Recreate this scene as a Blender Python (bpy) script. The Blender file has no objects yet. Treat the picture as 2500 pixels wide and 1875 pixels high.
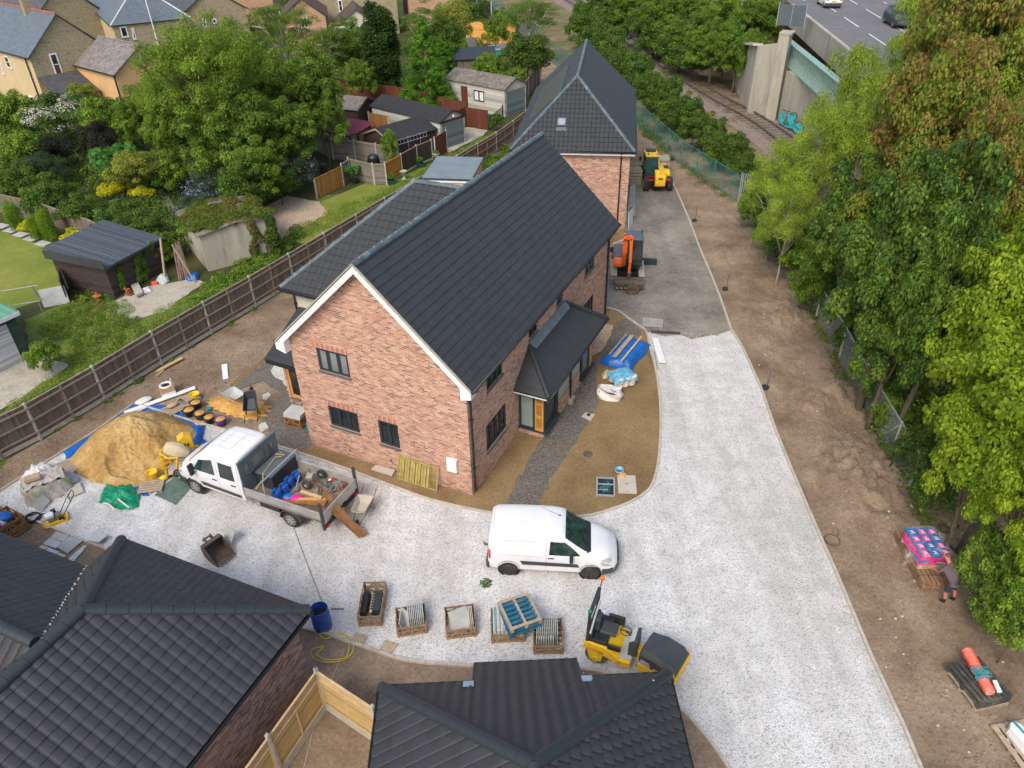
# readable layout: one statement group per line; helpers first, then setting, houses, fences, vehicles, site items, plants, light
import bpy,bmesh,math,random
import numpy as np
from mathutils import Vector,Matrix
from mathutils.bvhtree import BVHTree
random.seed(7)
C=bpy.context.scene.collection
R=math.radians
V=Vector
HC=19.7
FPX,PITCH,ROLL=1824.3,R(34.668),R(-1.318)
_cp,_sp,_cr,_sr=math.cos(PITCH),math.sin(PITCH),math.cos(ROLL),math.sin(ROLL)
FWD=V((0,_cp,-_sp));_up=V((0,_sp,_cp));_rt=V((1,0,0))
CR=_rt*_cr+_up*_sr;CU=-_rt*_sr+_up*_cr
cam_d=bpy.data.cameras.new('camera');cam=bpy.data.objects.new('camera',cam_d);C.objects.link(cam)
cam_d.sensor_fit='HORIZONTAL';cam_d.sensor_width=36.0;cam_d.lens=36.0*FPX/2500.0
cam_d.clip_start=0.2;cam_d.clip_end=2000
cam.matrix_world=Matrix(((CR.x,CU.x,-FWD.x,0),(CR.y,CU.y,-FWD.y,0),(CR.z,CU.z,-FWD.z,HC),(0,0,0,1)))
bpy.context.scene.camera=cam
def G(px,py,z=0.0):
 "world point at height z that the survey photo shows at pixel (px,py) of 2500x1875"
 d=FWD+CR*((px-1250)/FPX)-CU*((py-937.5)/FPX)
 t=(z-HC)/d.z
 return V((d.x*t,d.y*t,z))
def ang(a,b):return math.atan2(b.y-a.y,b.x-a.x)
class MB:
 def __init__(s):s.v=[];s.f=[];s.mi=[];s.cur=0
 def mat(s,i):s.cur=i;return s
 def add(s,vs,fs):
  n=len(s.v);s.v+=[tuple(v)for v in vs]
  for f in fs:s.f.append([i+n for i in f]);s.mi.append(s.cur)
  return s
 def box(s,c,d,rz=0,M=None):
  x,y,z=d[0]/2,d[1]/2,d[2]/2
  vs=[V((a*x,b*y,e*z))for a in(-1,1)for b in(-1,1)for e in(-1,1)]
  if M is None:M=Matrix.Rotation(rz,3,'Z')
  c=V(c);vs=[M@v+c for v in vs]
  return s.add(vs,[(0,1,3,2),(4,6,7,5),(0,4,5,1),(2,3,7,6),(0,2,6,4),(1,5,7,3)])
 def bb(s,x0,x1,y0,y1,z0,z1):return s.box(((x0+x1)/2,(y0+y1)/2,(z0+z1)/2),(x1-x0,y1-y0,z1-z0))
 def bar(s,a,b,w,h,up=(0,0,1)):
  a=V(a);b=V(b);d=b-a;L=d.length;x=d.normalized();u=V(up)
  if abs(x.dot(u))>.98:u=V((0,1,0))
  y=u.cross(x).normalized();z=x.cross(y)
  M=Matrix(((x.x,y.x,z.x),(x.y,y.y,z.y),(x.z,y.z,z.z)))
  return s.box((a+b)/2,(L,w,h),M=M)
 def ext(s,pts,vec):
  pts=[V(p)for p in pts];vec=V(vec);n=len(pts)
  return s.add(pts+[p+vec for p in pts],[list(range(n))[::-1],list(range(n,2*n))]+[(i,(i+1)%n,(i+1)%n+n,i+n)for i in range(n)])
 def poly(s,pts):return s.add(pts,[list(range(len(pts)))])
 def cyl(s,a,b,r,r2=None,n=12,cap=True):
  a=V(a);b=V(b);r2=r if r2 is None else r2
  d=(b-a).normalized();u=V((0,0,1))if abs(d.z)<.9 else V((1,0,0))
  x=d.cross(u).normalized();y=d.cross(x)
  vs=[]
  for p,q in((a,r),(b,r2)):
   vs+=[p+x*(q*math.cos(2*math.pi*i/n))+y*(q*math.sin(2*math.pi*i/n))for i in range(n)]
  fs=[(i,(i+1)%n,(i+1)%n+n,i+n)for i in range(n)]
  if cap:fs+=[list(range(n))[::-1],list(range(n,2*n))]
  return s.add(vs,fs)
 def tube(s,pts,r,n=6):
  pts=[V(p)for p in pts];m=len(pts);vs=[];rr=r if isinstance(r,(list,tuple))else[r]*m
  for k,p in enumerate(pts):
   d=(pts[min(k+1,m-1)]-pts[max(k-1,0)])
   d=d.normalized()if d.length>1e-9 else V((0,0,1))
   u=V((0,0,1))if abs(d.z)<.9 else V((1,0,0))
   x=d.cross(u).normalized();y=d.cross(x)
   vs+=[p+x*(rr[k]*math.cos(2*math.pi*i/n))+y*(rr[k]*math.sin(2*math.pi*i/n))for i in range(n)]
  fs=[(k*n+i,k*n+(i+1)%n,(k+1)*n+(i+1)%n,(k+1)*n+i)for k in range(m-1)for i in range(n)]
  fs+=[list(range(n))[::-1],list(range((m-1)*n,m*n))]
  return s.add(vs,fs)
 def ring(s,c,r,t,n=20,axis='Z',m=6):
  c=V(c);vs=[]
  for i in range(n):
   a=2*math.pi*i/n
   for j in range(m):
    b=2*math.pi*j/m;q=r+t*math.cos(b);w=t*math.sin(b)
    p=(q*math.cos(a),q*math.sin(a),w)
    if axis=='Y':p=(p[0],p[2],p[1])
    if axis=='X':p=(p[2],p[0],p[1])
    vs.append(c+V(p))
  return s.add(vs,[(i*m+j,((i+1)%n)*m+j,((i+1)%n)*m+(j+1)%m,i*m+(j+1)%m)for i in range(n)for j in range(m)])
 def lathe(s,prof,c=(0,0,0),n=16,axis='Z',cap=True):
  c=V(c);vs=[]
  for r,z in prof:
   for i in range(n):
    a=2*math.pi*i/n;p=(r*math.cos(a),r*math.sin(a),z)
    if axis=='Y':p=(p[0],p[2],p[1])
    if axis=='X':p=(p[2],p[0],p[1])
    vs.append(c+V(p))
  k=len(prof)
  fs=[(j*n+i,j*n+(i+1)%n,(j+1)*n+(i+1)%n,(j+1)*n+i)for j in range(k-1)for i in range(n)]
  if cap:fs+=[list(range(n))[::-1],list(range((k-1)*n,k*n))]
  return s.add(vs,fs)
 def ball(s,c,r,n=10,sq=(1,1,1)):
  prof=[(r*math.sin(math.pi*j/n)+1e-4,-r*math.cos(math.pi*j/n))for j in range(n+1)]
  k0=len(s.v);s.lathe(prof,(0,0,0),n=n+2,cap=False)
  for i in range(k0,len(s.v)):
   p=s.v[i];s.v[i]=(p[0]*sq[0]+c[0],p[1]*sq[1]+c[1],p[2]*sq[2]+c[2])
  return s
 def loft(s,rings,cap=True):
  n=len(rings[0]);vs=[p for r in rings for p in r]
  fs=[(k*n+i,k*n+(i+1)%n,(k+1)*n+(i+1)%n,(k+1)*n+i)for k in range(len(rings)-1)for i in range(n)]
  if cap:fs+=[list(range(n))[::-1],list(range((len(rings)-1)*n,len(rings)*n))]
  return s.add(vs,fs)
 def grid(s,nx,ny,fn):
  vs=[fn(i/nx,j/ny)for j in range(ny+1)for i in range(nx+1)]
  return s.add(vs,[(j*(nx+1)+i,j*(nx+1)+i+1,(j+1)*(nx+1)+i+1,(j+1)*(nx+1)+i)for j in range(ny)for i in range(nx)])
 def xf(s,M,k0=0):
  for i in range(k0,len(s.v)):s.v[i]=tuple(M@V(s.v[i]))
  return s
 def mesh(s,name,mats,smooth=False,uv=False,fix=True):
  me=bpy.data.meshes.new(name);me.from_pydata(s.v,[],s.f)
  mats=mats if isinstance(mats,(list,tuple))else[mats]
  for m in mats:me.materials.append(m)
  if len(mats)>1:me.polygons.foreach_set('material_index',s.mi)
  if fix:
   bm=bmesh.new();bm.from_mesh(me);bmesh.ops.recalc_face_normals(bm,faces=bm.faces);bm.to_mesh(me);bm.free()
  if smooth:me.shade_smooth()if smooth is True else me.shade_smooth()
  if uv:do_uv(me)
  me.update()
  return me
 def build(s,name,mats,parent=None,smooth=False,uv=False,bevel=0,fix=True,auto=None):
  me=s.mesh(name,mats,smooth or auto is not None,uv,fix)
  if auto is not None:
   me.shade_smooth();me.set_sharp_from_angle(angle=R(auto))
  o=bpy.data.objects.new(name,me);C.objects.link(o)
  if parent is not None:o.parent=parent
  if bevel:
   b=o.modifiers.new('bevel','BEVEL');b.width=bevel;b.segments=2;b.limit_method='ANGLE';b.angle_limit=R(40)
  return o
def do_uv(me):
 ul=me.uv_layers.new(name='UVMap');me.update()
 for p in me.polygons:
  n=p.normal
  if abs(n.z)>.75:t=V((1,0,0));b=V((0,1,0))
  else:t=V((-n.y,n.x,0)).normalized();b=V((0,0,1))if abs(n.z)<.1 else n.cross(t)
  off=.11*abs(round(t.x))
  for li in p.loop_indices:
   co=me.vertices[me.loops[li].vertex_index].co
   ul.data[li].uv=(co.dot(t)+off,co.dot(b))
def tag(o,label=None,cat=None,group=None,kind=None):
 if label:o['label']=label
 if cat:o['category']=cat
 if group:o['group']=group
 if kind:o['kind']=kind
 return o
def thing(name,label,cat,loc=(0,0,0),rz=0,group=None):
 o=bpy.data.objects.new(name,None);C.objects.link(o);o.empty_display_size=.2
 o.location=loc;o.rotation_euler=(0,0,rz)
 return tag(o,label,cat,group)
def place(o,loc,rz=0):
 o.location=loc;o.rotation_euler=(0,0,rz);return o
def copy_tree(o,parent=None):
 c=o.copy();C.objects.link(c)
 if parent is not None:c.parent=parent
 for ch in list(o.children):copy_tree(ch,c)
 return c
def _mat(name):
 m=bpy.data.materials.new(name);m.use_nodes=True
 nt=m.node_tree;return m,nt,nt.nodes['Principled BSDF']
def ramp(nt,stops,interp='LINEAR'):
 r=nt.nodes.new('ShaderNodeValToRGB');cr=r.color_ramp;cr.interpolation=interp
 while len(cr.elements)<len(stops):cr.elements.new(.5)
 for e,(p,c)in zip(cr.elements,stops):e.position=p;e.color=(c[0],c[1],c[2],1)
 return r
def coords(nt,kind='Object',scale=(1,1,1)):
 t=nt.nodes.new('ShaderNodeTexCoord');mp=nt.nodes.new('ShaderNodeMapping');mp.inputs['Scale'].default_value=scale
 nt.links.new(t.outputs[kind],mp.inputs['Vector']);return mp.outputs['Vector']
def noise(nt,vec,scale,detail=4,rough=.6,dist=0):
 n=nt.nodes.new('ShaderNodeTexNoise');n.inputs['Scale'].default_value=scale;n.inputs['Detail'].default_value=detail
 n.inputs['Roughness'].default_value=rough;n.inputs['Distortion'].default_value=dist
 nt.links.new(vec,n.inputs['Vector']);return n.outputs['Fac']
def mixc(nt,fac,a,b,mode='MIX'):
 m=nt.nodes.new('ShaderNodeMix');m.data_type='RGBA';m.blend_type=mode
 for s,x in((m.inputs[0],fac),(m.inputs[6],a),(m.inputs[7],b)):
  if hasattr(x,'links')or hasattr(x,'is_linked'):nt.links.new(x,s)
  elif isinstance(x,(int,float)):s.default_value=x
  else:s.default_value=(x[0],x[1],x[2],1)
 return m.outputs[2]
def bump(nt,bsdf,h,strength,dist):
 b=nt.nodes.new('ShaderNodeBump');b.inputs['Strength'].default_value=strength;b.inputs['Distance'].default_value=dist
 nt.links.new(h,b.inputs['Height']);nt.links.new(b.outputs[0],bsdf.inputs['Normal'])
def sh(c,k):return tuple(max(0,min(1,x*k))for x in c)
def plain(name,col,rough=.6,metal=0,var=.18,scale=3,bmp=0,spec=None,coat=0,kind='Object',dirt=None,dirt_amt=.35,stretch=(1,1,1)):
 m,nt,b=_mat(name)
 vec=coords(nt,kind,stretch)
 f=noise(nt,vec,scale,5,.65)
 r=ramp(nt,[(.3,sh(col,1-var)),(.7,sh(col,1+var))]);nt.links.new(f,r.inputs[0]);out=r.outputs[0]
 if dirt:
  f2=noise(nt,vec,scale*.35+.7,6,.7)
  r2=ramp(nt,[(.5,(0,0,0)),(.75,(dirt_amt,)*3)]);nt.links.new(f2,r2.inputs[0])
  out=mixc(nt,r2.outputs[0],out,dirt)
 nt.links.new(out,b.inputs['Base Color'])
 b.inputs['Roughness'].default_value=rough;b.inputs['Metallic'].default_value=metal
 if spec is not None:b.inputs['Specular IOR Level'].default_value=spec
 if coat:b.inputs['Coat Weight'].default_value=coat
 if bmp:bump(nt,b,noise(nt,vec,scale*4,4),.6,bmp)
 return m
def speckle(name,cols,scale,large=None,rough=.95,bdist=.02,lscale=.35,lamt=.5,stretch=(1,1,1),tracks=False):
 "stones: voronoi cells coloured at random, modulated by broad patches"
 m,nt,b=_mat(name);vec=coords(nt,'Object',stretch)
 v=nt.nodes.new('ShaderNodeTexVoronoi');v.inputs['Scale'].default_value=scale;v.inputs['Randomness'].default_value=1
 nt.links.new(vec,v.inputs['Vector'])
 sp=nt.nodes.new('ShaderNodeSeparateColor');nt.links.new(v.outputs['Color'],sp.inputs[0])
 n=len(cols);r=ramp(nt,[(i/(n-1),c)for i,c in enumerate(cols)]);nt.links.new(sp.outputs[0],r.inputs[0])
 out=r.outputs[0]
 if large:
  f=noise(nt,vec,lscale,6,.65);r2=ramp(nt,[(.38,(0,0,0)),(.68,(lamt,)*3)]);nt.links.new(f,r2.inputs[0])
  out=mixc(nt,r2.outputs[0],out,large)
  if tracks:
   f5=noise(nt,coords(nt,'Object',(1.1,.1,1)),.9,4,.6);r5=ramp(nt,[(.42,(1,1,1)),(.62,(.86,.85,.83))]);nt.links.new(f5,r5.inputs[0]);out=mixc(nt,1.0,out,r5.outputs[0],'MULTIPLY')
  f3=noise(nt,vec,lscale*9,4,.6);r3=ramp(nt,[(.3,(.86,)*3),(.7,(1.1,)*3)]);nt.links.new(f3,r3.inputs[0])
  out=mixc(nt,1.0,out,r3.outputs[0],'MULTIPLY')
 nt.links.new(out,b.inputs['Base Color']);b.inputs['Roughness'].default_value=rough
 b.inputs['Specular IOR Level'].default_value=.25
 bump(nt,b,v.outputs['Distance'],.7,bdist)
 return m
def soil(name,c1,c2,c3,scale=.5,stones=True,bd=.05):
 m,nt,b=_mat(name);vec=coords(nt)
 f=noise(nt,vec,scale,9,.68,.3);r=ramp(nt,[(.32,c1),(.5,c2),(.68,c3)]);nt.links.new(f,r.inputs[0]);out=r.outputs[0]
 f2=noise(nt,vec,9,6,.7);r2=ramp(nt,[(.3,(.68,)*3),(.7,(1.25,)*3)]);nt.links.new(f2,r2.inputs[0])
 out=mixc(nt,1.0,out,r2.outputs[0],'MULTIPLY')
 if stones:
  v=nt.nodes.new('ShaderNodeTexVoronoi');v.inputs['Scale'].default_value=4.2;nt.links.new(vec,v.inputs['Vector'])
  r3=ramp(nt,[(.07,(1,1,1)),(.1,(0,0,0))]);nt.links.new(v.outputs['Distance'],r3.inputs[0])
  sp=nt.nodes.new('ShaderNodeSeparateColor');nt.links.new(v.outputs['Color'],sp.inputs[0])
  r4=ramp(nt,[(.72,(0,0,0)),(.74,(1,1,1))]);nt.links.new(sp.outputs[1],r4.inputs[0])
  k=mixc(nt,1.0,r3.outputs[0],r4.outputs[0],'MULTIPLY')
  out=mixc(nt,k,out,(.42,.37,.29))
 nt.links.new(out,b.inputs['Base Color']);b.inputs['Roughness'].default_value=.97;b.inputs['Specular IOR Level'].default_value=.2
 bump(nt,b,noise(nt,vec,5,8,.75),.9,bd)
 return m
def brick(name,cols,mortar,bw=.225,bh=.075,soft=False,rough=.9):
 m,nt,b=_mat(name)
 t=nt.nodes.new('ShaderNodeTexCoord')
 bt=nt.nodes.new('ShaderNodeTexBrick');nt.links.new(t.outputs['UV'],bt.inputs['Vector'])
 bt.inputs['Color1'].default_value=(0,0,0,1);bt.inputs['Color2'].default_value=(1,1,1,1);bt.inputs['Mortar'].default_value=(.5,.5,.5,1)
 bt.inputs['Scale'].default_value=1;bt.inputs['Mortar Size'].default_value=.008;bt.inputs['Mortar Smooth'].default_value=.1
 bt.inputs['Brick Width'].default_value=bw;bt.inputs['Row Height'].default_value=bh
 n=len(cols);r=ramp(nt,[(i/(n-1),c)for i,c in enumerate(cols)],'CONSTANT' if not soft else 'LINEAR')
 f2=noise(nt,t.outputs['Object'],.9,5,.6)
 ma=nt.nodes.new('ShaderNodeMath');ma.operation='MULTIPLY_ADD';nt.links.new(f2,ma.inputs[0]);ma.inputs[1].default_value=.5;ma.inputs[2].default_value=-.25
 ad=nt.nodes.new('ShaderNodeMath');ad.operation='ADD';ad.use_clamp=True
 nt.links.new(bt.outputs['Color'],ad.inputs[0]);nt.links.new(ma.outputs[0],ad.inputs[1]);nt.links.new(ad.outputs[0],r.inputs[0])
 f=noise(nt,t.outputs['Object'],30,4,.7);r2=ramp(nt,[(.3,(.8,)*3),(.7,(1.18,)*3)]);nt.links.new(f,r2.inputs[0])
 c=mixc(nt,1.0,r.outputs[0],r2.outputs[0],'MULTIPLY')
 c=mixc(nt,bt.outputs['Fac'],c,mortar)
 nt.links.new(c,b.inputs['Base Color']);b.inputs['Roughness'].default_value=rough;b.inputs['Specular IOR Level'].default_value=.2
 iv=nt.nodes.new('ShaderNodeMath');iv.operation='SUBTRACT';iv.inputs[0].default_value=1;nt.links.new(bt.outputs['Fac'],iv.inputs[1])
 bump(nt,b,iv.outputs[0],.5,.01)
 return m
def stripes(name,c1,c2,scale,axis='X',rough=.8,var=.2,edge=.5,bd=.01,kind='Object'):
 "boards: bands along one axis with a dark joint and grain"
 m,nt,b=_mat(name);vec=coords(nt,kind)
 sx=nt.nodes.new('ShaderNodeSeparateXYZ');nt.links.new(vec,sx.inputs[0])
 mu=nt.nodes.new('ShaderNodeMath');mu.operation='MULTIPLY';mu.inputs[1].default_value=scale;nt.links.new(sx.outputs[axis],mu.inputs[0])
 fr=nt.nodes.new('ShaderNodeMath');fr.operation='FRACT';nt.links.new(mu.outputs[0],fr.inputs[0])
 fl=nt.nodes.new('ShaderNodeMath');fl.operation='FLOOR';nt.links.new(mu.outputs[0],fl.inputs[0])
 wn=nt.nodes.new('ShaderNodeTexWhiteNoise');wn.noise_dimensions='1D';nt.links.new(fl.outputs[0],wn.inputs['W'])
 sc={'X':(14,14,1.2),'Y':(14,14,1.2),'Z':(1.5,1.5,14)}[axis]
 mp=nt.nodes.new('ShaderNodeMapping');mp.inputs['Scale'].default_value=sc;nt.links.new(vec,mp.inputs['Vector'])
 g=noise(nt,mp.outputs[0],1.5,5,.65)
 r=ramp(nt,[(.25,sh(c1,1-var)),(.75,c2)]);nt.links.new(g,r.inputs[0])
 rr=ramp(nt,[(0,(.72,)*3),(1,(1.22,)*3)]);nt.links.new(wn.outputs[0],rr.inputs[0])
 c=mixc(nt,1.0,r.outputs[0],rr.outputs[0],'MULTIPLY')
 re=ramp(nt,[(0,(1-edge,)*3),(.1,(1,1,1)),(.92,(1,1,1)),(1,(1-edge,)*3)]);nt.links.new(fr.outputs[0],re.inputs[0])
 c=mixc(nt,1.0,c,re.outputs[0],'MULTIPLY')
 nt.links.new(c,b.inputs['Base Color']);b.inputs['Roughness'].default_value=rough
 bump(nt,b,re.outputs[0],.6,bd)
 return m
def glassy(name,col=(.02,.03,.03),rough=.06,kind=None):
 m,nt,b=_mat(name);b.inputs['Base Color'].default_value=(*col,1);b.inputs['Roughness'].default_value=rough
 b.inputs['Specular IOR Level'].default_value=.8;return m
def leafmat(name,trans=.5):
 m,nt,b=_mat(name)
 a=nt.nodes.new('ShaderNodeAttribute');a.attribute_name='leaf_colour'
 nt.links.new(a.outputs['Color'],b.inputs['Base Color']);b.inputs['Roughness'].default_value=.6;b.inputs['Specular IOR Level'].default_value=.15
 t=nt.nodes.new('ShaderNodeBsdfTranslucent');nt.links.new(a.outputs['Color'],t.inputs['Color'])
 mx=nt.nodes.new('ShaderNodeMixShader');mx.inputs[0].default_value=trans
 nt.links.new(b.outputs[0],mx.inputs[1]);nt.links.new(t.outputs[0],mx.inputs[2])
 nt.links.new(mx.outputs[0],nt.nodes['Material Output'].inputs['Surface']);return m
M={}
M['white_paint']=plain('white_paint',(.8,.81,.82),.25,var=.03,coat=.3,dirt=(.55,.53,.5),dirt_amt=.25)
M['white_upvc']=plain('white_upvc',(.82,.82,.82),.4,var=.04)
M['black_plastic']=plain('black_plastic',(.02,.021,.023),.45,var=.25)
M['dark_plastic']=plain('dark_plastic',(.05,.055,.06),.5,var=.2)
M['track_rubber']=plain('track_rubber',(.1,.095,.088),.9,var=.3,scale=6)
M['rubber']=plain('rubber',(.028,.028,.028),.85,var=.3,scale=8,dirt=(.2,.18,.15),dirt_amt=.5)
M['anthracite']=plain('anthracite',(.035,.045,.052),.45,var=.1)
M['anth_light']=plain('anth_light',(.1,.125,.14),.5,var=.12)
M['glass']=plain('glass',(.02,.026,.027),.06,var=.7,scale=1.6,spec=.8)
M['glass_dim']=glassy('glass_dim',(.2,.21,.215),.12)
M['glass_green']=plain('glass_green',(.03,.06,.052),.06,var=.75,scale=3.5,spec=.8)
M['frosted']=plain('frosted',(.28,.36,.32),.3,var=.1,scale=2)
M['board_grey']=plain('board_grey',(.36,.38,.33),.7,var=.06)
M['yellow']=plain('yellow',(.82,.5,.02),.4,var=.08,dirt=(.3,.22,.1),dirt_amt=.35)
M['orange']=plain('orange',(.75,.14,.02),.35,var=.08,dirt=(.25,.1,.05),dirt_amt=.35)
M['steel']=plain('steel',(.32,.31,.29),.5,.6,var=.25,dirt=(.12,.09,.07))
M['alu']=plain('alu',(.46,.45,.42),.45,.3,var=.15,dirt=(.25,.22,.17),dirt_amt=.6)
M['galv']=plain('galv',(.4,.43,.45),.5,.3,var=.15)
M['rust']=plain('rust',(.13,.1,.075),.85,.2,var=.35,scale=5,dirt=(.22,.17,.12),dirt_amt=.7)
M['concrete']=plain('concrete',(.47,.45,.39),.9,var=.18,scale=4,bmp=.01,dirt=(.22,.22,.17),dirt_amt=.5)
M['conc_edge']=plain('conc_edge',(.5,.46,.39),.9,var=.15,scale=4,dirt=(.3,.24,.17),dirt_amt=.7)
M['conc_wall']=plain('conc_wall',(.42,.39,.32),.9,var=.2,scale=.5,bmp=.01,dirt=(.2,.19,.16),dirt_amt=.7,stretch=(1.6,1.6,.35))
M['slab']=plain('slab',(.42,.43,.41),.8,var=.15,scale=1.5)
M['slab_warm']=plain('slab_warm',(.5,.45,.37),.8,var=.12,scale=1.5)
M['slab_pale']=plain('slab_pale',(.5,.52,.5),.8,var=.14,scale=2)
M['crate_wood']=plain('crate_wood',(.3,.2,.11),.85,var=.3,scale=6,dirt=(.12,.09,.07),dirt_amt=.5)
M['pallet_wood']=plain('pallet_wood',(.42,.33,.23),.85,var=.3,scale=6,dirt=(.22,.2,.17),dirt_amt=.5)
M['grey_wood']=plain('grey_wood',(.19,.17,.15),.9,var=.3,scale=5)
M['pale_wood']=plain('pale_wood',(.6,.44,.24),.75,var=.15,scale=4)
M['orange_wood']=plain('orange_wood',(.62,.32,.08),.6,var=.15,scale=3)
M['plank_wood']=plain('plank_wood',(.26,.13,.05),.75,var=.35,scale=4,stretch=(1,1,1))
M['decking']=plain('decking',(.27,.16,.09),.8,var=.3,scale=3)
M['blue_tarp']=plain('blue_tarp',(.01,.13,.46),.35,var=.3,scale=3,bmp=.03)
M['blue_plastic']=plain('blue_plastic',(.012,.1,.42),.35,var=.15)
M['blue_paint']=plain('blue_paint',(.012,.13,.22),.7,var=.3,scale=5,dirt=(.2,.17,.13),dirt_amt=.6)
M['green_bag']=plain('green_bag',(.0,.27,.13),.3,var=.35,scale=4,bmp=.05)
M['green_mat']=plain('green_mat',(.1,.16,.13),.8,var=.35,scale=3,dirt=(.3,.3,.26),dirt_amt=.4)
M['white_bag']=plain('white_bag',(.72,.7,.68),.5,var=.12,scale=3,bmp=.03,dirt=(.5,.4,.36),dirt_amt=.4)
M['clear_wrap']=plain('clear_wrap',(.5,.56,.6),.2,var=.25,scale=5,bmp=.03)
M['blue_wrap']=plain('blue_wrap',(.14,.42,.62),.2,var=.45,scale=5,bmp=.04,dirt=(.6,.7,.75),dirt_amt=.7)
M['pink']=plain('pink',(.85,.02,.3),.4,var=.2,scale=6,dirt=(.85,.5,.6),dirt_amt=.6)
M['pack_blue']=plain('pack_blue',(.01,.17,.45),.4,var=.2,scale=6,dirt=(.4,.55,.65),dirt_amt=.5)
M['red']=plain('red',(.55,.02,.02),.35,var=.1)
M['amber']=plain('amber',(.85,.16,.01),.25,var=.1)
M['beacon_green']=plain('beacon_green',(.0,.22,.1),.25,var=.1)
M['purple']=plain('purple',(.13,.05,.24),.5,var=.15)
M['yellow_plastic']=plain('yellow_plastic',(.85,.55,.02),.4,var=.08)
M['sand']=None
M['cardboard']=plain('cardboard',(.5,.33,.19),.85,var=.08)
M['terracotta']=plain('terracotta',(.42,.13,.05),.8,var=.15)
M['teal']=plain('teal',(.02,.3,.3),.5,var=.2)
M['coral']=plain('coral',(.9,.12,.06),.45,var=.15,scale=8)
M['hose_yellow']=plain('hose_yellow',(.8,.62,.03),.4,var=.08)
M['bark']=plain('bark',(.13,.1,.07),.95,var=.35,scale=4,bmp=.03,dirt=(.16,.18,.1),dirt_amt=.6)
M['bark_pale']=plain('bark_pale',(.36,.33,.25),.9,var=.25,scale=4)
M['birch']=plain('birch',(.55,.53,.48),.85,var=.3,scale=5)
M['leaf']=leafmat('leaf')
M['skin']=plain('skin',(.5,.22,.14),.55,var=.08)
M['shirt']=plain('shirt',(.13,.1,.11),.9,var=.15)
M['shorts']=plain('shorts',(.035,.05,.06),.9,var=.2)
M['lead']=plain('lead',(.16,.2,.22),.6,var=.2,scale=3)
M['soffit']=plain('soffit',(.75,.75,.74),.5,var=.03)
M['render_cream']=plain('render_cream',(.55,.52,.42),.85,var=.06)
M['felt_black']=plain('felt_black',(.03,.031,.034),.95,var=.25,scale=4)
M['flat_grey']=plain('flat_grey',(.2,.245,.27),.6,var=.12,scale=1.2)
M['maroon']=plain('maroon',(.22,.03,.05),.8,var=.35,scale=9)
M['corr_metal']=stripes('corr_metal',(.06,.075,.09),(.085,.1,.12),6.5,'X',.5,.1,.45,.03)
M['brick_main']=brick('brick_main',[(.26,.13,.1),(.42,.19,.13),(.58,.37,.26),(.5,.245,.17),(.56,.3,.21),(.46,.21,.15),(.62,.41,.3),(.52,.265,.185),(.58,.325,.23),(.5,.24,.17),(.38,.18,.135),(.55,.29,.2)],(.6,.5,.39))
M['brick_shaded']=brick('brick_shaded',[(.13,.09,.08),(.28,.16,.13),(.42,.28,.22),(.33,.19,.155),(.24,.14,.12),(.4,.25,.2)],(.36,.29,.24))  # house brick darkened, the shade on the lower left wall put into its colours
M['brick_buff']=brick('brick_buff',[(.18,.15,.1),(.38,.31,.18),(.45,.37,.2),(.3,.25,.16),(.42,.35,.2)],(.4,.36,.27),soft=True)
M['brick_orange']=brick('brick_orange',[(.33,.18,.1),(.52,.28,.16),(.6,.36,.22),(.45,.25,.15)],(.5,.42,.32),soft=True)
M['brick_dark']=brick('brick_dark',[(.04,.035,.035),(.075,.06,.058),(.055,.048,.05)],(.07,.065,.06),.4,.11)
def tilemat(name,col,var=.2,spec=.35,rough=.55,moss=None):
 m,nt,b=_mat(name);vec=coords(nt)
 v=nt.nodes.new('ShaderNodeTexVoronoi');v.inputs['Scale'].default_value=3.1;nt.links.new(vec,v.inputs['Vector'])
 sp=nt.nodes.new('ShaderNodeSeparateColor');nt.links.new(v.outputs['Color'],sp.inputs[0])
 r=ramp(nt,[(0,sh(col,1-var)),(1,sh(col,1+var))]);nt.links.new(sp.outputs[0],r.inputs[0])
 f=noise(nt,vec,45,4,.8);r2=ramp(nt,[(.3,(.72,)*3),(.7,(1.3,)*3)]);nt.links.new(f,r2.inputs[0])
 c=mixc(nt,1.0,r.outputs[0],r2.outputs[0],'MULTIPLY')
 if moss:
  f4=noise(nt,vec,2.2,8,.75);r4=ramp(nt,[(.45,(0,0,0)),(.62,(.8,)*3)]);nt.links.new(f4,r4.inputs[0]);c=mixc(nt,r4.outputs[0],c,moss)
 nt.links.new(c,b.inputs['Base Color']);b.inputs['Roughness'].default_value=rough;b.inputs['Specular IOR Level'].default_value=spec
 return m
M['tile']=tilemat('tile',(.042,.046,.05),.08)
M['tile_brown']=tilemat('tile_brown',(.044,.045,.049),.1)
M['ridge']=plain('ridge',(.03,.038,.043),.55,var=.12,scale=3)
M['ridge_light']=plain('ridge_light',(.08,.11,.125),.5,var=.2,scale=3,dirt=(.5,.52,.52),dirt_amt=.35)
M['clip']=plain('clip',(.6,.62,.62),.5,var=.1)
M['mortar']=plain('mortar',(.4,.36,.29),.9,var=.15,scale=6)
M['slate']=tilemat('slate',(.13,.16,.19),.12)
M['slate_dark']=tilemat('slate_dark',(.085,.09,.1),.25,moss=(.12,.11,.09))
M['tile_old']=tilemat('tile_old',(.19,.17,.16),.25,moss=(.3,.28,.26))
M['tile_redbrown']=tilemat('tile_redbrown',(.1,.065,.055),.25)
M['roof_moss']=tilemat('roof_moss',(.2,.17,.15),.3,moss=(.11,.1,.05))
M['wood_fence']=stripes('wood_fence',(.145,.11,.085),(.26,.205,.16),9,'X',.9,.3,.45)
M['cap_wood']=plain('cap_wood',(.28,.23,.175),.9,var=.25,scale=5)
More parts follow.
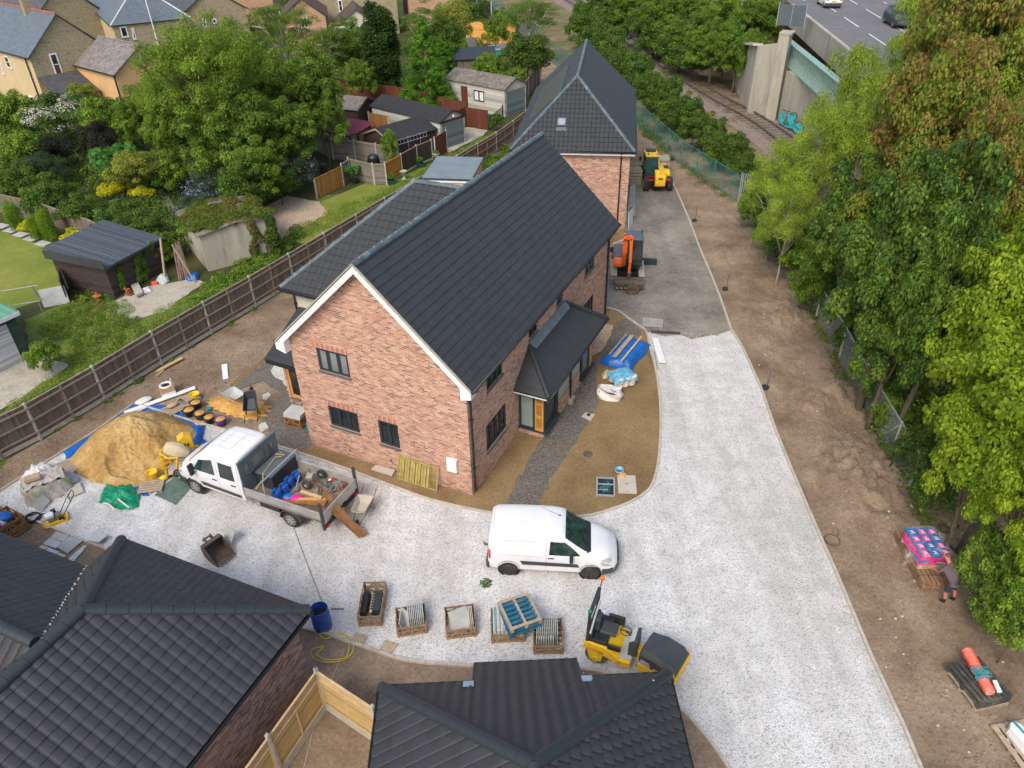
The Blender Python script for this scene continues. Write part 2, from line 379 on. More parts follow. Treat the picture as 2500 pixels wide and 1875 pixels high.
M['red_fence']=stripes('red_fence',(.12,.035,.018),(.17,.05,.026),8,'X',.85,.15,.35)
M['dark_fence']=stripes('dark_fence',(.05,.032,.026),(.075,.05,.04),8,'X',.85,.2,.45)
M['orange_fence']=stripes('orange_fence',(.33,.15,.035),(.45,.22,.055),8,'X',.8,.2,.4)
M['lap_grey']=stripes('lap_grey',(.16,.135,.11),(.3,.27,.23),8.5,'Z',.9,.3,.45)
M['lap_orange']=stripes('lap_orange',(.36,.15,.02),(.5,.23,.04),8.5,'Z',.8,.15,.4)
M['lap_bright']=stripes('lap_bright',(.75,.34,.07),(.85,.42,.1),7,'Z',.8,.08,.25)
M['slat_new']=stripes('slat_new',(.5,.33,.12),(.68,.5,.23),10.53,'Z',.75,.2,.75)
M['new_green_wood']=plain('new_green_wood',(.38,.3,.1),.75,var=.3,scale=5)
M['old_board']=stripes('old_board',(.14,.11,.085),(.26,.21,.17),7,'X',.9,.35,.5)
M['white_clad']=stripes('white_clad',(.46,.46,.41),(.55,.54,.48),3.3,'Z',.8,.08,.3)
M['grey_door']=stripes('grey_door',(.13,.17,.18),(.17,.21,.22),5,'Z',.6,.1,.4)
M['roller_white']=stripes('roller_white',(.52,.53,.55),(.6,.61,.62),11,'Z',.5,.04,.3)
M['green_clad']=stripes('green_clad',(.03,.06,.04),(.05,.09,.06),9,'Z',.7,.2,.4)
M['cream_clad']=stripes('cream_clad',(.55,.52,.42),(.6,.57,.46),6,'Z',.7,.04,.25)
M['brown_clad']=stripes('brown_clad',(.045,.026,.024),(.085,.055,.05),8,'Z',.85,.35,.5)
M['buff_render']=plain('buff_render',(.62,.48,.28),.85,var=.07,scale=1)
M['orange_render']=plain('orange_render',(.68,.42,.2),.85,var=.06,scale=1)
def sheet(name,pts,z,mat,kind='structure',world=False,wob=0,seed=0,label=None,cat=None,dens=None):
 P=[V(p)if world else G(p[0],p[1])for p in pts]
 if wob:
  rng=random.Random(seed);Q=[]
  for i,p in enumerate(P):
   q=P[(i+1)%len(P)];L=(q-p).length;n=max(1,int(L/(dens or wob*3.2)));nr=V((-(q-p).y,(q-p).x,0)).normalized()
   for k in range(n):
    t=k/n;Q.append(p.lerp(q,t)+(nr*rng.uniform(-wob,wob)if k else V((0,0,0))))
  P=Q
 bm=bmesh.new();vs=[bm.verts.new((p.x,p.y,z))for p in P]
 f=bm.faces.new(vs);bm.normal_update()
 if f.normal.z<0:f.normal_flip()
 bmesh.ops.triangulate(bm,faces=bm.faces)
 me=bpy.data.meshes.new(name);bm.to_mesh(me);bm.free();me.materials.append(mat)
 o=bpy.data.objects.new(name,me);C.objects.link(o)
 return tag(o,label,cat,kind=kind)
MG={}
MG['dirt']=soil('dirt',(.175,.122,.08),(.275,.203,.14),(.375,.29,.205),.45)
MG['topsoil']=soil('topsoil',(.18,.118,.056),(.255,.175,.086),(.325,.23,.12),.35,stones=False,bd=.02)
MG['gravel']=speckle('gravel',[(.36,.36,.36),(.62,.62,.62),(.74,.74,.73),(.82,.82,.81),(.7,.69,.68),(.88,.88,.87)],28,large=(.5,.48,.45),lamt=.4,lscale=.16,bdist=.035,tracks=True)
MG['planings']=speckle('planings',[(.1,.095,.085),(.19,.18,.16),(.27,.25,.22),(.16,.15,.135)],22,large=(.4,.365,.3),lscale=.28,lamt=.8,tracks=True)
MG['planings_dark']=speckle('planings_dark',[(.07,.064,.056),(.13,.12,.105),(.24,.22,.195),(.1,.09,.08)],22,large=(.2,.17,.13),lscale=.5,lamt=.6)
MG['pea']=speckle('pea',[(.35,.24,.15),(.52,.4,.28),(.62,.5,.38),(.44,.32,.2)],20,large=(.4,.3,.2),lscale=.5)
MG['grass']=soil('grass',(.07,.12,.02),(.13,.19,.03),(.24,.24,.07),.7,stones=False,bd=.06)
MG['lawn']=soil('lawn',(.14,.19,.03),(.2,.235,.04),(.3,.29,.08),.25,stones=False,bd=.03)
MG['garden']=soil('garden',(.04,.055,.015),(.07,.08,.025),(.11,.09,.045),.3,stones=False,bd=.08)
MG['scrub']=soil('scrub',(.1,.11,.035),(.19,.16,.08),(.3,.24,.13),.3,bd=.08)
MG['slabc']=soil('slabc',(.33,.29,.22),(.45,.41,.33),(.52,.48,.4),.8,stones=False,bd=.01)
MG['asphalt']=speckle('asphalt',[(.13,.13,.14),(.19,.19,.2),(.16,.16,.165)],20,large=(.23,.22,.21),lscale=.15)
MG['splash']=soil('splash',(.4,.37,.3),(.6,.58,.52),(.68,.66,.6),1.2,stones=False,bd=.01)
MG['sand']=soil('sand',(.4,.235,.075),(.56,.36,.14),(.66,.46,.21),.8,stones=False,bd=.09)
MG['sand_orange']=soil('sand_orange',(.5,.25,.06),(.66,.36,.1),(.78,.46,.15),1.2,stones=False,bd=.08)
MG['mud']=soil('mud',(.12,.065,.03),(.2,.12,.07),(.28,.185,.115),.6)
g=MB();g.add([(-900,-100,-.03),(900,-100,-.03),(900,1500,-.03),(-900,1500,-.03)],[(0,1,2,3)])
tag(g.build('ground',MG['scrub'],fix=False),kind='structure')
sheet('yard_ground',[(-23,-5,0),(20,-5,0),(17.4,20,0),(17.6,50,0),(14.6,58.5,0),(6.6,103,0),(-8,100,0),(.8,66.5,0),(-.83,61.94,0),(-14.02,36.46,0),(-20.12,25.12,0),(-23.5,20,0)],-.02,MG['dirt'],world=True)
sheet('garden_ground',[(-.6,62.5,0),(-13.9,36.6,0),(-20.0,25.3,0),(-23.4,20,0),(-60,20,0),(-140,180,0),(-3,180,0),(5,100,0),(2,68,0)],-.012,MG['garden'],world=True)
from mathutils import noise as mn
def fbm(x,y,s,seed=0,oct=4):
 a=0;k=1;t=0
 for i in range(oct):a+=k*mn.noise(V((x*s+seed*7.3,y*s+seed*3.1,i*5.2)));t+=k;k*=.5;s*=2.1
 return a/t
RE=[(2330,2060),(2246.6,1875),(2206.8,1776.6),(2127,1605.7),(2039.7,1397),(1975,1250),(1926,1132.6),(1895,1056.6),(1857,946.5),(1812,848),(1785,806),(1758.7,730),(1732,661.8),(1713,620),(1682.8,539),(1660,486),(1642,447),(1628,418)]
REW=[G(*p)for p in RE]
def edge_x(y):
 for a,b in zip(REW,REW[1:]):
  if a.y<=y<=b.y:return a.x+(b.x-a.x)*(y-a.y)/(b.y-a.y)
 return REW[0].x if y<REW[0].y else REW[-1].x
MOUNDS=[(G(1905,775),1.8,.5),(G(1870,700),1.2,.2),(G(2000,985),1.1,.5),(G(2040,960),.9,.45),(G(2090,1150),1.6,.55),(G(2110,1190),1.2,.4),(G(2020,1090),1.0,.25),(G(1945,890),.7,.22),(G(2070,1230),1.3,.3),(G(2160,1260),1.2,.3),(G(1990,880),.8,.25)]
HOLES=[(G(1985,905),.9,.3),(G(2050,1015),.55,.35),(G(2085,1040),.7,.15)]
def strip_h(x,y):
 ex=edge_x(y);d=x-ex
 env=max(0,min(1,(d-.25)/1.0))
 h=.04+.1*(fbm(x,y,.7,1)+.3)*1.2+.1*fbm(x,y,3.1,2)+.06*fbm(x,y,7,5)
 for c,r,a in MOUNDS:
  q=((x-c.x)**2+(y-c.y)**2)/r**2
  if q<6:h+=.62*a*math.exp(-q)*(1+1.2*fbm(x,y,2.2,3))
 for c,r,a in HOLES:
  q=((x-c.x)**2+(y-c.y)**2)/r**2
  if q<6:h-=a*math.exp(-q)
 flat=0 if y>21 else min(1,(21-y)/4)
 h=h*(1-.75*flat)
 return max(.0,h*env)
g=MB();NX,NY=70,360
def sf(u,v):
 y=3+v*62;ex=edge_x(y);x=ex+.03+u*(17.6-ex)*1.0
 return(x,y,strip_h(x,y)-.008)
g.grid(NX,NY,sf)
tag(g.build('soil_bank',MG['dirt'],smooth=True,fix=False),kind='structure')
GRAV=[(-80,1245),(0,1201),(243,1049),(330,986),(471,1030),(543,1049),(682,1091),(802,1130.6),(921,1174),(1057,1223),(1209,1255),(1315,1266),(1419,1262),(1467.8,1253),(1530,1231),(1570,1208),(1593,1182),(1608.5,1113.6),(1612,1000),(1601,905),(1585.7,848),(1578,812)]
EDGE_IN=list(GRAV)
sheet('gravel_road',GRAV+[(1589,812),(1660,818),(1690,827),(1751,817),(1785,806)]+[tuple(p)for p in RE[9::-1]]+[(2100,2060),(1860,2000),(1777.7,1875),(1736,1814.5),(1682.8,1750),(1660,1731),(1600,1690),(1502,1650.5),(1422,1636),(1154.6,1626),(1038.8,1619),(962.9,1605.7),(887,1579),(830,1562),(797,1549),(263,1343),(206,1320.7),(120,1285.5),(68.7,1265.7),(0,1234),(-80,1210)][:-1],.008,MG['gravel'])
sheet('rear_track',[(1578,812),(1589,812),(1625,822),(1660,817),(1690,829),(1720,816),(1751,820),(1768,806),(1785,806)]+[tuple(p)for p in RE[11:]]+[(1560,395),(1535,470),(1524,560),(1500,600),(1480,690),(1473,753),(1507,761),(1541,786),(1570,811)],.012,MG['planings'],wob=.07,seed=3,dens=.4)
sheet('front_garden_soil',EDGE_IN[6:]+[(1570,811),(1541,786),(1507,761),(1473,753),(1380,850),(1154,1212),(762,1088)],.004,MG['topsoil'])
sheet('front_path',[(1312,1258),(1240,1250),(1251.5,1197),(1290,1120),(1308,1098),(1327,1068),(1365,1011),(1400,955),(1452.7,885.8),(1480,830),(1502,791),(1532,772),(1559,798),(1564.7,817),(1532,832.6),(1490,860),(1460,893),(1456.6,954),(1460,992),(1437.6,1030),(1411,1068),(1380.6,1117.4),(1350,1159),(1327.4,1204.8)],.010,MG['planings_dark'],wob=.09,seed=5,dens=.35)
sheet('pebble_patch',[(1448,868),(1440,850),(1465,800),(1478,790),(1497,795),(1488,825),(1468,858)],.016,MG['pea'],wob=.06,seed=6,dens=.3)
sheet('sand_floor',[(1495,573),(1526,556),(1534,572),(1534,582),(1497,597)],.017,MG['topsoil'])
sheet('yard_planings',[(560,960),(572,930),(640,888),(680,850),(700,860),(760,1090),(735,1103),(690,1090),(660,1060),(640,1020),(690,960),(640,930),(600,945)],.006,MG['planings_dark'],wob=.1,seed=8,dens=.4)
sheet('cement_spill',[(661,905),(675,884),(700,880),(722,900),(716,935),(700,955),(690,930),(672,922)],.012,MG['splash'],wob=.12,seed=9,dens=.3)
sheet('cement_spill',[(640,965),(655,958),(662,966),(650,978),(642,975)],.012,MG['splash'],wob=.06,seed=10,dens=.2)
sheet('cement_spill',[(632,1036),(648,1030),(656,1045),(645,1052),(636,1060)],.012,MG['splash'],wob=.06,seed=11,dens=.2)
sheet('sand_track',[(556,945),(600,905),(660,862),(690,838),(694,848),(655,880),(600,920),(575,945)],.008,MG['topsoil'],wob=.08,seed=12,dens=.3)
sheet('garden_grass',[(-130,1290),(60,1075),(290,935),(560,765),(700,600),(1000,465),(1115,395),(1240,330),(1285,300),(1262,292),(1100,378),(960,440),(935,462),(780,478),(720,540),(640,640),(470,720),(330,745),(170,735),(60,780),(70,850),(160,870),(60,960),(-130,1120)],-.006,MG['grass'],wob=.1,seed=20,dens=.6)
sheet('grass_lawn',[(-300,560),(0,562),(60,585),(170,620),(170,700),(95,735),(0,765),(-300,900)],-.003,MG['lawn'])
sheet('grass_lawn',[(790,490),(910,440),(960,440),(1000,470),(760,600),(720,590)],-.002,MG['lawn'])
sheet('grass_lawn',[(560,176),(900,170),(1000,190),(1000,235),(800,235),(560,230)],-.002,MG['grass'])
sheet('concrete_yard',[(262,740),(360,700),(470,680),(500,690),(440,730),(400,762),(350,775),(310,792),(262,770)],.004,MG['slabc'],wob=.12,seed=14,dens=.5)
sheet('garage_apron',[(-120,930),(70,860),(130,880),(170,890),(60,965),(-60,1040)],.003,MG['slabc'],wob=.12,seed=15,dens=.5)
sheet('pea_gravel_patch',[(645,505),(700,478),(780,492),(800,520),(740,555),(690,590),(675,570),(660,520)],.004,MG['pea'],wob=.1,seed=16,dens=.4)
sheet('concrete_drive',[(1093,372),(1095,335),(1140,310),(1190,318),(1178,332),(1120,360),(1100,372)],.004,MG['slabc'],wob=.05,seed=17,dens=.4)
sheet('garden_path',[(375,475),(395,460),(425,500),(435,530),(420,528),(400,500)],.004,MG['slabc'],wob=.05,seed=18,dens=.4)
def kerb(name,pts,w=.09,h=.1,mat='conc_edge',closed=False):
 m=MB();P=[G(*p)for p in pts]
 for i in range(len(P)-1):
  a,b=P[i],P[i+1];L=(b-a).length;n=max(1,round(L/.92))
  for k in range(n):
   p=a.lerp(b,k/n);q=a.lerp(b,(k+1)/n);d=(q-p).normalized()*.004
   z=.03+random.uniform(-.006,.006)
   m.bar((p.x+d.x,p.y+d.y,z),(q.x-d.x,q.y-d.y,z),w,h)
 return tag(m.build(name,M[mat],bevel=.006),kind='structure')
def smoothpts(p,n=4):
 out=[]
 for i in range(len(p)-1):
  p0=p[max(i-1,0)];p1=p[i];p2=p[i+1];p3=p[min(i+2,len(p)-1)]
  for k in range(n):
   t=k/n;out.append(tuple(.5*((2*p1[j])+(-p0[j]+p2[j])*t+(2*p0[j]-5*p1[j]+4*p2[j]-p3[j])*t*t+(-p0[j]+3*p1[j]-3*p2[j]+p3[j])*t**3)for j in(0,1)))
 return out+[p[-1]]
kerb('kerb',smoothpts(EDGE_IN[6:]+[(1570,803),(1541,783),(1507,759),(1473,751)],3))
kerb('kerb',[(330,986),(471,1030),(543,1049),(682,1091)])
kerb('timber_edging',[(-80,1245),(0,1201),(243,1049),(330,986)],.05,.14,'conc_edge')
kerb('kerb',[(-80,1200),(0,1234),(68.7,1265.7),(120,1285.5),(206,1320.7),(263,1343)])
kerb('kerb',smoothpts([(730,1531),(797,1549),(830,1562),(887,1579),(962.9,1605.7),(1038.8,1619),(1154.6,1627),(1300,1632),(1422,1634),(1502,1650.5),(1600,1690),(1660,1731),(1682.8,1750),(1736,1814.5),(1777.7,1875),(1860,2000)],2))
kerb('kerb',[tuple(p)for p in RE],.1,.12)
kerb('kerb',[(1497,597),(1520,588),(1536,580)])
kerb('kerb',[(1589,812),(1660,816)],.12,.16,'dark_plastic')
def wp(*a):return V(a)
TR=[(19.0,-30),(24.2,40),(23.4,66),(21.2,78),(19.2,90),(16.5,110),(13,139),(4,190),(-12,260)]
def offset(P,d):
 out=[]
 for i,p in enumerate(P):
  a=P[max(i-1,0)];b=P[min(i+1,len(P)-1)];t=V((b[0]-a[0],b[1]-a[1],0)).normalized();out.append(V((p[0]-t.y*d,p[1]+t.x*d,0)))
 return out
TRs=smoothpts(TR,8)
L_,R_=offset(TRs,2.6),offset(TRs,-3.2)
g=MB()
for i in range(len(TRs)-1):
 a0,a1,b0,b1=L_[i],L_[i+1],R_[i],R_[i+1];c0=V((TRs[i][0],TRs[i][1],.16));c1=V((TRs[i+1][0],TRs[i+1][1],.16))
 k=len(g.v);g.add([a0+V((0,0,.0)),c0+(a0-V((c0.x,c0.y,0)))*.6,c0+(b0-V((c0.x,c0.y,0)))*.6,b0,a1,c1+(a1-V((c1.x,c1.y,0)))*.6,c1+(b1-V((c1.x,c1.y,0)))*.6,b1],[(0,1,5,4),(1,2,6,5),(2,3,7,6)])
MG['ballast']=speckle('ballast',[(.13,.09,.075),(.24,.18,.155),(.33,.26,.23),(.18,.13,.11)],14,large=(.3,.24,.2),lscale=.4)
tag(g.build('railway_ballast',MG['ballast']),kind='structure')
for side,tr in enumerate((0,)):
 rl=thing('railway_track','rusty single railway track on stone ballast beside the concrete wall','railway track',(0,0,0))
 for d in(.75,-.75):
  m=MB();P=offset(TRs,d)
  for i in range(2,len(P)-1):m.bar((P[i].x,P[i].y,.36),(P[i+1].x,P[i+1].y,.36),.09,.15)
  m.build('rail',M['rust'],rl)
 m=MB()
 for i in range(6,len(TRs)-1):
  a=V((*TRs[i],0));b=V((*TRs[i+1],0));n=int((b-a).length/.7)
  t=(b-a).normalized();nr=V((-t.y,t.x,0))
  for k in range(n):
   p=a.lerp(b,k/n);m.bar(p-nr*1.25+V((0,0,.2)),p+nr*1.25+V((0,0,.2)),.24,.13)
 m.build('sleepers',M['grey_wood'],rl)
sheet('verge',[(10.8,76,0),(13,62,0),(16.2,50,0),(18.5,44,0),(24,40,0),(30,70,0),(26,90,0),(20,140,0),(0,180,0),(-3,150,0),(5,104,0)],-.009,MG['scrub'],world=True)
def roof_plane(parent,poly,mat='tile',name='roof_slope',course=.31,tile=.3,amp=.016,step=.022,stagger=False,prof='roll',flat=False,thick=.05,jz=.004):
 "poly: coplanar local points, first edge is the eave (low edge); tiles modelled as courses with rolls"
 P=[V(p)for p in poly];e=(P[1]-P[0]).normalized();n=(P[1]-P[0]).cross(P[-1]-P[0]).normalized()
 if n.z<0:n=-n
 s=n.cross(e)
 if s.z<0:e=-e;s=n.cross(e)
 o=P[0];a=[(p-o).dot(e)for p in P];b=[(p-o).dot(s)for p in P]
 a0,a1,b0,b1=min(a),max(a),min(b),max(b)
 step_a=tile/8 if not flat else tile
 na=max(2,int((a1-a0)/step_a)+2);nb=int((b1-b0)/course)+1
 vs=[];fs=[]
 aa=a0+np.arange(na+1)*step_a
 for k in range(nb):
  sh_=(tile/2 if(stagger and k%2)else 0)
  ph=((aa+sh_)/tile)%1.0
  if flat:w=np.zeros_like(aa)
  elif prof=='roll':w=amp*np.abs(np.sin(ph*math.pi))**.33
  else:w=amp*(.5+.5*np.sin(ph*2*math.pi))
  jb=np.array([random.uniform(-jz,jz)for _ in range(len(aa)//8+2)])[(np.arange(len(aa))//8)]
  for bb_,h in((b0+k*course,0.0),(b0+k*course,1.0),(b0+(k+1)*course,.15)):
   hh=(w+step*h if h>0 else w*0-.005)
   if h>.9:hh=hh+jb*.6
   for i in range(na+1):vs.append(o+e*float(aa[i])+s*float(bb_+(jb[i]if h>.9 or h==0 else 0))+n*float(hh[i]))
 c=na+1
 for k in range(nb):
  base=k*3*c
  for r in(0,1):
   for i in range(na):fs.append((base+r*c+i,base+r*c+i+1,base+(r+1)*c+i+1,base+(r+1)*c+i))
 bm=bmesh.new();bv=[bm.verts.new(v)for v in vs]
 for f in fs:bm.faces.new([bv[i]for i in f])
 cen=sum(P,V((0,0,0)))/len(P)
 for i in range(len(P)):
  p,q=P[i],P[(i+1)%len(P)];d=(q-p).normalized();nn=d.cross(n)
  if nn.dot(cen-p)>0:nn=-nn
  bmesh.ops.bisect_plane(bm,geom=bm.verts[:]+bm.edges[:]+bm.faces[:],plane_co=p,plane_no=nn,clear_outer=True,dist=1e-5)
 lo=[bm.verts.new(p-n*thick)for p in P];hi=[bm.verts.new(p-n*.006)for p in P]
 bm.faces.new(lo)
 for i in range(len(P)):j=(i+1)%len(P);bm.faces.new((lo[i],lo[j],hi[j],hi[i]))
 bmesh.ops.recalc_face_normals(bm,faces=bm.faces)
 me=bpy.data.meshes.new(name);bm.to_mesh(me);bm.free();me.materials.append(M[mat])
 ob=bpy.data.objects.new(name,me);C.objects.link(ob);ob.parent=parent
 return ob
def ridge(parent,p0,p1,r=.13,mat='ridge',name='ridge_tiles',clips=True,seg=.45,lift=.0):
 m=MB();p0=V(p0);p1=V(p1);d=p1-p0;L=d.length;d.normalize();n=max(1,round(L/seg));u=V((0,0,1));x=d.cross(u).normalized();y=x.cross(d)
 for k in range(n):
  a=p0+d*(L*k/n+.006);b=p0+d*(L*(k+1)/n-.004)
  rr=r*(1+random.uniform(-.02,.03));vs=[]
  for q,rad in((a,rr),(b,rr*.97)):
   for i in range(9):
    t=math.pi*(i/8*1.1-.05);vs.append(q+x*(rad*math.cos(t))+y*(rad*math.sin(t)*.85-r*.25+lift))
  m.mat(0).add(vs,[(i,i+1,i+10,i+9)for i in range(8)]+[list(range(9)),list(range(9,18))])
  if clips:
   if mat!='ridge' or random.random()<.05:m.mat(1).box(b+y*(rr*.8-r*.25+lift),(.035,.035,.02))
   if mat!='ridge' and random.random()<.3:m.mat(1).box(b+y*(rr*.6-r*.25+lift)+x*(rr*.55),(.02,.07,.02))
 o=m.build(name,[M[mat],M['clip']],parent,auto=40);return o
class Wall:
 "a vertical wall of a building in the building's own frame"
 def __init__(s,P0,P1,z0=0,host=None):
  s.p=V((P0[0],P0[1],0));q=V((P1[0],P1[1],0));s.L=(q-s.p).length;s.u=(q-s.p).normalized();s.n=V((s.u.y,-s.u.x,0));s.host=host
 def at(s,u,z,d=0):return s.p+s.u*u+s.n*d+V((0,0,z))
 def px(s,px,py):
  Mw=Matrix.Translation(s.host.location)@Matrix.Rotation(s.host.rotation_euler.z,4,'Z')
  o=Mw@s.p;n=Mw.to_3x3()@s.n;u=Mw.to_3x3()@s.u
  d=FWD+CR*((px-1250)/FPX)-CU*((py-937.5)/FPX);c=V((0,0,HC));t=(o-c).dot(n)/d.dot(n);q=c+d*t
  return((q-o).dot(u),q.z)
def wall_panel(m,w,z0,z1,ops=(),top=None,depth=.09,u0=0,u1=None):
 u1=w.L if u1 is None else u1
 us=sorted(set([u0,u1]+[x for o in ops for x in o[:2]]));zs=sorted(set([z0,z1]+[x for o in ops for x in o[2:4]]))
 for i in range(len(us)-1):
  for j in range(len(zs)-1):
   cu=(us[i]+us[i+1])/2;cz=(zs[j]+zs[j+1])/2
   if any(o[0]<cu<o[1]and o[2]<cz<o[3]for o in ops):continue
   m.poly([w.at(us[i],zs[j]),w.at(us[i+1],zs[j]),w.at(us[i+1],zs[j+1]),w.at(us[i],zs[j+1])])
 for a,b,c,d in[o[:4]for o in ops]:
  for q in(((a,c),(b,c)),((b,c),(b,d)),((b,d),(a,d)),((a,d),(a,c))):
   m.poly([w.at(*q[0]),w.at(*q[1]),w.at(*q[1],-depth),w.at(*q[0],-depth)])
 if top:m.poly([w.at(*p)for p in top])
def window(parent,w,u0,u1,z0,z1,n=2,frame='anthracite',pane='glass',sill=True,bars=0,depth=.09,fw=.06,sillmat='anth_light',name='window',hz=0,proud=False):
 dd=-depth+.03 if not proud else.02
 def bx(m,a,b,c,d,t0,t1):
  p=[w.at(a,c,t0),w.at(b,c,t0),w.at(b,d,t0),w.at(a,d,t0)];m.ext(p,w.n*(t1-t0))
 f=MB();t0,t1=dd-.05,dd+.02
 bx(f,u0,u1,z0,z0+fw,t0,t1);bx(f,u0,u1,z1-fw,z1,t0,t1)
 W=(u1-u0)/n
 for k in range(n+1):
  c=u0+W*k;a=c-(fw/2 if 0<k<n else 0 if k==0 else fw);b=a+fw
  bx(f,a,b,z0+fw,z1-fw,t0,t1)
  if k<n:
   a2=u0+W*k+(fw if k==0 else fw/2);b2=u0+W*(k+1)-(fw if k==n-1 else fw/2)
   for q in((a2,a2+.035,z0+fw,z1-fw),(b2-.035,b2,z0+fw,z1-fw),(a2,b2,z0+fw,z0+fw+.035),(a2,b2,z1-fw-.035,z1-fw)):bx(f,*q,t0+.002,t1+.015)
   for h in range(hz):zz=z0+(z1-z0)*(h+1)/(hz+1);bx(f,a2,b2,zz-.025,zz+.025,t0+.003,t1+.01)
   for h in range(bars):uu=a2+(b2-a2)*(h+1)/(bars+1);bx(f,uu-.012,uu+.012,z0+fw,z1-fw,t0+.004,t1)
 fo=f.build(name,M[frame],parent)
 for k in range(n):
  g=MB();a2=u0+W*k+fw*.5;b2=u0+W*(k+1)-fw*.5
  g.poly([w.at(a2,z0+fw*.5,dd-.01),w.at(b2,z0+fw*.5,dd-.01),w.at(b2,z1-fw*.5,dd-.01),w.at(a2,z1-fw*.5,dd-.01)])
  g.build('pane',M[pane],fo,fix=False)
 if sill:
  s=MB();bx(s,u0-.04,u1+.04,z0-.07,z0-.002,dd-.04,.05 if not proud else.09);s.build('sill',M[sillmat],fo)
 return fo
def gutter(parent,a,b,r=.06,mat='black_plastic',name='gutter'):
 m=MB();m.cyl(a,b,r,n=8);return m.build(name,M[mat],parent,smooth=True)
def pipe(parent,pts,r=.04,mat='black_plastic',name='downpipe'):
 m=MB();m.tube(pts,r,8)
 P=[V(p)for p in pts]
 for i in range(len(P)-1):
  if abs((P[i+1]-P[i]).normalized().z)>.9:
   L=(P[i+1]-P[i]).length;k=max(1,int(L/1.6))
   for j in range(k):c=P[i].lerp(P[i+1],(j+.5)/k);m.box(c,(.12,.12,.04))
 return m.build(name,M[mat],parent)
def soldier(parent,w,u0,u1,z,name='brick_arch'):
 m=MB()
 for k in range(int((u1-u0+.2)/.075)):
  u=u0-.1+k*.075;zz=.02*math.sin(math.pi*min(1,max(0,(u-u0)/(u1-u0))))
  p=[w.at(u+.006,z+.005,.0),w.at(u+.069,z+.005,0),w.at(u+.069,z+.22+zz,0),w.at(u+.006,z+.22+zz,0)]
  m.mat(k%3).ext(p,w.n*.006)
 return m.build(name,[M['arch_a'],M['arch_b'],M['arch_c']],parent)
M['arch_a']=plain('arch_a',(.5,.22,.15),.9,var=.15,scale=9);M['arch_b']=plain('arch_b',(.6,.34,.24),.9,var=.15,scale=9);M['arch_c']=plain('arch_c',(.4,.17,.12),.9,var=.15,scale=9)
c0=G(1154,1209.2);HA=-R(25.885)
H1=thing('brick_house','large brick house with white trimmed gable and long dark roof, in the middle','house',c0,HA)
Wd,Ln,ZE,ZR=7.6,15.2,4.85,8.95
gab=Wall((-Wd,0),(0,0),host=H1);east=Wall((0,0),(0,Ln),host=H1);back=Wall((0,Ln),(-Wd,Ln),host=H1);west=Wall((-Wd,Ln),(-Wd,0),host=H1)
gops=[(1.25,2.67,4.06,5.08),(1.28,2.68,1.42,2.41),(3.62,4.52,1.24,2.41)]
eops=[(1.32,3.1,1.1,2.36),(1.52,2.88,3.84,4.72),(5.3,6.2,3.95,4.72),(8.25,9.02,3.95,4.72),(11.7,13.05,3.8,4.7),(11.75,13.2,1.25,2.3)]
m=MB();wall_panel(m,gab,0,4.0,gops[1:]);wall_panel(m,gab,4.0,5.1,gops[:1])
m.poly([gab.at(0,5.1),gab.at(Wd,5.1),gab.at(Wd,5.34),gab.at(Wd/2,ZR),gab.at(0,5.34)])
m.build('gable_wall',M['brick_main'],H1,uv=True)
m=MB();wall_panel(m,east,0,4.95,eops);m.build('side_wall',M['brick_main'],H1,uv=True)
m=MB();wall_panel(m,back,0,5.34);m.poly([back.at(0,5.34),back.at(Wd,5.34),back.at(Wd/2,ZR)]);wall_panel(m,west,0,ZE);m.build('rear_wall',M['brick_main'],H1,uv=True)
m=MB();m.bb(-Wd+.2,-.2,.2,Ln-.2,0.02,ZE-.1);m.build('interior',M['dark_plastic'],H1)
def lite(px=None):return random.choice(['glass','glass','glass_dim'])
for i,o in enumerate(gops):
 fo=window(H1,gab,*o[:4],n=(3,3,2)[i],pane='glass_dim' if i==0 else 'glass');soldier(H1,gab,o[0],o[1],o[3])
for i,o in enumerate(eops):window(H1,east,*o[:4],n=(4,3,2,2,3,3)[i],pane='glass_dim' if i in(3,4)else 'glass')
ov=.38
zl,zr=5.1,9.06;pit=math.atan2(zr-zl,Wd/2+ov)
roof_plane(H1,[(ov,-.32,zl),(ov,Ln+.25,zl),(-Wd/2,Ln+.25,zr),(-Wd/2,-.32,zr)],amp=.012,step=.032,jz=.001)
roof_plane(H1,[(-Wd-ov,-.32,zl),(-Wd-ov,Ln+.25,zl),(-Wd/2,Ln+.25,zr),(-Wd/2,-.32,zr)],amp=.012,step=.032,jz=.001)
ridge(H1,(-Wd/2,-.34,zr+.02),(-Wd/2,Ln+.28,zr+.02),.14,'ridge_light')
m=MB();v=MB()
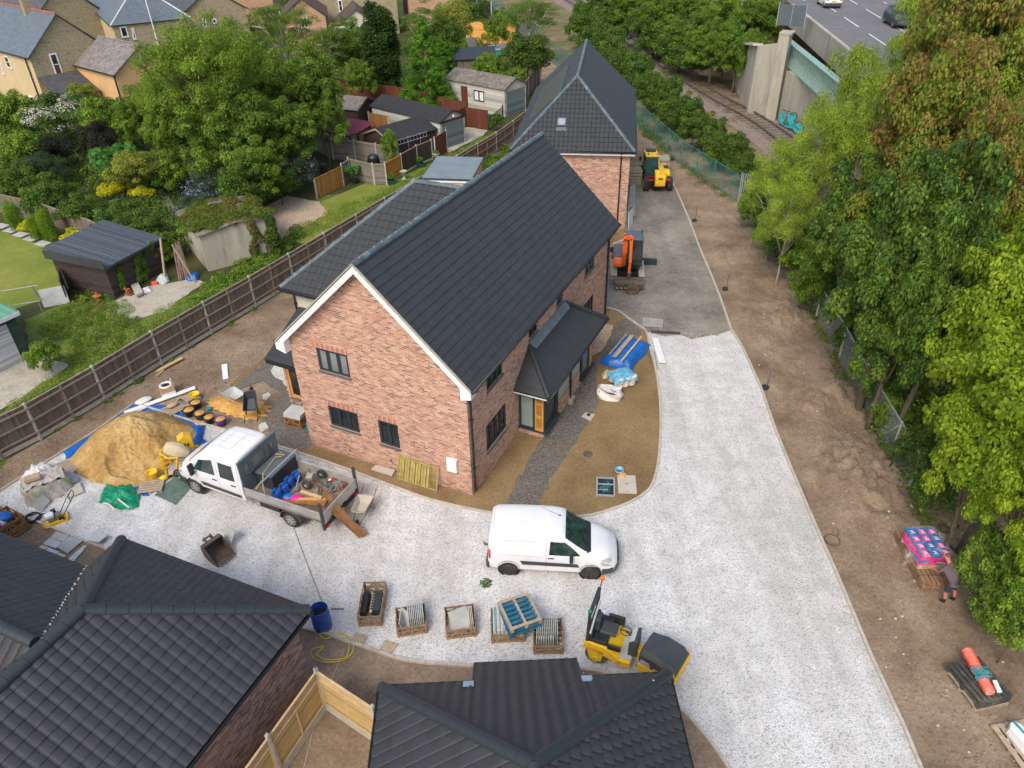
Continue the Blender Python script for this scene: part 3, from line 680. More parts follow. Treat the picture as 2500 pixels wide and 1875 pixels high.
for sgn in(1,-1):
 a=V((-Wd/2+sgn*(Wd/2+ov),-.34,zl-.04));b=V((-Wd/2,-.34,zr-.04));dn=V((0,0,-.27))
 m.ext([a,b,b+dn,a+dn],(0,.03,0));m.ext([a+dn+V((0,.03,.03)),b+dn+V((0,.03,.03)),b+dn+V((0,.34,.03)),a+dn+V((0,.34,.03))],(0,0,.015))
 x0=-Wd/2+sgn*(Wd/2+ov)
 bx=[V((x0,0,zl-.02)),V((x0,0,zl-.3)),V((x0-sgn*.42,0,zl-.42)),V((x0-sgn*.42,0,zl+.25))]
 m.ext([p+V((0,-.335,0))for p in bx],(0,.36,0))
 dn2=V((0,0,.005));aa=a+V((0,-.01,.045));bb_=b+V((0,-.01,.045))
 v.ext([aa,bb_,bb_+V((0,0,.07)),aa+V((0,0,.07))],(0,.05,0))
 m.ext([V((x0,-.3,zl-.17)),V((x0,Ln+.2,zl-.17)),V((x0,Ln+.2,zl-.0)),V((x0,-.3,zl-.0))],(-sgn*.03,0,0))
 m.ext([V((x0,-.3,zl-.19)),V((x0,Ln+.2,zl-.19)),V((x0-sgn*.39,Ln+.2,zl-.19)),V((x0-sgn*.39,-.3,zl-.19))],(0,0,.02))
m.build('bargeboard',M['white_paint'],H1);v.build('verge_mortar',M['mortar'],H1)
gutter(H1,(ov+.07,-.3,zl+.0),(ov+.07,Ln+.2,zl+.0));gutter(H1,(-Wd-ov-.07,-.3,zl),(-Wd-ov-.07,Ln+.2,zl))
pipe(H1,[(ov+.07,.15,zl-.03),(.28,.15,zl-.3),(.07,.15,zl-.45),(.07,.15,.15)],name='downpipe')
pipe(H1,[(ov+.07,Ln-.25,zl-.03),(.28,Ln-.25,zl-.3),(.07,Ln-.25,zl-.45),(.07,Ln-.25,.1)],.05,name='downpipe')
wx0,wy0,wy1,wz=-11.0,4.25,12.65,4.75
m=MB()
for a,b in(((wx0,wy0),(-Wd,wy0)),((wx0,wy1),(wx0,wy0)),((-Wd,wy1),(wx0,wy1))):wall_panel(m,Wall(a,b),0,wz)
m.build('wing_wall',M['render_cream'],H1)
we=.38;a=(wx0-we,wy0-we,wz-.05);b=(wx0-we,wy1+we,wz-.05);zt=8.6;ym=(wy0+wy1)/2;hx=wx0-we+(ym-wy0+we);jx=-Wd/2-(zr-zt)/math.tan(pit)
jl=-Wd/2-(zr-(wz-.05))/math.tan(pit)
roof_plane(H1,[a,(jl,wy0-we,wz-.05),(jx,ym,zt),(hx,ym,zt)],course=.33,amp=.03,step=.035,name='wing_roof_slope',mat='tile')
roof_plane(H1,[b,(jl,wy1+we,wz-.05),(jx,ym,zt),(hx,ym,zt)],course=.33,amp=.03,step=.035,name='wing_roof_slope')
roof_plane(H1,[a,b,(hx,ym,zt)],course=.33,amp=.03,step=.035,name='wing_roof_slope')
ridge(H1,(a[0]+.05,a[1]+.05,a[2]+.05),(hx,ym,zt+.04),.13,'ridge_light');ridge(H1,(b[0],b[1],b[2]),(hx,ym,zt+.04),.13,'ridge_light');ridge(H1,(hx,ym,zt+.04),(jx+.2,ym,zt+.04),.13,'ridge_light')
gutter(H1,(wx0-we,wy0-we-.05,wz-.08),(-Wd-.1,wy0-we-.05,wz-.08));pipe(H1,[(wx0+.1,wy0-we-.03,wz-.1),(wx0+.1,wy0-.07,wz-.4),(wx0+.1,wy0-.07,3.4)])
m=MB();m.bb(wx0-we,wx0-we+.02,wy0-we,wy1+we,wz-.25,wz-.09);m.bb(wx0-we+.02,-Wd-.3,wy0-we,wy0-we+.02,wz-.25,wz-.09);m.build('fascia',M['dark_plastic'],H1)
gx0,gy0=-10.35,2.05
rw=Wall((gx0,gy0),(-Wd,gy0),host=H1);lw=Wall((gx0,wy0),(gx0,gy0),host=H1)
m=MB();wall_panel(m,rw,0,2.45,[(.12,rw.L-.1,.35,2.3)]);wall_panel(m,lw,0,2.9);m.build('garden_room_wall',M['brick_main'],H1,uv=True)
fo=window(H1,rw,.12,rw.L-.1,.35,2.3,n=3,frame='orange_wood',pane='glass',sill=True,fw=.1,name='garden_door')
roof_plane(H1,[(gx0-.45,gy0-.5,2.5),(-Wd-.02,gy0-.5,2.5),(-Wd-.02,wy0,3.7),(gx0-.45,wy0,3.7)],course=.3,tile=.3,flat=True,name='lean_to_roof')
m=MB();m.bb(gx0-.4,-Wd,gy0-.5,gy0-.46,2.3,2.47);m.build('fascia',M['black_plastic'],H1)
bx1=1.12;by0,by1=4.25,10.1
sw=Wall((0,by0),(bx1,by0),host=H1);fwl=Wall((bx1,by0),(bx1,by1),host=H1)
nw=Wall((bx1,by1),(0,by1),host=H1)
m=MB();wall_panel(m,sw,0,.32);wall_panel(m,fwl,0,.32,u1=1.4);wall_panel(m,fwl,0,.85,u0=1.45,u1=4.2);wall_panel(m,fwl,0,.3,u0=4.2);wall_panel(m,nw,0,2.5)
m.build('bay_plinth',M['brick_main'],H1,uv=True)
for a_ in((0,bx1-.005,by0-.08,by0,.3,.36),(bx1,bx1+.16,by0-.08,by0+1.5,.3,.36),(bx1,bx1+.14,by0+4.15,by1,.3,.36)):s=MB();s.bb(*a_);s.build('bay_sill',M['anthracite'],H1)
window(H1,sw,.04,.74,.37,2.5,n=1,pane='frosted',depth=.02,sill=False,name='side_window',fw=.05)
d=MB();d.bb(.75,.81,by0-.04,by0+.03,.37,2.5);d.bb(1.05,1.12,by0-.04,by0+.03,.37,2.5)
for z in(.37,1.02,1.68,2.35):d.bb(.81,1.05,by0-.04,by0+.03,z,z+.13)
d.mat(1).bb(.81,1.05,by0-.01,by0+.01,.37,2.5);d.build('porch_post',[M['orange_wood'],plain('orange_wood_dark',(.4,.18,.04),.6)],H1)
window(H1,fwl,.08,1.35,.37,2.45,n=1,pane='glass',depth=.02,sill=False,name='porch_door',fw=.09)
m=MB();m.ext([fwl.at(1.47,.87,-.04),fwl.at(2.9,.87,-.04),fwl.at(2.9,2.45,-.04),fwl.at(1.47,2.45,-.04)],fwl.n*.03);m.ext([fwl.at(2.98,.87,-.04),fwl.at(4.15,.87,-.04),fwl.at(4.15,2.45,-.04),fwl.at(2.98,2.45,-.04)],fwl.n*.03);m.build('bay_boarding',M['board_grey'],H1)
m=MB();m.ext([fwl.at(1.37,.3,-.03),fwl.at(1.47,.3,-.03),fwl.at(1.47,2.5,-.03),fwl.at(1.37,2.5,-.03)],fwl.n*.08);m.build('bay_mullion',M['anthracite'],H1)
window(H1,fwl,4.28,5.3,.37,2.45,n=1,pane='glass_dim',depth=.02,sill=False,name='front_door',fw=.1)
m=MB();m.ext([fwl.at(5.45,.3,-.03),fwl.at(5.62,.3,-.03),fwl.at(5.62,2.5,-.03),fwl.at(5.45,2.5,-.03)],fwl.n*.05);m.build('porch_post',M['orange_wood'],H1)
m=MB();m.bb(.05,bx1-.05,by0+.06,by1-.05,.05,2.5);m.build('interior',M['dark_plastic'],H1)
ex,ey0,ey1,ez,tz=1.55,3.75,10.75,2.5,3.72
roof_plane(H1,[(ex,ey0,ez),(ex,ey1,ez),(0,ey1-1.5,tz),(0,ey0+1.55,tz)],tile=.3,course=.26,flat=True,stagger=True,step=.012,name='porch_roof_slope')
roof_plane(H1,[(0,ey0,ez),(ex,ey0,ez),(0,ey0+1.55,tz)],tile=.3,course=.26,flat=True,step=.012,name='porch_roof_slope')
roof_plane(H1,[(0,ey1,ez),(ex,ey1,ez),(0,ey1-1.5,tz)],tile=.3,course=.26,flat=True,step=.012,name='porch_roof_slope')
ridge(H1,(ex,ey0+.02,ez+.04),(.02,ey0+1.55,tz+.05),.11,'ridge');ridge(H1,(ex,ey1-.02,ez+.04),(.02,ey1-1.5,tz+.05),.11,'ridge')
m=MB();m.ext([(0.0,ey0+1.45,tz+.12),(.0,ey1-1.4,tz+.12),(.28,ey1-1.6,tz-.17),(.28,ey0+1.7,tz-.17)],(.006,0,.012));m.build('lead_flashing',M['lead'],H1)
m=MB();m.bb(ex-.02,ex+.02,ey0,ey1,ez-.17,ez-.01);m.bb(.01,ex-.02,ey0-.0,ey0+.03,ez-.17,ez-.03);m.bb(.01,ex-.03,ey0+.04,ey1-.02,ez-.1,ez-.08);m.build('fascia',M['anthracite'],H1)
m=MB();m.bb(.02,ex-.1,ey0-.02,ey0-.002,ez-.12,ez-.07);m.build('gutter',M['white_upvc'],H1)
gutter(H1,(ex+.05,ey0,ez-.02),(ex+.05,ey1,ez-.02),.05);pipe(H1,[(ex+.05,7.15,ez-.05),(ex-.05,7.15,ez-.3),(bx1+.06,7.15,ez-.45),(bx1+.06,7.15,.12)],.045)
m=MB();m.ext([gab.at(6.63,1.0,0),gab.at(7.05,1.0,0),gab.at(7.05,1.6,0),gab.at(6.63,1.6,0)],gab.n*.14);m.build('meter_box',M['white_upvc'],H1,bevel=.01)
m=MB();m.cyl(gab.at(2.0,.35,0),gab.at(2.0,.35,.02),.06);m.cyl(gab.at(4.0,0.55,0),gab.at(4.0,.55,.06),.05);m.build('vent',M['steel'],H1)
g0=G(1526.4,555);FA=-R(8.25);H2=thing('brick_house','brick house with a grey hipped roof and small round skylight, behind the long one','house',g0,FA)
W2,L2,ZE2=7.25,15.4,4.95
fr=Wall((-W2,0),(0,0),host=H2);er=Wall((0,0),(0,L2),host=H2);lr=Wall((-W2,L2),(-W2,0),host=H2);br=Wall((0,L2),(-W2,L2),host=H2)
m=MB();wall_panel(m,fr,0,ZE2);m.build('front_wall',M['brick_main'],H2,uv=True)
m=MB();wall_panel(m,er,0,ZE2,[(1.0,3.4,.05,2.2),(5,6.4,1.0,2.2),(5,6.4,3.6,4.7)]);m.build('side_wall',M['brick_main'],H2,uv=True)
m=MB();wall_panel(m,lr,0,ZE2);wall_panel(m,br,0,ZE2);m.poly([br.at(0,ZE2),br.at(W2,ZE2),br.at(W2/2,8.4)]);m.build('rear_wall',M['brick_main'],H2,uv=True)
for o,n in(((5,6.4,1.0,2.2),2),((5,6.4,3.6,4.7),2)):window(H2,er,*o,n=n)
window(H2,er,1.0,3.4,.05,2.2,n=2,name='garage_door',sill=False)
o2=.3;ze=ZE2+.08;zt=ze+(W2/2+o2)*math.tan(R(42.5));fA=(-W2-o2,-o2,ze);fB=(o2,-o2,ze);ap=(-W2/2,W2/2,zt);rb=(-W2/2,L2+.2,zt)
roof_plane(H2,[fA,fB,ap],course=.33,tile=.28,amp=.035,step=.035,name='roof_slope');roof_plane(H2,[(o2,-o2,ze),(o2,L2+.2,ze),rb,ap],course=.33,tile=.26,amp=.02)
roof_plane(H2,[(-W2-o2,-o2,ze),(-W2-o2,L2+.2,ze),rb,ap],course=.33,tile=.26,amp=.02)
up=.05
for a_,b_ in((fA,ap),(fB,ap),(ap,rb)):ridge(H2,V(a_)+V((0,0,up)),V(b_)+V((0,0,up)),.12,'ridge_light')
m=MB();m.bb(-W2-o2+.1,o2-.02,-o2-.0,-o2+.03,ze-.22,ze-.06);m.bb(o2-.03,o2,-o2+.04,L2,ze-.22,ze-.06);m.bb(-W2-o2+.1,o2-.04,-o2+.04,-.002,ze-.22,ze-.2);m.build('fascia',M['white_upvc'],H2)
gutter(H2,(-W2-o2,-o2-.05,ze-.03),(o2,-o2-.05,ze-.03),.055);gutter(H2,(o2+.05,-o2,ze-.03),(o2+.05,L2,ze-.03),.055)
pipe(H2,[(-.55,-o2-.03,ze-.05),(-.55,-.2,ze-.3),(-.55,-.06,ze-.4),(-.55,-.06,.05)],.045)
pt=math.atan2(zt-ze,W2/2+o2)
def on_slope(px,py,host,p,n):
 Mw=Matrix.Translation(host.location)@Matrix.Rotation(host.rotation_euler.z,4,'Z');o=Mw@V(p);nn=Mw.to_3x3()@V(n)
 d=FWD+CR*((px-1250)/FPX)-CU*((py-937.5)/FPX);c=V((0,0,HC));t=(o-c).dot(nn)/d.dot(nn);return Mw.inverted()@(c+d*t)
nf=V((0,-math.sin(pt),math.cos(pt)));q=on_slope(1371.5,300,H2,fA,nf)
ey_=V((0,math.cos(pt),math.sin(pt)));MM=Matrix(((1,ey_.x,nf.x),(0,ey_.y,nf.y),(0,ey_.z,nf.z)))
m=MB();m.box(q+nf*.08,(.62,.62,.12),M=MM);m.mat(1).box(q+nf*.145,(.5,.5,.02),M=MM);k=len(m.v);m.mat(2).cyl(q+nf*.15,q+nf*.17,.21,n=20);m.mat(3).box(q+nf*.045-ey_*.46,(.66,.3,.03),M=MM)
m.build('skylight',[M['anthracite'],M['glass_dim'],plain('skylight_dome',(.3,.35,.42),.2),M['anth_light']],H2)
nl=V((-math.sin(pt),0,math.cos(pt)));sl_=V((math.cos(pt),0,math.sin(pt)));ML=Matrix(((0,sl_.x,nl.x),(1,sl_.y,nl.y),(0,sl_.z,nl.z)))
for k in range(4):
 p=V((-W2-o2,4.2+k*2.1,ze))+sl_*2.6+nl*.07
 m=MB();m.box(p,(2.0,2.8,.04),M=ML);m.mat(1).box(p+nl*.022,(1.92,2.7,.01),M=ML);m.build('solar_panel',[M['anth_light'],plain('panel_glass',(.045,.047,.04),.35)],H2)
def frame2(a,b,z=0):A=G(*a,z);B=G(*b,z);A.z=0;return A,ang(A,V((B.x,B.y,0))),(V((B.x,B.y,0))-A).length
o,rz,L=frame2((1029,436.7),(1151,440.5),2.65)
H3=thing('flat_roofed_garage','small cream garage with a flat blue grey roof and white fascia behind the long house','garage',o,rz)
m=MB();m.bb(.12,L-.12,.12,4.5,0,2.5);m.build('wall',M['cream_clad'],H3);m=MB();m.bb(0,L,0,4.7,2.62,2.7);m.build('roof',M['flat_grey'],H3,bevel=.02)
m=MB();m.bb(0.01,L-.01,.01,4.69,2.44,2.618);m.build('fascia',M['white_upvc'],H3);m=MB();m.bb(-.02,L+.02,-.03,-.005,2.6,2.72);m.bb(L+.01,L+.05,-.03,4.7,2.6,2.72);m.build('roof_edge',M['anthracite'],H3)
def hz_px(px,py,p):
 d=FWD+CR*((px-1250)/FPX)-CU*((py-937.5)/FPX);return HC+d.z*(p.x*d.x+p.y*d.y)/(d.x*d.x+d.y*d.y)
zE=3.22;a=G(296,1317,zE);b=G(757,1490,zE);rz=ang(a,b);Wb=(b-a).length;u_=(b-a).normalized();AZ=hz_px(205,1488,b-u_*Wb/2+V((u_.y,-u_.x,0))*Wb/2)
H4=thing('brick_house','brick house with dark interlocking roof tiles filling the lower left corner','house',(a.x,a.y,0),rz)
pa=(0,0,zE);pb=(Wb,0,zE);ap=(Wb/2,-Wb/2,AZ);Lb=15;ra=(Wb/2,-Lb,AZ)
kw=dict(course=.3,tile=.275,amp=.05,step=.028,mat='tile_brown')
roof_plane(H4,[pb,(Wb,-Lb,zE),ra,ap],**kw);roof_plane(H4,[pa,pb,ap],**dict(kw,stagger=True))
ca=V((-2.0,0,0))
s4=(AZ-zE)/(Wb/2)
wq=on_slope(193,1397,H4,(0,0,zE),V((-s4,0,1)).normalized())
vy=wq.y
roof_plane(H4,[pa,(0,vy,zE),(0,-Lb,zE),ra,ap],**dict(kw,stagger=True))
rw_=3.2;ry=vy-rw_;rzz=zE+rw_*s4;tx=(rzz-zE)/s4
roof_plane(H4,[(-14,vy,zE+.02),(0,vy,zE+.02),(tx,ry,rzz+.02),(-14,ry,rzz+.02)],**kw)
roof_plane(H4,[(-14,ry-rw_,zE+.02),(0,ry-rw_,zE+.02),(tx,ry,rzz+.02),(-14,ry,rzz+.02)],**kw)
for p,q in((pa,ap),(pb,ap),(ap,ra)):ridge(H4,V(p)+V((0,0,.06)),V(q)+V((0,0,.06)),.16,'ridge',seg=.5)
ridge(H4,(-14,ry,rzz+.08),(tx-.15,ry,rzz+.08),.15,'ridge')
m=MB();random.seed(3)
for k in range(26):
 t=k/26;p=V((0,vy,zE)).lerp(V((tx,ry,rzz)),t);m.box(p+V((.0,.0,.05)),(.16,.05,.07),rz=-.5+random.uniform(-.3,.3))
m.build('valley_mortar',M['mortar'],H4)
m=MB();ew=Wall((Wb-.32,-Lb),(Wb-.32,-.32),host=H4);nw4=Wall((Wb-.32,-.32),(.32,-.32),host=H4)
wall_panel(m,ew,0,zE);wall_panel(m,nw4,0,zE);m.bb(-13.7,.3,vy-2*rw_+.3,vy-.32,0,zE-.05);m.build('wall',M['brick_shaded'],H4,uv=True)
gutter(H4,(Wb+.05,-Lb,zE-.05),(Wb+.05,.0,zE-.05),.055);gutter(H4,(0,.05,zE-.05),(Wb,.05,zE-.05),.055);gutter(H4,(-14,vy+.05,zE-.05),(-.1,vy+.05,zE-.05),.055)
m=MB();m.bb(Wb-.3,Wb,-Lb,-.03,zE-.2,zE-.09);m.bb(0,Wb-.31,-.3,-.03,zE-.2,zE-.09);m.build('fascia',M['anthracite'],H4)
q=on_slope(547,1573,H4,pb,V((s4,0,1)).normalized());nn=V((s4,0,1)).normalized();ss=V((-1,0,s4)).normalized();Mx=Matrix(((ss.x,0,nn.x),(0,1,0),(ss.z,0,nn.z)))
m=MB();m.box(q+nn*.05,(.3,.24,.07),M=Mx);m.box(q+nn*.09-ss*.02,(.2,.16,.03),M=Mx);m.build('roof_vent',M['ridge'],H4,bevel=.01)
zE=3.1;a=G(929.9,1678,zE);b=G(1631,1645.6,zE);rz=ang(a,b);Wc=(b-a).length;u_=(b-a).normalized();AZ=hz_px(1293,1868,a+u_*Wc/2+V((u_.y,-u_.x,0))*Wc/2)
H5=thing('brick_house','hipped dark tiled house roof at the bottom edge, right of the slatted fence','house',(a.x,a.y,0),rz)
pa=(0,0,zE);pb=(Wc,0,zE);zt5=AZ;ap=(Wc/2,-Wc/2,zt5);s5=(zt5-zE)/(Wc/2);Lc=12
kw=dict(course=.31,tile=.29,amp=.045,step=.026,mat='tile_brown',stagger=False,prof='wave')
q=on_slope(1156.5,1623.6,H5,(0,0,zE),V((0,s5,1)).normalized());q1_=on_slope(1409.8,1613.3,H5,(0,0,zE),V((0,s5,1)).normalized());dx0,dx1,dd_=q.x,q1_.x,q.y
roof_plane(H5,[(0,0,zE),(dx0,0,zE),(dx0,-dx0,zE+dx0*s5)],**kw)
roof_plane(H5,[(dx0,dd_,zE-dd_*s5),(dx1,dd_,zE-dd_*s5),(dx1,-(Wc-dx1),zE+(Wc-dx1)*s5),ap,(dx0,-dx0,zE+dx0*s5)],**kw)
roof_plane(H5,[(dx1,0,zE),(Wc,0,zE),(dx1,-(Wc-dx1),zE+(Wc-dx1)*s5)],**kw)
roof_plane(H5,[pa,(0,-Lc,zE),(Wc/2,-Lc,zt5),ap],**dict(kw,tile=.3,course=.22,prof='roll',amp=.025));roof_plane(H5,[pb,(Wc,-Lc,zE),(Wc/2,-Lc,zt5),ap],**dict(kw,stagger=True,tile=.3,prof='roll',course=.3))
for p,q in((pa,ap),(pb,ap),(ap,(Wc/2,-Lc,zt5))):ridge(H5,V(p)+V((0,0,.06)),V(q)+V((0,0,.06)),.15,'ridge')
LN=plain('lead_new',(.4,.5,.58),.6,var=.2)
for x in(dx0-.08,dx1+.08):m=MB();m.ext([(x-.13,.02,zE+.06),(x+.13,.02,zE+.06),(x+.13,-.26,zE+.06+.26*s5),(x-.13,-.26,zE+.06+.26*s5)],(0,0,.012));m.build('lead_flashing',LN,H5)
m=MB();m.bb(.3,Wc-.3,-Lc,-.3,0,zE-.03);m.bb(dx0+.1,dx1-.1,-.3,.4,0,zE-.35);m.build('wall',M['brick_main'],H5,uv=True)
gutter(H5,(0,.05,zE-.05),(dx0-.05,.05,zE-.05),.055);gutter(H5,(dx1+.05,.05,zE-.05),(Wc,.05,zE-.05),.055);gutter(H5,(Wc+.05,-Lc,zE-.05),(Wc+.05,0,zE-.05),.055);gutter(H5,(-.05,-Lc,zE-.05),(-.05,0,zE-.05),.055)
gutter(H5,(dx0,dd_+.05,zE-dd_*s5-.05),(dx1,dd_+.05,zE-dd_*s5-.05),.055)
def bg_house(name,label,o,rz,W,D,ze,zr,wallm,roofm,wins=(),ridge_axis='y',hip=False,ridgem='slate_dark',ov=.25,chim=None,wallm2=None):
 h=thing(name,label,'house',o,rz)
 f=Wall((0,0),(W,0),host=h);r_=Wall((W,0),(W,D),host=h);b_=Wall((W,D),(0,D),host=h);l_=Wall((0,D),(0,0),host=h)
 ws={'f':f,'r':r_,'l':l_,'b':b_}
 m=MB();m2=MB()
 for k,w in ws.items():wall_panel(m2 if(wallm2 and k=='l')else m,w,0,ze)
 if ridge_axis=='y' and not hip:m.poly([f.at(0,ze),f.at(W,ze),f.at(W/2,zr-.1)]);m.poly([b_.at(0,ze),b_.at(W,ze),b_.at(W/2,zr-.1)])
 if ridge_axis=='x' and not hip:m.poly([r_.at(0,ze),r_.at(D,ze),r_.at(D/2,zr-.1)]);m.poly([l_.at(0,ze),l_.at(D,ze),l_.at(D/2,zr-.1)])
 m.build('wall',M[wallm],h,uv=True)
 if wallm2:m2.build('side_wall',M[wallm2],h,uv=True)
 k=dict(flat=True,course=.3,tile=.5,step=.02,mat=roofm,stagger=True)
 if ridge_axis=='y':
  y0=W/2 if hip else-ov
  e0=-ov
  roof_plane(h,[(-ov,e0,ze),(-ov,D,ze),(W/2,D,zr),(W/2,y0,zr)],**k);roof_plane(h,[(W+ov,e0,ze),(W+ov,D,ze),(W/2,D,zr),(W/2,y0,zr)],**k)
  if hip:roof_plane(h,[(-ov,e0,ze),(W+ov,e0,ze),(W/2,y0,zr)],**k);ridge(h,(-ov,e0,ze+.02),(W/2,y0,zr+.02),.1,ridgem,clips=False);ridge(h,(W+ov,e0,ze+.02),(W/2,y0,zr+.02),.1,ridgem,clips=False)
  ridge(h,(W/2,y0,zr+.03),(W/2,D,zr+.03),.12,ridgem,clips=False)
 else:
  roof_plane(h,[(-ov,-ov,ze),(W+ov,-ov,ze),(W+ov,D/2,zr),(-ov,D/2,zr)],**k);roof_plane(h,[(-ov,D+ov,ze),(W+ov,D+ov,ze),(W+ov,D/2,zr),(-ov,D/2,zr)],**k)
  ridge(h,(-ov,D/2,zr+.03),(W+ov,D/2,zr+.03),.12,ridgem,clips=False)
 g=MB()
 if ridge_axis=='y':g.cyl((-ov-.05,-ov,ze-.03),(-ov-.05,D,ze-.03),.07,n=6);g.cyl((W+ov+.05,-ov,ze-.03),(W+ov+.05,D,ze-.03),.07,n=6)
 else:g.cyl((-ov,-ov-.05,ze-.03),(W+ov,-ov-.05,ze-.03),.07,n=6)
 g.build('gutter',M['black_plastic'],h)
 for(wk,x0,y0_,x1,y1_,n,hz_)in wins:
  w=ws[wk];u0,z1=w.px(x0,y0_);u1,z0=w.px(x1,y1_)
  if u1<u0:u0,u1=u1,u0
  if z1<z0:z0,z1=z1,z0
  z0=max(.2,z0);window(h,w,u0,u1,z0,max(z1,z0+.5),n=n,frame='white_upvc',proud=True,sillmat='conc_edge',hz=hz_,fw=.09)
 for c in(chim or()):
  m=MB();m.bb(c[0]-.45,c[0]+.45,c[1]-.3,c[1]+.3,c[2],c[3]);m.bb(c[0]-.5,c[0]+.5,c[1]-.35,c[1]+.35,c[3]-.2,c[3]);m.build('chimney',M[wallm],h,uv=True)
  m=MB()
  for dx in(-.22,.22):m.cyl((c[0]+dx,c[1],c[3]),(c[0]+dx,c[1],c[3]+.35),.12,.1)
  m.build('chimney_pot',M['terracotta'],h)
 return h,ws
eA=R(50)
M['ridge_red']=plain('ridge_red',(.42,.11,.06),.8,var=.2)
hA,wA=bg_house('terraced_house','buff brick gabled house with blue slate roof and red ridge, at the top left',(-45.7,77.6,0),eA,7.2,13,5.5,8.9,'brick_buff','slate',[('f',118,132,155,182,1,1),('l',8,135,30,168,1,1),('l',70,232,90,258,1,0),('l',0,150,8,180,1,0)],ridgem='ridge_red',chim=[(3.4,5.5,8.0,10.9)],wallm2='buff_render')
pipe(hA,[(-.12,.9,5.4),(-.12,.9,.2)],.07)
hx,wx_=bg_house('house_extension','orange rendered extension with weathered tiled roof beside the buff brick gable',V((-45.7,77.6,0))+Matrix.Rotation(eA,3,'Z')@V((4.0,-8,0)),eA,6,8,4.2,6.4,'orange_render','tile_old',[('f',340,133,347,150,1,0)],ridgem='tile_old')
pipe(hx,[(-.1,.1,4.1),(-.1,.1,.2)],.07)
lt=thing('lean_to','low slate lean-to against the buff brick gable wall','outbuilding',V((-45.7,77.6,0)),eA)
m=MB();m.bb(.2,3.9,-3.8,-.05,0,2.2);m.build('wall',M['buff_render'],lt);roof_plane(lt,[(.0,-4,2.2),(3.95,-4,2.2),(3.95,-.02,3.7),(0,-.02,3.7)],flat=True,tile=.5,mat='slate_dark',stagger=True)
hB,wB=bg_house('terraced_house','yellow rendered house with a large grey hipped slate roof at the top left edge',(-45,94.7,0),R(31),8.5,24,5.6,9.2,'brick_buff','slate',[('f',291,66,315,90,1,0),('f',320,68,330,80,1,0),('f',322,82,334,95,1,0)],hip=True,wallm2='buff_render',ridgem='clip')
pipe(hB,[(4.2,-.3,9),(4.3,-.35,2)],.07,'white_upvc')
bg_house('terraced_house','tall orange brick house behind the big feathery tree, with tall white window',(-44,122,0),R(10),10,12,9.0,11.5,'brick_orange','slate_dark',[('f',541,20,557,62,1,1)],ridge_axis='x')
bg_house('terraced_house','buff brick gabled house with half hidden windows left of the orange brick house',(-41,106,0),R(31),8,12,5.0,7.8,'brick_buff','slate_dark',[('f',492,45,506,66,1,0),('f',517,46,530,57,1,0)])
bg_house('terraced_house','orange brick gabled rear wing with brown roof and white window, behind the birch',(-28.5,106,0),R(12),5.5,9,4.3,6.5,'brick_orange','tile_redbrown',[('f',732,42,754,68,2,0)])
bg_house('terraced_house','tall mixed brick house with two narrow white windows at the top edge',(-26,117,0),R(12),11,10,8.5,11,'brick_buff','slate_dark',[('f',764,8,780,36,2,0),('f',824,0,838,28,1,1)],ridge_axis='x')
bg_house('terraced_house','brown brick house half hidden behind the tall conifer at the top',(-13.8,121,0),R(12),8,9,7,9.5,'brick_orange','slate_dark',[('f',878,6,888,22,1,0),('f',896,14,912,26,3,0)],ridge_axis='x')
hh,_=bg_house('house_extension','single storey extension with brown pantile roof and cream end wall behind the glass lean-to',(-21.5,105,0),R(12),5.5,8,3.0,5.2,'render_cream','tile_redbrown')
cs=thing('glazed_lean_to','white framed glazed lean-to with grey roof panels beside the tall conifer','conservatory',(-21.2,100.6,0),R(6))
m=MB();m.ext([(0,0,2.4),(5.2,0,2.4),(5.2,3.8,3.3),(0,3.8,3.3)],(0,0,.03));m.build('glass_roof',M['glass_dim'],cs)
m=MB()
for k in range(8):x=.03+k*.735;m.bar((x,-.02,2.46),(x,3.82,3.36),.1,.07)
m.bar((0,0,2.4),(5.2,0,2.4),.12,.16);m.bar((0,3.8,3.33),(5.2,3.8,3.33),.12,.12)
for x in(.05,1.7,3.4,5.15):m.bar((x,0,0),(x,0,2.4),.08,.08)
m.bar((5.15,0,1.1),(5.15,3.8,1.1),.06,.06);m.bar((0,0,.9),(5.2,0,.9),.06,.06);m.build('white_frame',M['white_upvc'],cs)
bg_house('terraced_house','dark slate roofed house wedged between the blue roof and the hipped slate roof',(-56,99,0),R(50),8,16,5.8,9.4,'brick_buff','slate_dark')
bg_house('terraced_house','far slate roofed house cut by the top left corner',(-78,112,0),R(50),9,16,6,10,'brick_buff','slate')
cs=thing('conservatory','white framed conservatory glimpsed through the big feathery tree','conservatory',G(548,262),R(-25))
m=MB()
for x in(0,1.2,2.4,3.6):
 for y in(0,3):m.bar((x,y,0),(x,y,2.2),.08,.08)
 m.bar((x,0,2.2),(x,1.5,3.1),.07,.07);m.bar((x,3,2.2),(x,1.5,3.1),.07,.07)
for z,y in((2.2,0),(2.2,3),(3.1,1.5),(1.0,0)):m.bar((0,y,z),(3.6,y,z),.09,.09)
m.build('white_frame',M['white_upvc'],cs)
m=MB();m.ext([(0,0,2.2),(3.6,0,2.2),(3.6,1.5,3.1),(0,1.5,3.1)],(0,0,.02));m.ext([(0,3,2.2),(3.6,3,2.2),(3.6,1.5,3.1),(0,1.5,3.1)],(0,0,.02));m.bb(.02,3.58,-.01,.01,0,2.18);m.build('glass',M['glass_dim'],cs)
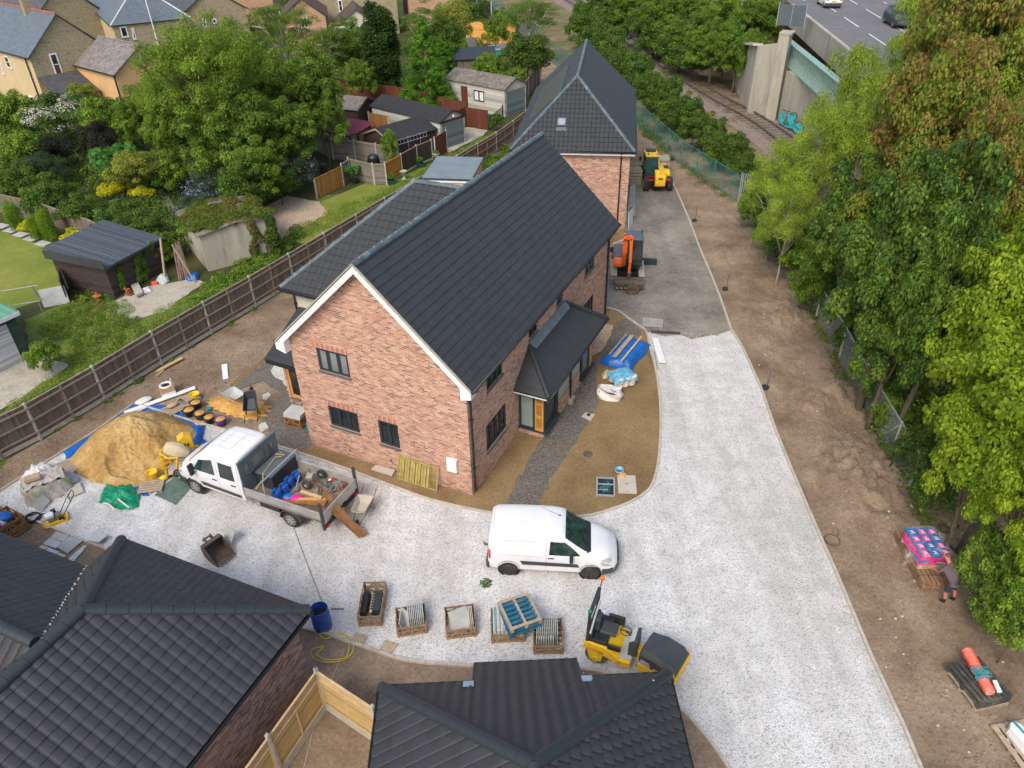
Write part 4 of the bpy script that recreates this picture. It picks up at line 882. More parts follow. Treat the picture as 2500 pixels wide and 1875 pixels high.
def fence(name,label,pts,h=1.8,mat='wood_fence',post='concrete',bay=1.8,rails=(),raildist=.05,cap=True,gravelb=0,boards=None,ph=.1,pw=.1,alt=None,world=False,z0=.05,group=None,railside=-1,lattice=0,postlabel=None,panel='boards'):
 P=[V(p)if world else G(*p)for p in pts];o=P[0];rz=ang(P[0],P[-1]);t=thing(name,label,'fence',o,rz,group)
 Mi=Matrix.Rotation(-rz,3,'Z');P=[Mi@(p-o)for p in P]
 bm_,rm,gm,lm=MB(),MB(),MB(),MB();k=0
 def post_(p,kind,d):
  m=MB()
  if kind=='concrete':m.bar(p,p+V((0,0,h+ph)),pw,pw,up=(-d.y,d.x,0));m.bar(p+V((0,0,h+ph)),p+V((0,0,h+ph+.03)),pw*.7,pw*.7,up=(-d.y,d.x,0))
  else:m.bar(p,p+V((0,0,h-.03)),pw,pw,up=(-d.y,d.x,0))
  m.build('post',M['concrete' if kind=='concrete' else kind],t,bevel=.008)
 for i in range(len(P)-1):
  a,b=P[i],P[i+1];L=(b-a).length;n=max(1,round(L/bay));d=(b-a).normalized();nr=V((-d.y,d.x,0))*railside
  for j in range(n):
   p=a.lerp(b,j/n);q=a.lerp(b,(j+1)/n)
   post_(p,post if not alt or k%2==0 else alt,d);k+=1
   zb=z0+gravelb
   if boards:
    nb=int((q-p).length/boards)
    for s in range(nb):
     c=p.lerp(q,(s+.5)/nb);hh=h-random.uniform(0,.025)
     bm_.box((c.x,c.y,(zb+hh)/2),(boards*1.04,.018,hh-zb),rz=math.atan2(d.y,d.x)+.06)
   else:bm_.bar((p+q)/2+V((0,0,zb))-(q-p)*.5,(p+q)/2+V((0,0,zb))+(q-p)*.5,.03,.002);bm_.ext([p+V((0,0,zb)),q+V((0,0,zb)),q+V((0,0,h-lattice)),p+V((0,0,h-lattice))],nr*.03)
   for z in rails:rm.bar(p+nr*raildist+V((0,0,z)),q+nr*raildist+V((0,0,z)),.05,.075)
   if cap:rm.bar(p+V((0,0,h+.01)),q+V((0,0,h+.01)),.07,.035)
   if gravelb:gm.bar(p+V((0,0,z0+gravelb/2)),q+V((0,0,z0+gravelb/2)),.05,gravelb)
 d=(P[-1]-P[-2]).normalized();post_(P[-1],post,d)
 bm_.build(panel,M[mat],t)
 if rm.v:rm.build('rail',M['cap_wood' if mat not in('lap_bright','lap_orange','orange_fence','red_fence')else mat],t)
 if gm.v:gm.build('gravel_board',M['concrete'],t)
 return t
fence('boundary_fence','long brown closeboard fence with concrete posts down the left side of the site',[(-60,1160),(7.6,1121),(100.6,1073.7),(257.4,978.8),(394.9,890.3),(516.4,815.5),(624.6,751),(1212.7,379.6),(1253,349),(1285,322)],h=1.85,alt='cap_wood',post='concrete',bay=1.58,rails=(.45,1.05,1.65),gravelb=.2,boards=.1,ph=.06,railside=-1,pw=.11)
def slat_fence(label,pts,h=1.8,bay=1.86):
 P=[G(*p)for p in pts];o=P[0];rz=ang(P[0],P[-1]);t=thing('slatted_fence',label,'fence',o,rz,'new pale slatted fences at the bottom')
 L=(P[-1]-P[0]).length;n=max(1,round(L/bay));W=L/n
 for k in range(n+1):
  m=MB();m.bb(k*W-.05,k*W+.05,-.05,.05,0,h+.12);m.box((k*W,0,h+.135),(.07,.07,.05));m.build('post',M['concrete'],t,bevel=.008)
 s,f,l,g=MB(),MB(),MB(),MB()
 for k in range(n):
  x0,x1=k*W+.05,(k+1)*W-.05
  f.bb(x0,x1,-.03,.03,h-.04,h);f.bb(x0,x1,-.03,.03,h-.36,h-.33);f.bb(x0,x1,-.03,.03,.3,.34)
  for x in(x0,x1-.04,(x0+x1)/2-.02):f.bb(x,x+.04,-.03,.03,.34,h-.36)
  z=.36
  z=.38
  while z<h-.44:s.bb(x0+.04,x1-.04,-.02,.0,z,z+.07);z+=.095
  c=.085
  for j in range(-4,int((x1-x0)/c)+1):
   for sg in(1,-1):
    xa=x0+j*c;xb=xa+.29;za,zb=(h-.33,h-.04)if sg>0 else(h-.04,h-.33)
    if xa<x0:ff=(x0-xa)/.29;za+=(zb-za)*ff;xa=x0
    if xb>x1:ff=(xb-x1)/.29;zb-=(zb-za)*min(1,ff*.29/max(.01,xb-xa));xb=x1
    if xb-xa>.03:l.bar((xa,.006*sg,za),(xb,.006*sg,zb),.012,.022)
  g.bb(x0,x1,-.03,.03,0,.28)
 s.build('slats',M['slat_new'],t);f.build('frame',M['pale_wood'],t);l.build('lattice',M['pale_wood'],t);g.build('gravel_board',M['concrete'],t)
 return t
slat_fence('slatted lattice topped fence running down to the bottom edge beside the left brick house',[(797.5,1731),(690,1890),(560,2080)],1.8)
slat_fence('slatted panel fence with lattice top running right from the corner post to the bottom roof',[(797.5,1731),(930,1822)],1.8)
kw=dict(post='concrete')
fence('garden_fence','long rust red closeboard fence across the back gardens behind the dark garage',[(700,205),(830,235),(1010,262),(1105,290),(1140,297)],h=1.8,mat='red_fence',post='red_fence',bay=2.4,cap=False)
fence('garden_fence','rust red fence panels closing the drive in front of the white garage',[(1098,330),(1138,308),(1191,317)],h=1.75,mat='red_fence',post='red_fence',bay=2.5,cap=False,z0=0,boards=.12)
fence('garden_fence','bright golden closeboard fence between the dark garage and the felt roofed shed',[(905,322),(1000,342),(1090,362)],h=1.7,mat='orange_fence',post='concrete',bay=2.6,cap=True,boards=.1)
gt=fence('garden_gate','narrow rust brown gate between two concrete posts at the concrete drive',[(1064,388),(1092,370)],h=1.7,mat='red_fence',post='concrete',bay=4,cap=True)
gt['category']='gate'
fence('garden_fence','dark brown closeboard panels beside the felt roofed shed',[(983,427),(1020,405),(1056,390)],h=1.6,mat='dark_fence',bay=2.3,cap=True,gravelb=.15)
fence('garden_fence','single golden overlap panel between the grey lap corner and the dark panels',[(945,450),(983,428)],h=1.6,mat='lap_orange',bay=3,gravelb=.1)
fence('garden_fence','weathered grey overlap panels facing the small lawn with the plant pots',[(856,437),(915,452),(945,451)],h=1.6,mat='lap_grey',bay=2.4)
fence('garden_fence','short grey overlap panel turning back beside the brown gate',[(840,452),(857,440)],h=1.6,mat='lap_grey',bay=3)
fence('garden_fence','long weathered grey overlap fence in front of the felt roofed shed',[(762,365),(815,390),(870,392),(922,402),(975,412)],h=1.65,mat='lap_grey',bay=1.9)
gt=fence('garden_gate','wide brown closeboard gate beside the purple flowering bush',[(776,486),(840,454)],h=1.5,mat='orange_fence',post='cap_wood',bay=5,cap=True,boards=.11,pw=.14);gt['category']='gate'
fence('garden_fence','old dark board fence behind the clipped hedges at the far left',[(-60,470),(0,520),(110,545),(235,590),(275,612)],h=1.5,mat='old_board',post='cap_wood',bay=2.2,cap=True)
fence('garden_fence','grey fence right of the white garage ending by the hipped roof',[(1268,266),(1300,222),(1318,200)],h=1.8,mat='old_board',bay=2.5)
fence('garden_fence','bright orange overlap fence in the far garden',[(1140,106),(1171,107),(1201,107),(1225,112),(1247,110),(1258,118)],h=1.8*1.5,mat='lap_bright',bay=4.0,cap=True)
fence('garden_fence','single golden panel and grey panel standing left of the tall conifer',[(849,195),(873,204)],h=1.9,mat='lap_orange',bay=4)
fence('garden_fence','single pale grey panel standing left of the tall conifer',[(874,204),(906,205)],h=1.9,mat='lap_grey',bay=4)
fence('garden_fence','dark fence with white posts in the farthest garden',[(1090,34),(1134,36),(1166,37),(1200,40)],h=2.2,mat='dark_fence',bay=6.0,post='white_upvc',cap=True)
fence('garden_fence','brown fence with grey top rail behind the orange fence',[(1160,80),(1200,82),(1235,86)],h=2.3,mat='old_board',bay=5.5,cap=True)
def mesh_fence(name,label,pts,h,postm,meshm,cell,wire=.006,bay=2.6,world=False,sag=0,group=None,solid=None,rails=True):
 P=[V(p)if world else G(*p)for p in pts];o=P[0];t=thing(name,label,'fence',o,0,group);P=[p-o for p in P]
 w=MB();r_=MB()
 for i in range(len(P)-1):
  a,b=P[i],P[i+1];L=(b-a).length;n=max(1,round(L/bay));d=(b-a)/L
  for j in range(n+(i==len(P)-2)):
   p=a.lerp(b,j/n);m=MB();m.bar(p,p+V((0,0,h+.08)),.07,.07);m.build('post',M[postm],t)
  if rails:
   for z in(h,h*.5,.12):r_.bar(a+V((0,0,z)),b+V((0,0,z)),.03,.03)
  if solid:
   r=random.Random(3)
   for j in range(n):
    p=a.lerp(b,j/n);q=a.lerp(b,(j+1)/n);nr=V((-d.y,d.x,0));rag=[r.uniform(-.12,.1)for _ in range(5)]
    w.grid(4,3,lambda u,v:tuple(p.lerp(q,u)+nr*(.04+.04*math.sin(9*u+5*v+j))+V((0,0,.05+v*(h-.08+rag[int(round(u*4))])))))
  else:
   N=int(L/cell);K=int(h/cell)+1
   for j in range(-K,N):
    for sg in(1,-1):
     s0=j*cell;s1=s0+h;z0,z1=(0,h)if sg>0 else(h,0)
     f0=max(0,-s0/h);f1=min(1,(L-s0)/h)
     if f1<=f0:continue
     w.bar(a+d*(s0+h*f0)+V((0,0,z0+(z1-z0)*f0+.02)),a+d*(s0+h*f1)+V((0,0,z0+(z1-z0)*f1+.02)),wire,wire)
 w.build('wire_mesh',M[meshm],t)
 if r_.v:r_.build('rail',M[postm],t)
 return t
def netmat():
 m,nt,b=_mat('green_net');vec=coords(nt);f=noise(nt,vec,1.5,5,.7);r=ramp(nt,[(.3,(.03,.2,.17)),(.7,(.07,.32,.27))]);nt.links.new(f,r.inputs[0]);nt.links.new(r.outputs[0],b.inputs['Base Color']);b.inputs['Roughness'].default_value=.8
 tr=nt.nodes.new('ShaderNodeBsdfTransparent');mx=nt.nodes.new('ShaderNodeMixShader');f2=noise(nt,vec,.8,4,.6);r2=ramp(nt,[(.3,(.55,)*3),(.7,(.88,)*3)]);nt.links.new(f2,r2.inputs[0])
 nt.links.new(r2.outputs[0],mx.inputs[0]);nt.links.new(b.outputs[0],mx.inputs[1]);nt.links.new(tr.outputs[0],mx.inputs[2]);nt.links.new(mx.outputs[0],nt.nodes['Material Output'].inputs['Surface']);return m
M['green_net']=netmat();M['green_post']=plain('green_post',(.06,.24,.21),.6)
mesh_fence('netting_fence','green netting fence along the railway bushes, right of the hipped house',[(1808,499),(1740,455),(1660,402.5),(1600,345),(1549.6,300),(1500,262)],1.9,'green_post','green_net',.1,solid=True)
mesh_fence('netting_fence','far run of green netting fence beyond the hipped roof at the top',[(1390,186),(1340,146),(1310,115),(1240,56),(1180,12)],2.4,'green_post','green_net',.1,solid=True,bay=5)
o=G(1804,502);t=thing('palisade_fence','galvanised steel palisade fence panel at the end of the green netting','fence',o,ang(G(1804,502),G(1850,500)))
for k in range(17):
 m=MB();x=k*.155;m.box((x,0,1.15),(.07,.02,2.1));m.add([(x-.035,0,2.2),(x+.035,0,2.2),(x,0,2.35)],[(0,1,2)]);m.build('pale',M['galv'],t)
m=MB();m.bb(-.1,2.6,.02,.06,.5,.56);m.bb(-.1,2.6,.02,.06,1.7,1.76);m.build('rail',M['galv'],t)
for x in(-.1,2.6):m=MB();m.bb(x-.04,x+.04,.02,.1,0,2.3);m.build('post',M['galv'],t)
CLF=[(1944,694),(2046,880),(2102,992),(2172,1118),(2215,1200)]
t=mesh_fence('chain_link_fence','sagging chain link fence on concrete posts along the trees on the right',CLF,1.75,'concrete','galv',.11,.005,bay=3.4,rails=False)
o=t.location;m=MB();P=[G(*p)-o for p in CLF]
for a,b in zip(P,P[1:]):m.bar(a+V((0,0,1.78)),b+V((0,0,1.78)),.05,.05)
m.build('top_rail',M['galv'],t)
for k,p in enumerate(P[1:4]):m=MB();m.bar(p+V((.1,.3,1.4)),p+V((.3,1.3,.1)),.06,.06);m.build('strut',M['concrete'],t)
def shed(name,label,a,b,D,ze,zr,wallm,roofm,cat='shed',axis='x',ov=.15,mono=None,doors=(),front=None,L=None,z0=0,corr=False,wallr=None):
 "a-b: front ground line in pixels, D depth away; axis of ridge"
 A,rz,L0=frame2(a,b);L=L or L0;t=thing(name,label,cat,A,rz)
 f=Wall((0,0),(L,0),host=t);r_=Wall((L,0),(L,D),host=t);b_=Wall((L,D),(0,D),host=t);l_=Wall((0,D),(0,0),host=t)
 m=MB();mr=MB()
 def T(x,y):
  if mono:return ze+(zr-ze)*(y/D if mono=='y' else 1-y/D if mono=='-y' else x/L if mono=='x' else 1-x/L)
  return ze
 for k,w in(('f',f),('r',r_),('b',b_),('l',l_)):
  mm=mr if(wallr and k=='r')else m
  if mono:
   p0=w.at(0,0);p1=w.at(w.L,0);mm.poly([p0,p1,V((p1.x,p1.y,T(p1.x,p1.y))),V((p0.x,p0.y,T(p0.x,p0.y)))])
  else:
   wall_panel(mm,w,0,ze)
   if(axis=='x' and k in 'rl')or(axis=='y' and k in 'fb'):(m if not wallr else m).poly([w.at(0,ze),w.at(w.L,ze),w.at(w.L/2,zr-.03)])
 m.build('wall',M[wallm],t)
 if mr.v:mr.build('door',M[wallr],t)
 rm=MB();th=V((0,0,.05))
 def rp(*p):rm.ext([V(q)for q in p],th)
 if mono=='y':rp((-ov,-ov,ze),(L+ov,-ov,ze),(L+ov,D+ov,zr),(-ov,D+ov,zr))
 elif mono=='-y':rp((-ov,-ov,zr),(L+ov,-ov,zr),(L+ov,D+ov,ze),(-ov,D+ov,ze))
 elif mono=='x':rp((-ov,-ov,ze),(L+ov,-ov,zr),(L+ov,D+ov,zr),(-ov,D+ov,ze))
 elif mono=='-x':rp((-ov,-ov,zr),(L+ov,-ov,ze),(L+ov,D+ov,ze),(-ov,D+ov,zr))
 elif axis=='x':rp((-ov,-ov,ze-.03),(L+ov,-ov,ze-.03),(L+ov,D/2,zr),(-ov,D/2,zr));rp((-ov,D+ov,ze-.03),(L+ov,D+ov,ze-.03),(L+ov,D/2,zr+.003),(-ov,D/2,zr+.003))
 else:rp((-ov,-ov,ze-.03),(-ov,D+ov,ze-.03),(L/2,D+ov,zr),(L/2,-ov,zr));rp((L+ov,-ov,ze-.03),(L+ov,D+ov,ze-.03),(L/2,D+ov,zr+.003),(L/2,-ov,zr+.003))
 rm.build('roof',M[roofm],t)
 return t,dict(f=f,r=r_,b=b_,l=l_),L
def panel_on(t,w,u0,u1,z0,z1,mat,name='door',d=.02,th=.03):
 m=MB();m.ext([w.at(u0,z0,d),w.at(u1,z0,d),w.at(u1,z1,d),w.at(u0,z1,d)],w.n*th);return m.build(name,M[mat],t)
def barge(t,w,ze,zr,mat='white_upvc',h=.14,ov=.15):
 m=MB()
 for s in(0,1):
  a=w.at(-ov if s==0 else w.L+ov,ze-.03,ov+.01);b=w.at(w.L/2,zr,ov+.01);m.ext([a,b,b-V((0,0,h)),a-V((0,0,h))],w.n*.03)
 m.build('bargeboard',M[mat],t)
t,w,L=shed('concrete_garage','white panelled concrete garage with mossy roof and boarded window',(1092,256),(1233,286),3.2,2.5,3.3,'white_clad','roof_moss','garage',wallr=None)
panel_on(t,w['r'],.25,2.95,.1,2.25,'grey_door','garage_door');barge(t,w['r'],2.5,3.3,'dark_plastic',.08)
for u in(0.05,L*.24,L*.45,L*.66,L-.1):panel_on(t,w['f'],u,u+.13,0,2.45,'concrete','post',.0,.03)
panel_on(t,w['f'],L*.27,L*.27+.85,.05,2.15,'red_fence','door',.01,.03)
window(t,w['f'],L*.49,L*.49+1.35,1.0,2.0,n=2,frame='anthracite',pane='white_upvc',proud=True,sill=False,name='boarded_window',hz=0)
t,w,L=shed('concrete_garage','long garage with a dark felt roof, white side panels and grey doors',(915,322),(1078,366),3.0,2.3,3.0,'white_clad','felt_black','garage')
panel_on(t,w['r'],.25,2.75,.05,2.1,'grey_door','garage_door');panel_on(t,w['r'],.1,2.9,2.12,2.3,'red_fence','gable_board');barge(t,w['r'],2.3,3.0,'felt_black',.08)
m=MB();m.ball(w['r'].at(1.5,2.5,.12),.13,8,(1,.4,1));m.build('outdoor_lamp',M['white_upvc'],t,smooth=True)
t,w,L=shed('garden_shed','brown timber shed with black felt roof and pale bargeboards behind the lap fence',(893,376),(965,399),4.6,1.75,2.5,'brown_clad','felt_black',axis='y');barge(t,w['f'],1.75,2.5,'pallet_wood',.13)
m=MB()
for y in(0,1.3,2.6):m.bb(L+.06,L+.1,.2+y,.2+y+.05,.8,1.9)
m.bar((L+.3,.1,1.5),(L+.3,3.4,1.5),.04,.05);m.bar((L+.3,.1,1.85),(L+.3,3.4,1.85),.04,.05)
for k in range(10):m.bar((L+.3,.2+k*.35,1.5),(L+.3,.2+k*.35,1.85),.03,.03)
ld=tag(m.build('ladder',M['galv']),'metal ladder lying along the side of the felt roofed shed','ladder');ld.location=t.location;ld.rotation_euler=t.rotation_euler
t,w,L=shed('garden_shed','dark timber shed with a mossy green roof half under the big tree',(800,322),(880,330),3.4,2.2,2.9,'brown_clad','roof_moss',axis='x');barge(t,w['r'],2.2,2.9,'brown_clad',.15)
A,rz,L=frame2((790,372),(850,385));t=thing('garden_canopy','low canopy with a speckled maroon sheet roof on green posts','canopy',A,rz)
for x in(.1,1.7,3.3):
 for y in(.1,2.6):m=MB();m.bb(x-.06,x+.06,y-.06,y+.06,0,1.9 if y<1 else 2.2);m.build('post',plain('post_green',(.03,.07,.05),.8),t)
m=MB();m.grid(12,8,lambda u,v:(-.2+u*3.8,-.2+v*3.2,1.93+v*.33+.02*math.sin(u*30)));m.xf(Matrix.Identity(4));m.build('roof',M['maroon'],t)
m=MB();m.bb(-.2,3.6,-.2,-.15,1.8,1.93);m.bb(3.55,3.6,-.2,3,1.9,1.98);m.build('roof_beam',M['brown_clad'],t)
m=MB()
for z in(.3,.6,.9):m.bb(-.0,3.4,-.03,.0,z,z+.1)
m.build('slat_side',M['grey_wood'],t)
t,w,L=shed('concrete_garage','pebbledashed garage smothered in ivy on its roof',(510,663),(679,618),4.6,2.3,2.6,'conc_wall','roof_moss','garage',axis='y');IVY=t;IVYW=w;IVYL=L
A,rz,L=frame2((282,728),(408,655))
t=thing('timber_shed','dark board shed with a grey corrugated metal roof and creeper on its wall','shed',A,rz);TS=t
D_=4.0;m=MB()
for w_ in(Wall((0,0),(L,0),host=t),Wall((L,0),(L,D_),host=t),Wall((L,D_),(0,D_),host=t),Wall((0,D_),(0,0),host=t)):
 p0=w_.at(0,0);p1=w_.at(w_.L,0);f=lambda p:1.95+p.y/D_*.45;m.poly([p0,p1,V((p1.x,p1.y,f(p1))),V((p0.x,p0.y,f(p0)))])
M['shed_boards']=stripes('shed_boards',(.035,.022,.022),(.085,.06,.06),8,'Z',.8,.3,.5)
m.build('wall',M['shed_boards'],t)
m=MB();m.grid(int(L/.05),1,lambda u,v:(-.2+u*(L+.4),-.25+v*(D_+.5),1.97+v*.5+(.025 if int(u*(L+.4)/.05)%4<2 else 0)));m.build('roof',M['corr_metal'],t)
m=MB();m.bb(-.22,L+.22,-.27,-.25,1.86,1.96);m.bb(-.24,-.2,-.25,D_+.2,1.9,2.42);m.build('fascia',M['dark_plastic'],t)
A,rz,L=frame2((-95,955),(78,868))
t=thing('green_garage','green boarded garage with a white roller door at the left edge','garage',A,rz)
m=MB();m.bb(0,L,0,5,0,2.45);m.build('wall',M['green_clad'],t)
f=Wall((0,0),(L,0),host=t);panel_on(t,f,.4,L-.5,.03,2.1,'roller_white','roller_door')
M['green_roof']=stripes('green_roof',(.1,.3,.18),(.16,.4,.26),5,'X',.5,.1,.3)
m=MB();m.ext([(-.2,-.2,2.46),(L+.2,-.2,2.46),(L+.2,5.2,2.9),(-.2,5.2,2.9)],(0,0,.06));m.build('roof',M['green_roof'],t);m=MB();m.bb(-.2,L+.2,-.24,-.205,2.3,2.5);m.build('fascia',M['white_upvc'],t)
t,w,L=shed('garden_shed','grey timber shed with slate blue felt roof behind the bright conifer',(1118,196),(1158,194),3.0,2.2,3.1,'old_board','anthracite',axis='x',ov=.25,L=4.2)
m=MB();m.cyl((0,0,0),(0,0,.65),1.9,n=24);m.mat(1).cyl((0,0,.65),(0,0,.72),2.0,n=24);place(tag(m.build('garden_pool',[M['teal'],plain('pool_cover',(.5,.58,.6),.5,var=.1)]),'round garden pool with a pale cover in front of the orange fence','pool'),G(1228,128))
m=MB();m.box((0,0,1.1),(.05,1.3,2.2));o=tag(m.build('glass_panel',M['glass_dim'],bevel=.01),'pale leaning glass panel beside the far grey shed','glass panel');place(o,G(1160,137),R(60));o.rotation_euler.x=R(-15)
t=thing('iron_railing','black iron garden railing in front of the white garage','railing',G(1196,318),ang(G(1196,318),G(1228,290)))
m=MB();L=(G(1228,290)-G(1196,318)).length
for k in range(int(L/.12)):m.cyl((k*.12,0,.05),(k*.12,0,1.15),.012,n=5)
m.build('bars',M['black_plastic'],t);m=MB();m.bb(0,L,-.02,.02,1.1,1.14);m.bb(0,L,-.02,.02,.15,.19);m.build('rail',M['black_plastic'],t)
for x in(0,L):m=MB();m.bb(x-.05,x+.05,-.05,.05,0,1.3);m.build('post',M['black_plastic'],t)
ZB=6.6
pb=G(1876,292);rz=R(-62)
dirb=V((pb.x-22.99,pb.y-72.52,0)).normalized()
br_=thing('bridge_abutment','tall stained concrete abutment and wing wall of the road bridge','retaining wall',(0,0,0))
W0=V((24.3,83.0,0));W1=V((22.9,72.6,0));W2_=V((24.1,70.9,0));W3=V((24.9,69.8,0));W4=V((29.5,42,0))
def vwall(m,a,b,za,zb,th=.6,z0=-.1,out=1):
 d=(b-a).normalized();n=V((d.y,-d.x,0))*out
 m.ext([V((a.x,a.y,z0)),V((b.x,b.y,z0)),V((b.x,b.y,zb)),V((a.x,a.y,za))],n*th)
m=MB();vwall(m,W0,W1,4.3,6.0,out=-1);vwall(m,W1,W2_,6.0,6.5,out=-1);m.build('wing_wall',M['conc_wall'],br_)
m=MB();vwall(m,W3,W4,4.4,4.4,out=-1);m.build('abutment_wall',M['conc_wall'],br_)
m=MB();c=(W2_+W3)/2;m.box((c.x,c.y,3.7),(.9,1.3,7.4),rz=R(-30));m.box((c.x+.1,c.y,7.45),(1.1,1.5,.15),rz=R(-30));m.build('pilaster',M['conc_wall'],br_)
m=MB();d=(W1-W0).normalized();m.bar(V((W0.x,W0.y,4.4)),V((W1.x,W1.y,6.1)),.9,.18);m.build('coping',M['concrete'],br_)
rd=V((-.09,1,0)).normalized();nrm=V((rd.y,-rd.x,0))
E0=G(2111,155,ZB);E1=G(1937,15,ZB);rd=(E1-E0).normalized();nrm=V((rd.y,-rd.x,0));S=E0-rd*45;Tt=E1+rd*120
o=MB();o.add([tuple(S+V((0,0,0))),tuple(S+nrm*16),tuple(Tt+nrm*16),tuple(Tt)],[(0,1,2,3)]);tag(o.build('bridge_road',MG['asphalt'],fix=False),kind='structure')
m=MB()
m.ext([S+V((0,0,-.02)),S+nrm*16+V((0,0,-.02)),Tt+nrm*16+V((0,0,-.02)),Tt+V((0,0,-.02))],(0,0,-.9))
m.ext([Tt-rd*8+V((0,0,-.9)),Tt-rd*8+nrm*16+V((0,0,-.9)),Tt-rd*8+nrm*28-V((0,0,ZB)),Tt-rd*8-nrm*9-V((0,0,ZB))],rd*-105)
tag(m.build('road_embankment',MG['scrub']),kind='structure')
m=MB();q0=E0-rd*45;q1=E1-rd*.5
m.ext([q0-nrm*.35,q1-nrm*.35,q1,q0],(0,0,.28));m.ext([q0-nrm*.33+V((0,0,0)),q1-nrm*.33+V((0,0,0)),q1-nrm*.33-V((0,0,1.9)),q0-nrm*.33-V((0,0,1.9))],nrm*.25)
tag(m.build('road_parapet',M['conc_wall']),'low stained concrete parapet along the near edge of the raised road','parapet')
mk=MB();zz=V((0,0,.012))
def dash(off,L0,L1,w=.15,gap=None,ln=None):
 s=L0
 while s<L1:
  e=min(L1,s+(ln or(L1-L0)));a=E0+rd*s+nrm*(off-w/2)+zz;b=E0+rd*e+nrm*(off-w/2)+zz;mk.poly([a,b,b+nrm*w,a+nrm*w]);s=e+(gap or 1e9)
dash(3.6,-2,100,.14,3.5,5.5);dash(7.0,3,100,.14,3.5,5.5);dash(10.2,-20,100,.14,1.6,1.2);dash(3.0,-14,-3,.14,2,4)
for k in range(9):a=E0+rd*(-4-k*1.6)+nrm*(3.4+.0*k)+zz;b=a+nrm*(2.4+.25*k)-rd*1.0;mk.poly([a,b,b-rd*.18,a-rd*.18])
a=E0+rd*33+nrm*1.9+zz;mk.poly([a,a+nrm*.2,a+nrm*.2+rd*2.2,a+rd*2.2]);mk.poly([a+rd*2.2-nrm*.35,a+rd*2.2+nrm*.55,a+rd*3.6+nrm*.1])
tag(mk.build('road_markings',M['white_upvc'],fix=False),kind='structure')
g0_=G(1926,100,6.2);g1_=G(2085,228,6.2);gd=(g1_-g0_).normalized();gn=V((gd.y,-gd.x,0));gl=24
GBt=thing('bridge_girder','pale green riveted steel girder of the road bridge over the railway','bridge girder',(0,0,0))
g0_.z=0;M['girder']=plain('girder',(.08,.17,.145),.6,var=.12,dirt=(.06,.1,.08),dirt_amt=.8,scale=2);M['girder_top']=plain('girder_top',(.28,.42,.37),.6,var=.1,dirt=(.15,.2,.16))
m=MB();m.ext([g0_+V((0,0,4.5)),g0_+gd*gl+V((0,0,4.5)),g0_+gd*gl+V((0,0,6.2)),g0_+V((0,0,6.2))],gn*-.05);m.build('web_plate',M['girder'],GBt)
m=MB();m.ext([g0_-gn*.3+V((0,0,6.2)),g0_+gd*gl-gn*.3+V((0,0,6.2)),g0_+gd*gl+gn*.3+V((0,0,6.2)),g0_+gn*.3+V((0,0,6.2))],(0,0,.08));m.ext([g0_-gn*.3+V((0,0,4.42)),g0_+gd*gl-gn*.3+V((0,0,4.42)),g0_+gd*gl+gn*.3+V((0,0,4.42)),g0_+gn*.3+V((0,0,4.42))],(0,0,.08));m.build('flange',M['girder_top'],GBt)
for k in range(int(gl/.62)):
 m=MB();a=g0_+gd*(.25+k*.62);s_=-1 if gn.x>0 else 1
 m.ext([a+V((0,0,4.5)),a+gn*.3*s_+V((0,0,4.5)),a+gn*.12*s_+V((0,0,5.4)),a+gn*.3*s_+V((0,0,6.2)),a+V((0,0,6.2))],gd*.16);m.build('stiffener',M['girder_top'],GBt)
gf=MB();wd=(W4-W3).normalized();wn=V((wd.y,-wd.x,0));wn=wn if wn.x<0 else-wn
def onwall(px,py):
 d=FWD+CR*((px-1250)/FPX)-CU*((py-937.5)/FPX);c=V((0,0,HC));t_=(W3-c).dot(wn)/d.dot(wn);return c+d*t_+wn*.65
C3=lambda x,y:(1660+x*.3797,y*.3797)
shapes=[[(705,705),(722,712),(718,728),(700,735),(722,752),(712,780),(690,795),(676,768),(684,745),(692,735)],[(738,715),(752,718),(748,760),(765,725),(790,728),(797,750),(775,775),(790,800),(770,812),(745,800),(735,770)],[(765,795),(790,790),(820,785),(838,815),(836,850),(808,858),(785,850),(770,825)],[(690,790),(730,790),(770,805),(775,825),(730,815)]]
for sgm in shapes:
 P=[onwall(*C3(*p))for p in sgm];cen=sum(P,V((0,0,0)))/len(P)
 gf.mat(0).poly([cen+(p-cen)*1.16 for p in P]);gf.mat(1).poly([p+wn*.01 for p in P])
 a=P[0].lerp(P[len(P)//2],.25)+wn*.02;b=P[0].lerp(P[len(P)//2],.75)+wn*.02;gf.mat(0).bar(a,b,.07,.004,up=wn)
gf.build('graffiti',[M['black_plastic'],plain('graffiti_paint',(.06,.55,.58),.6,var=.08)],br_,fix=False)
m=MB();a=G(1896,62,6.4)
t=thing('steel_gate_panel','galvanised steel security panel on top of the abutment beside the road','fence',(a.x,a.y,6.4),R(-35))
m=MB();m.bb(0,2.6,-.03,.0,.05,1.9);m.build('sheet',M['anth_light'],t);m=MB();m.bb(-.06,0,-.05,.05,0,2.1);m.bb(2.6,2.66,-.05,.05,0,2.1);m.bb(1.3,1.34,-.05,.0,0,2);m.build('post',M['galv'],t)
m=MB();m.cyl((0,0,0),(0,0,9),.1,.06);o=tag(m.build('lamp_post',M['galv'],smooth=True),'thin grey lamp column beside the raised road at the top','lamp post');a=G(1906,38,6.5);place(o,a)
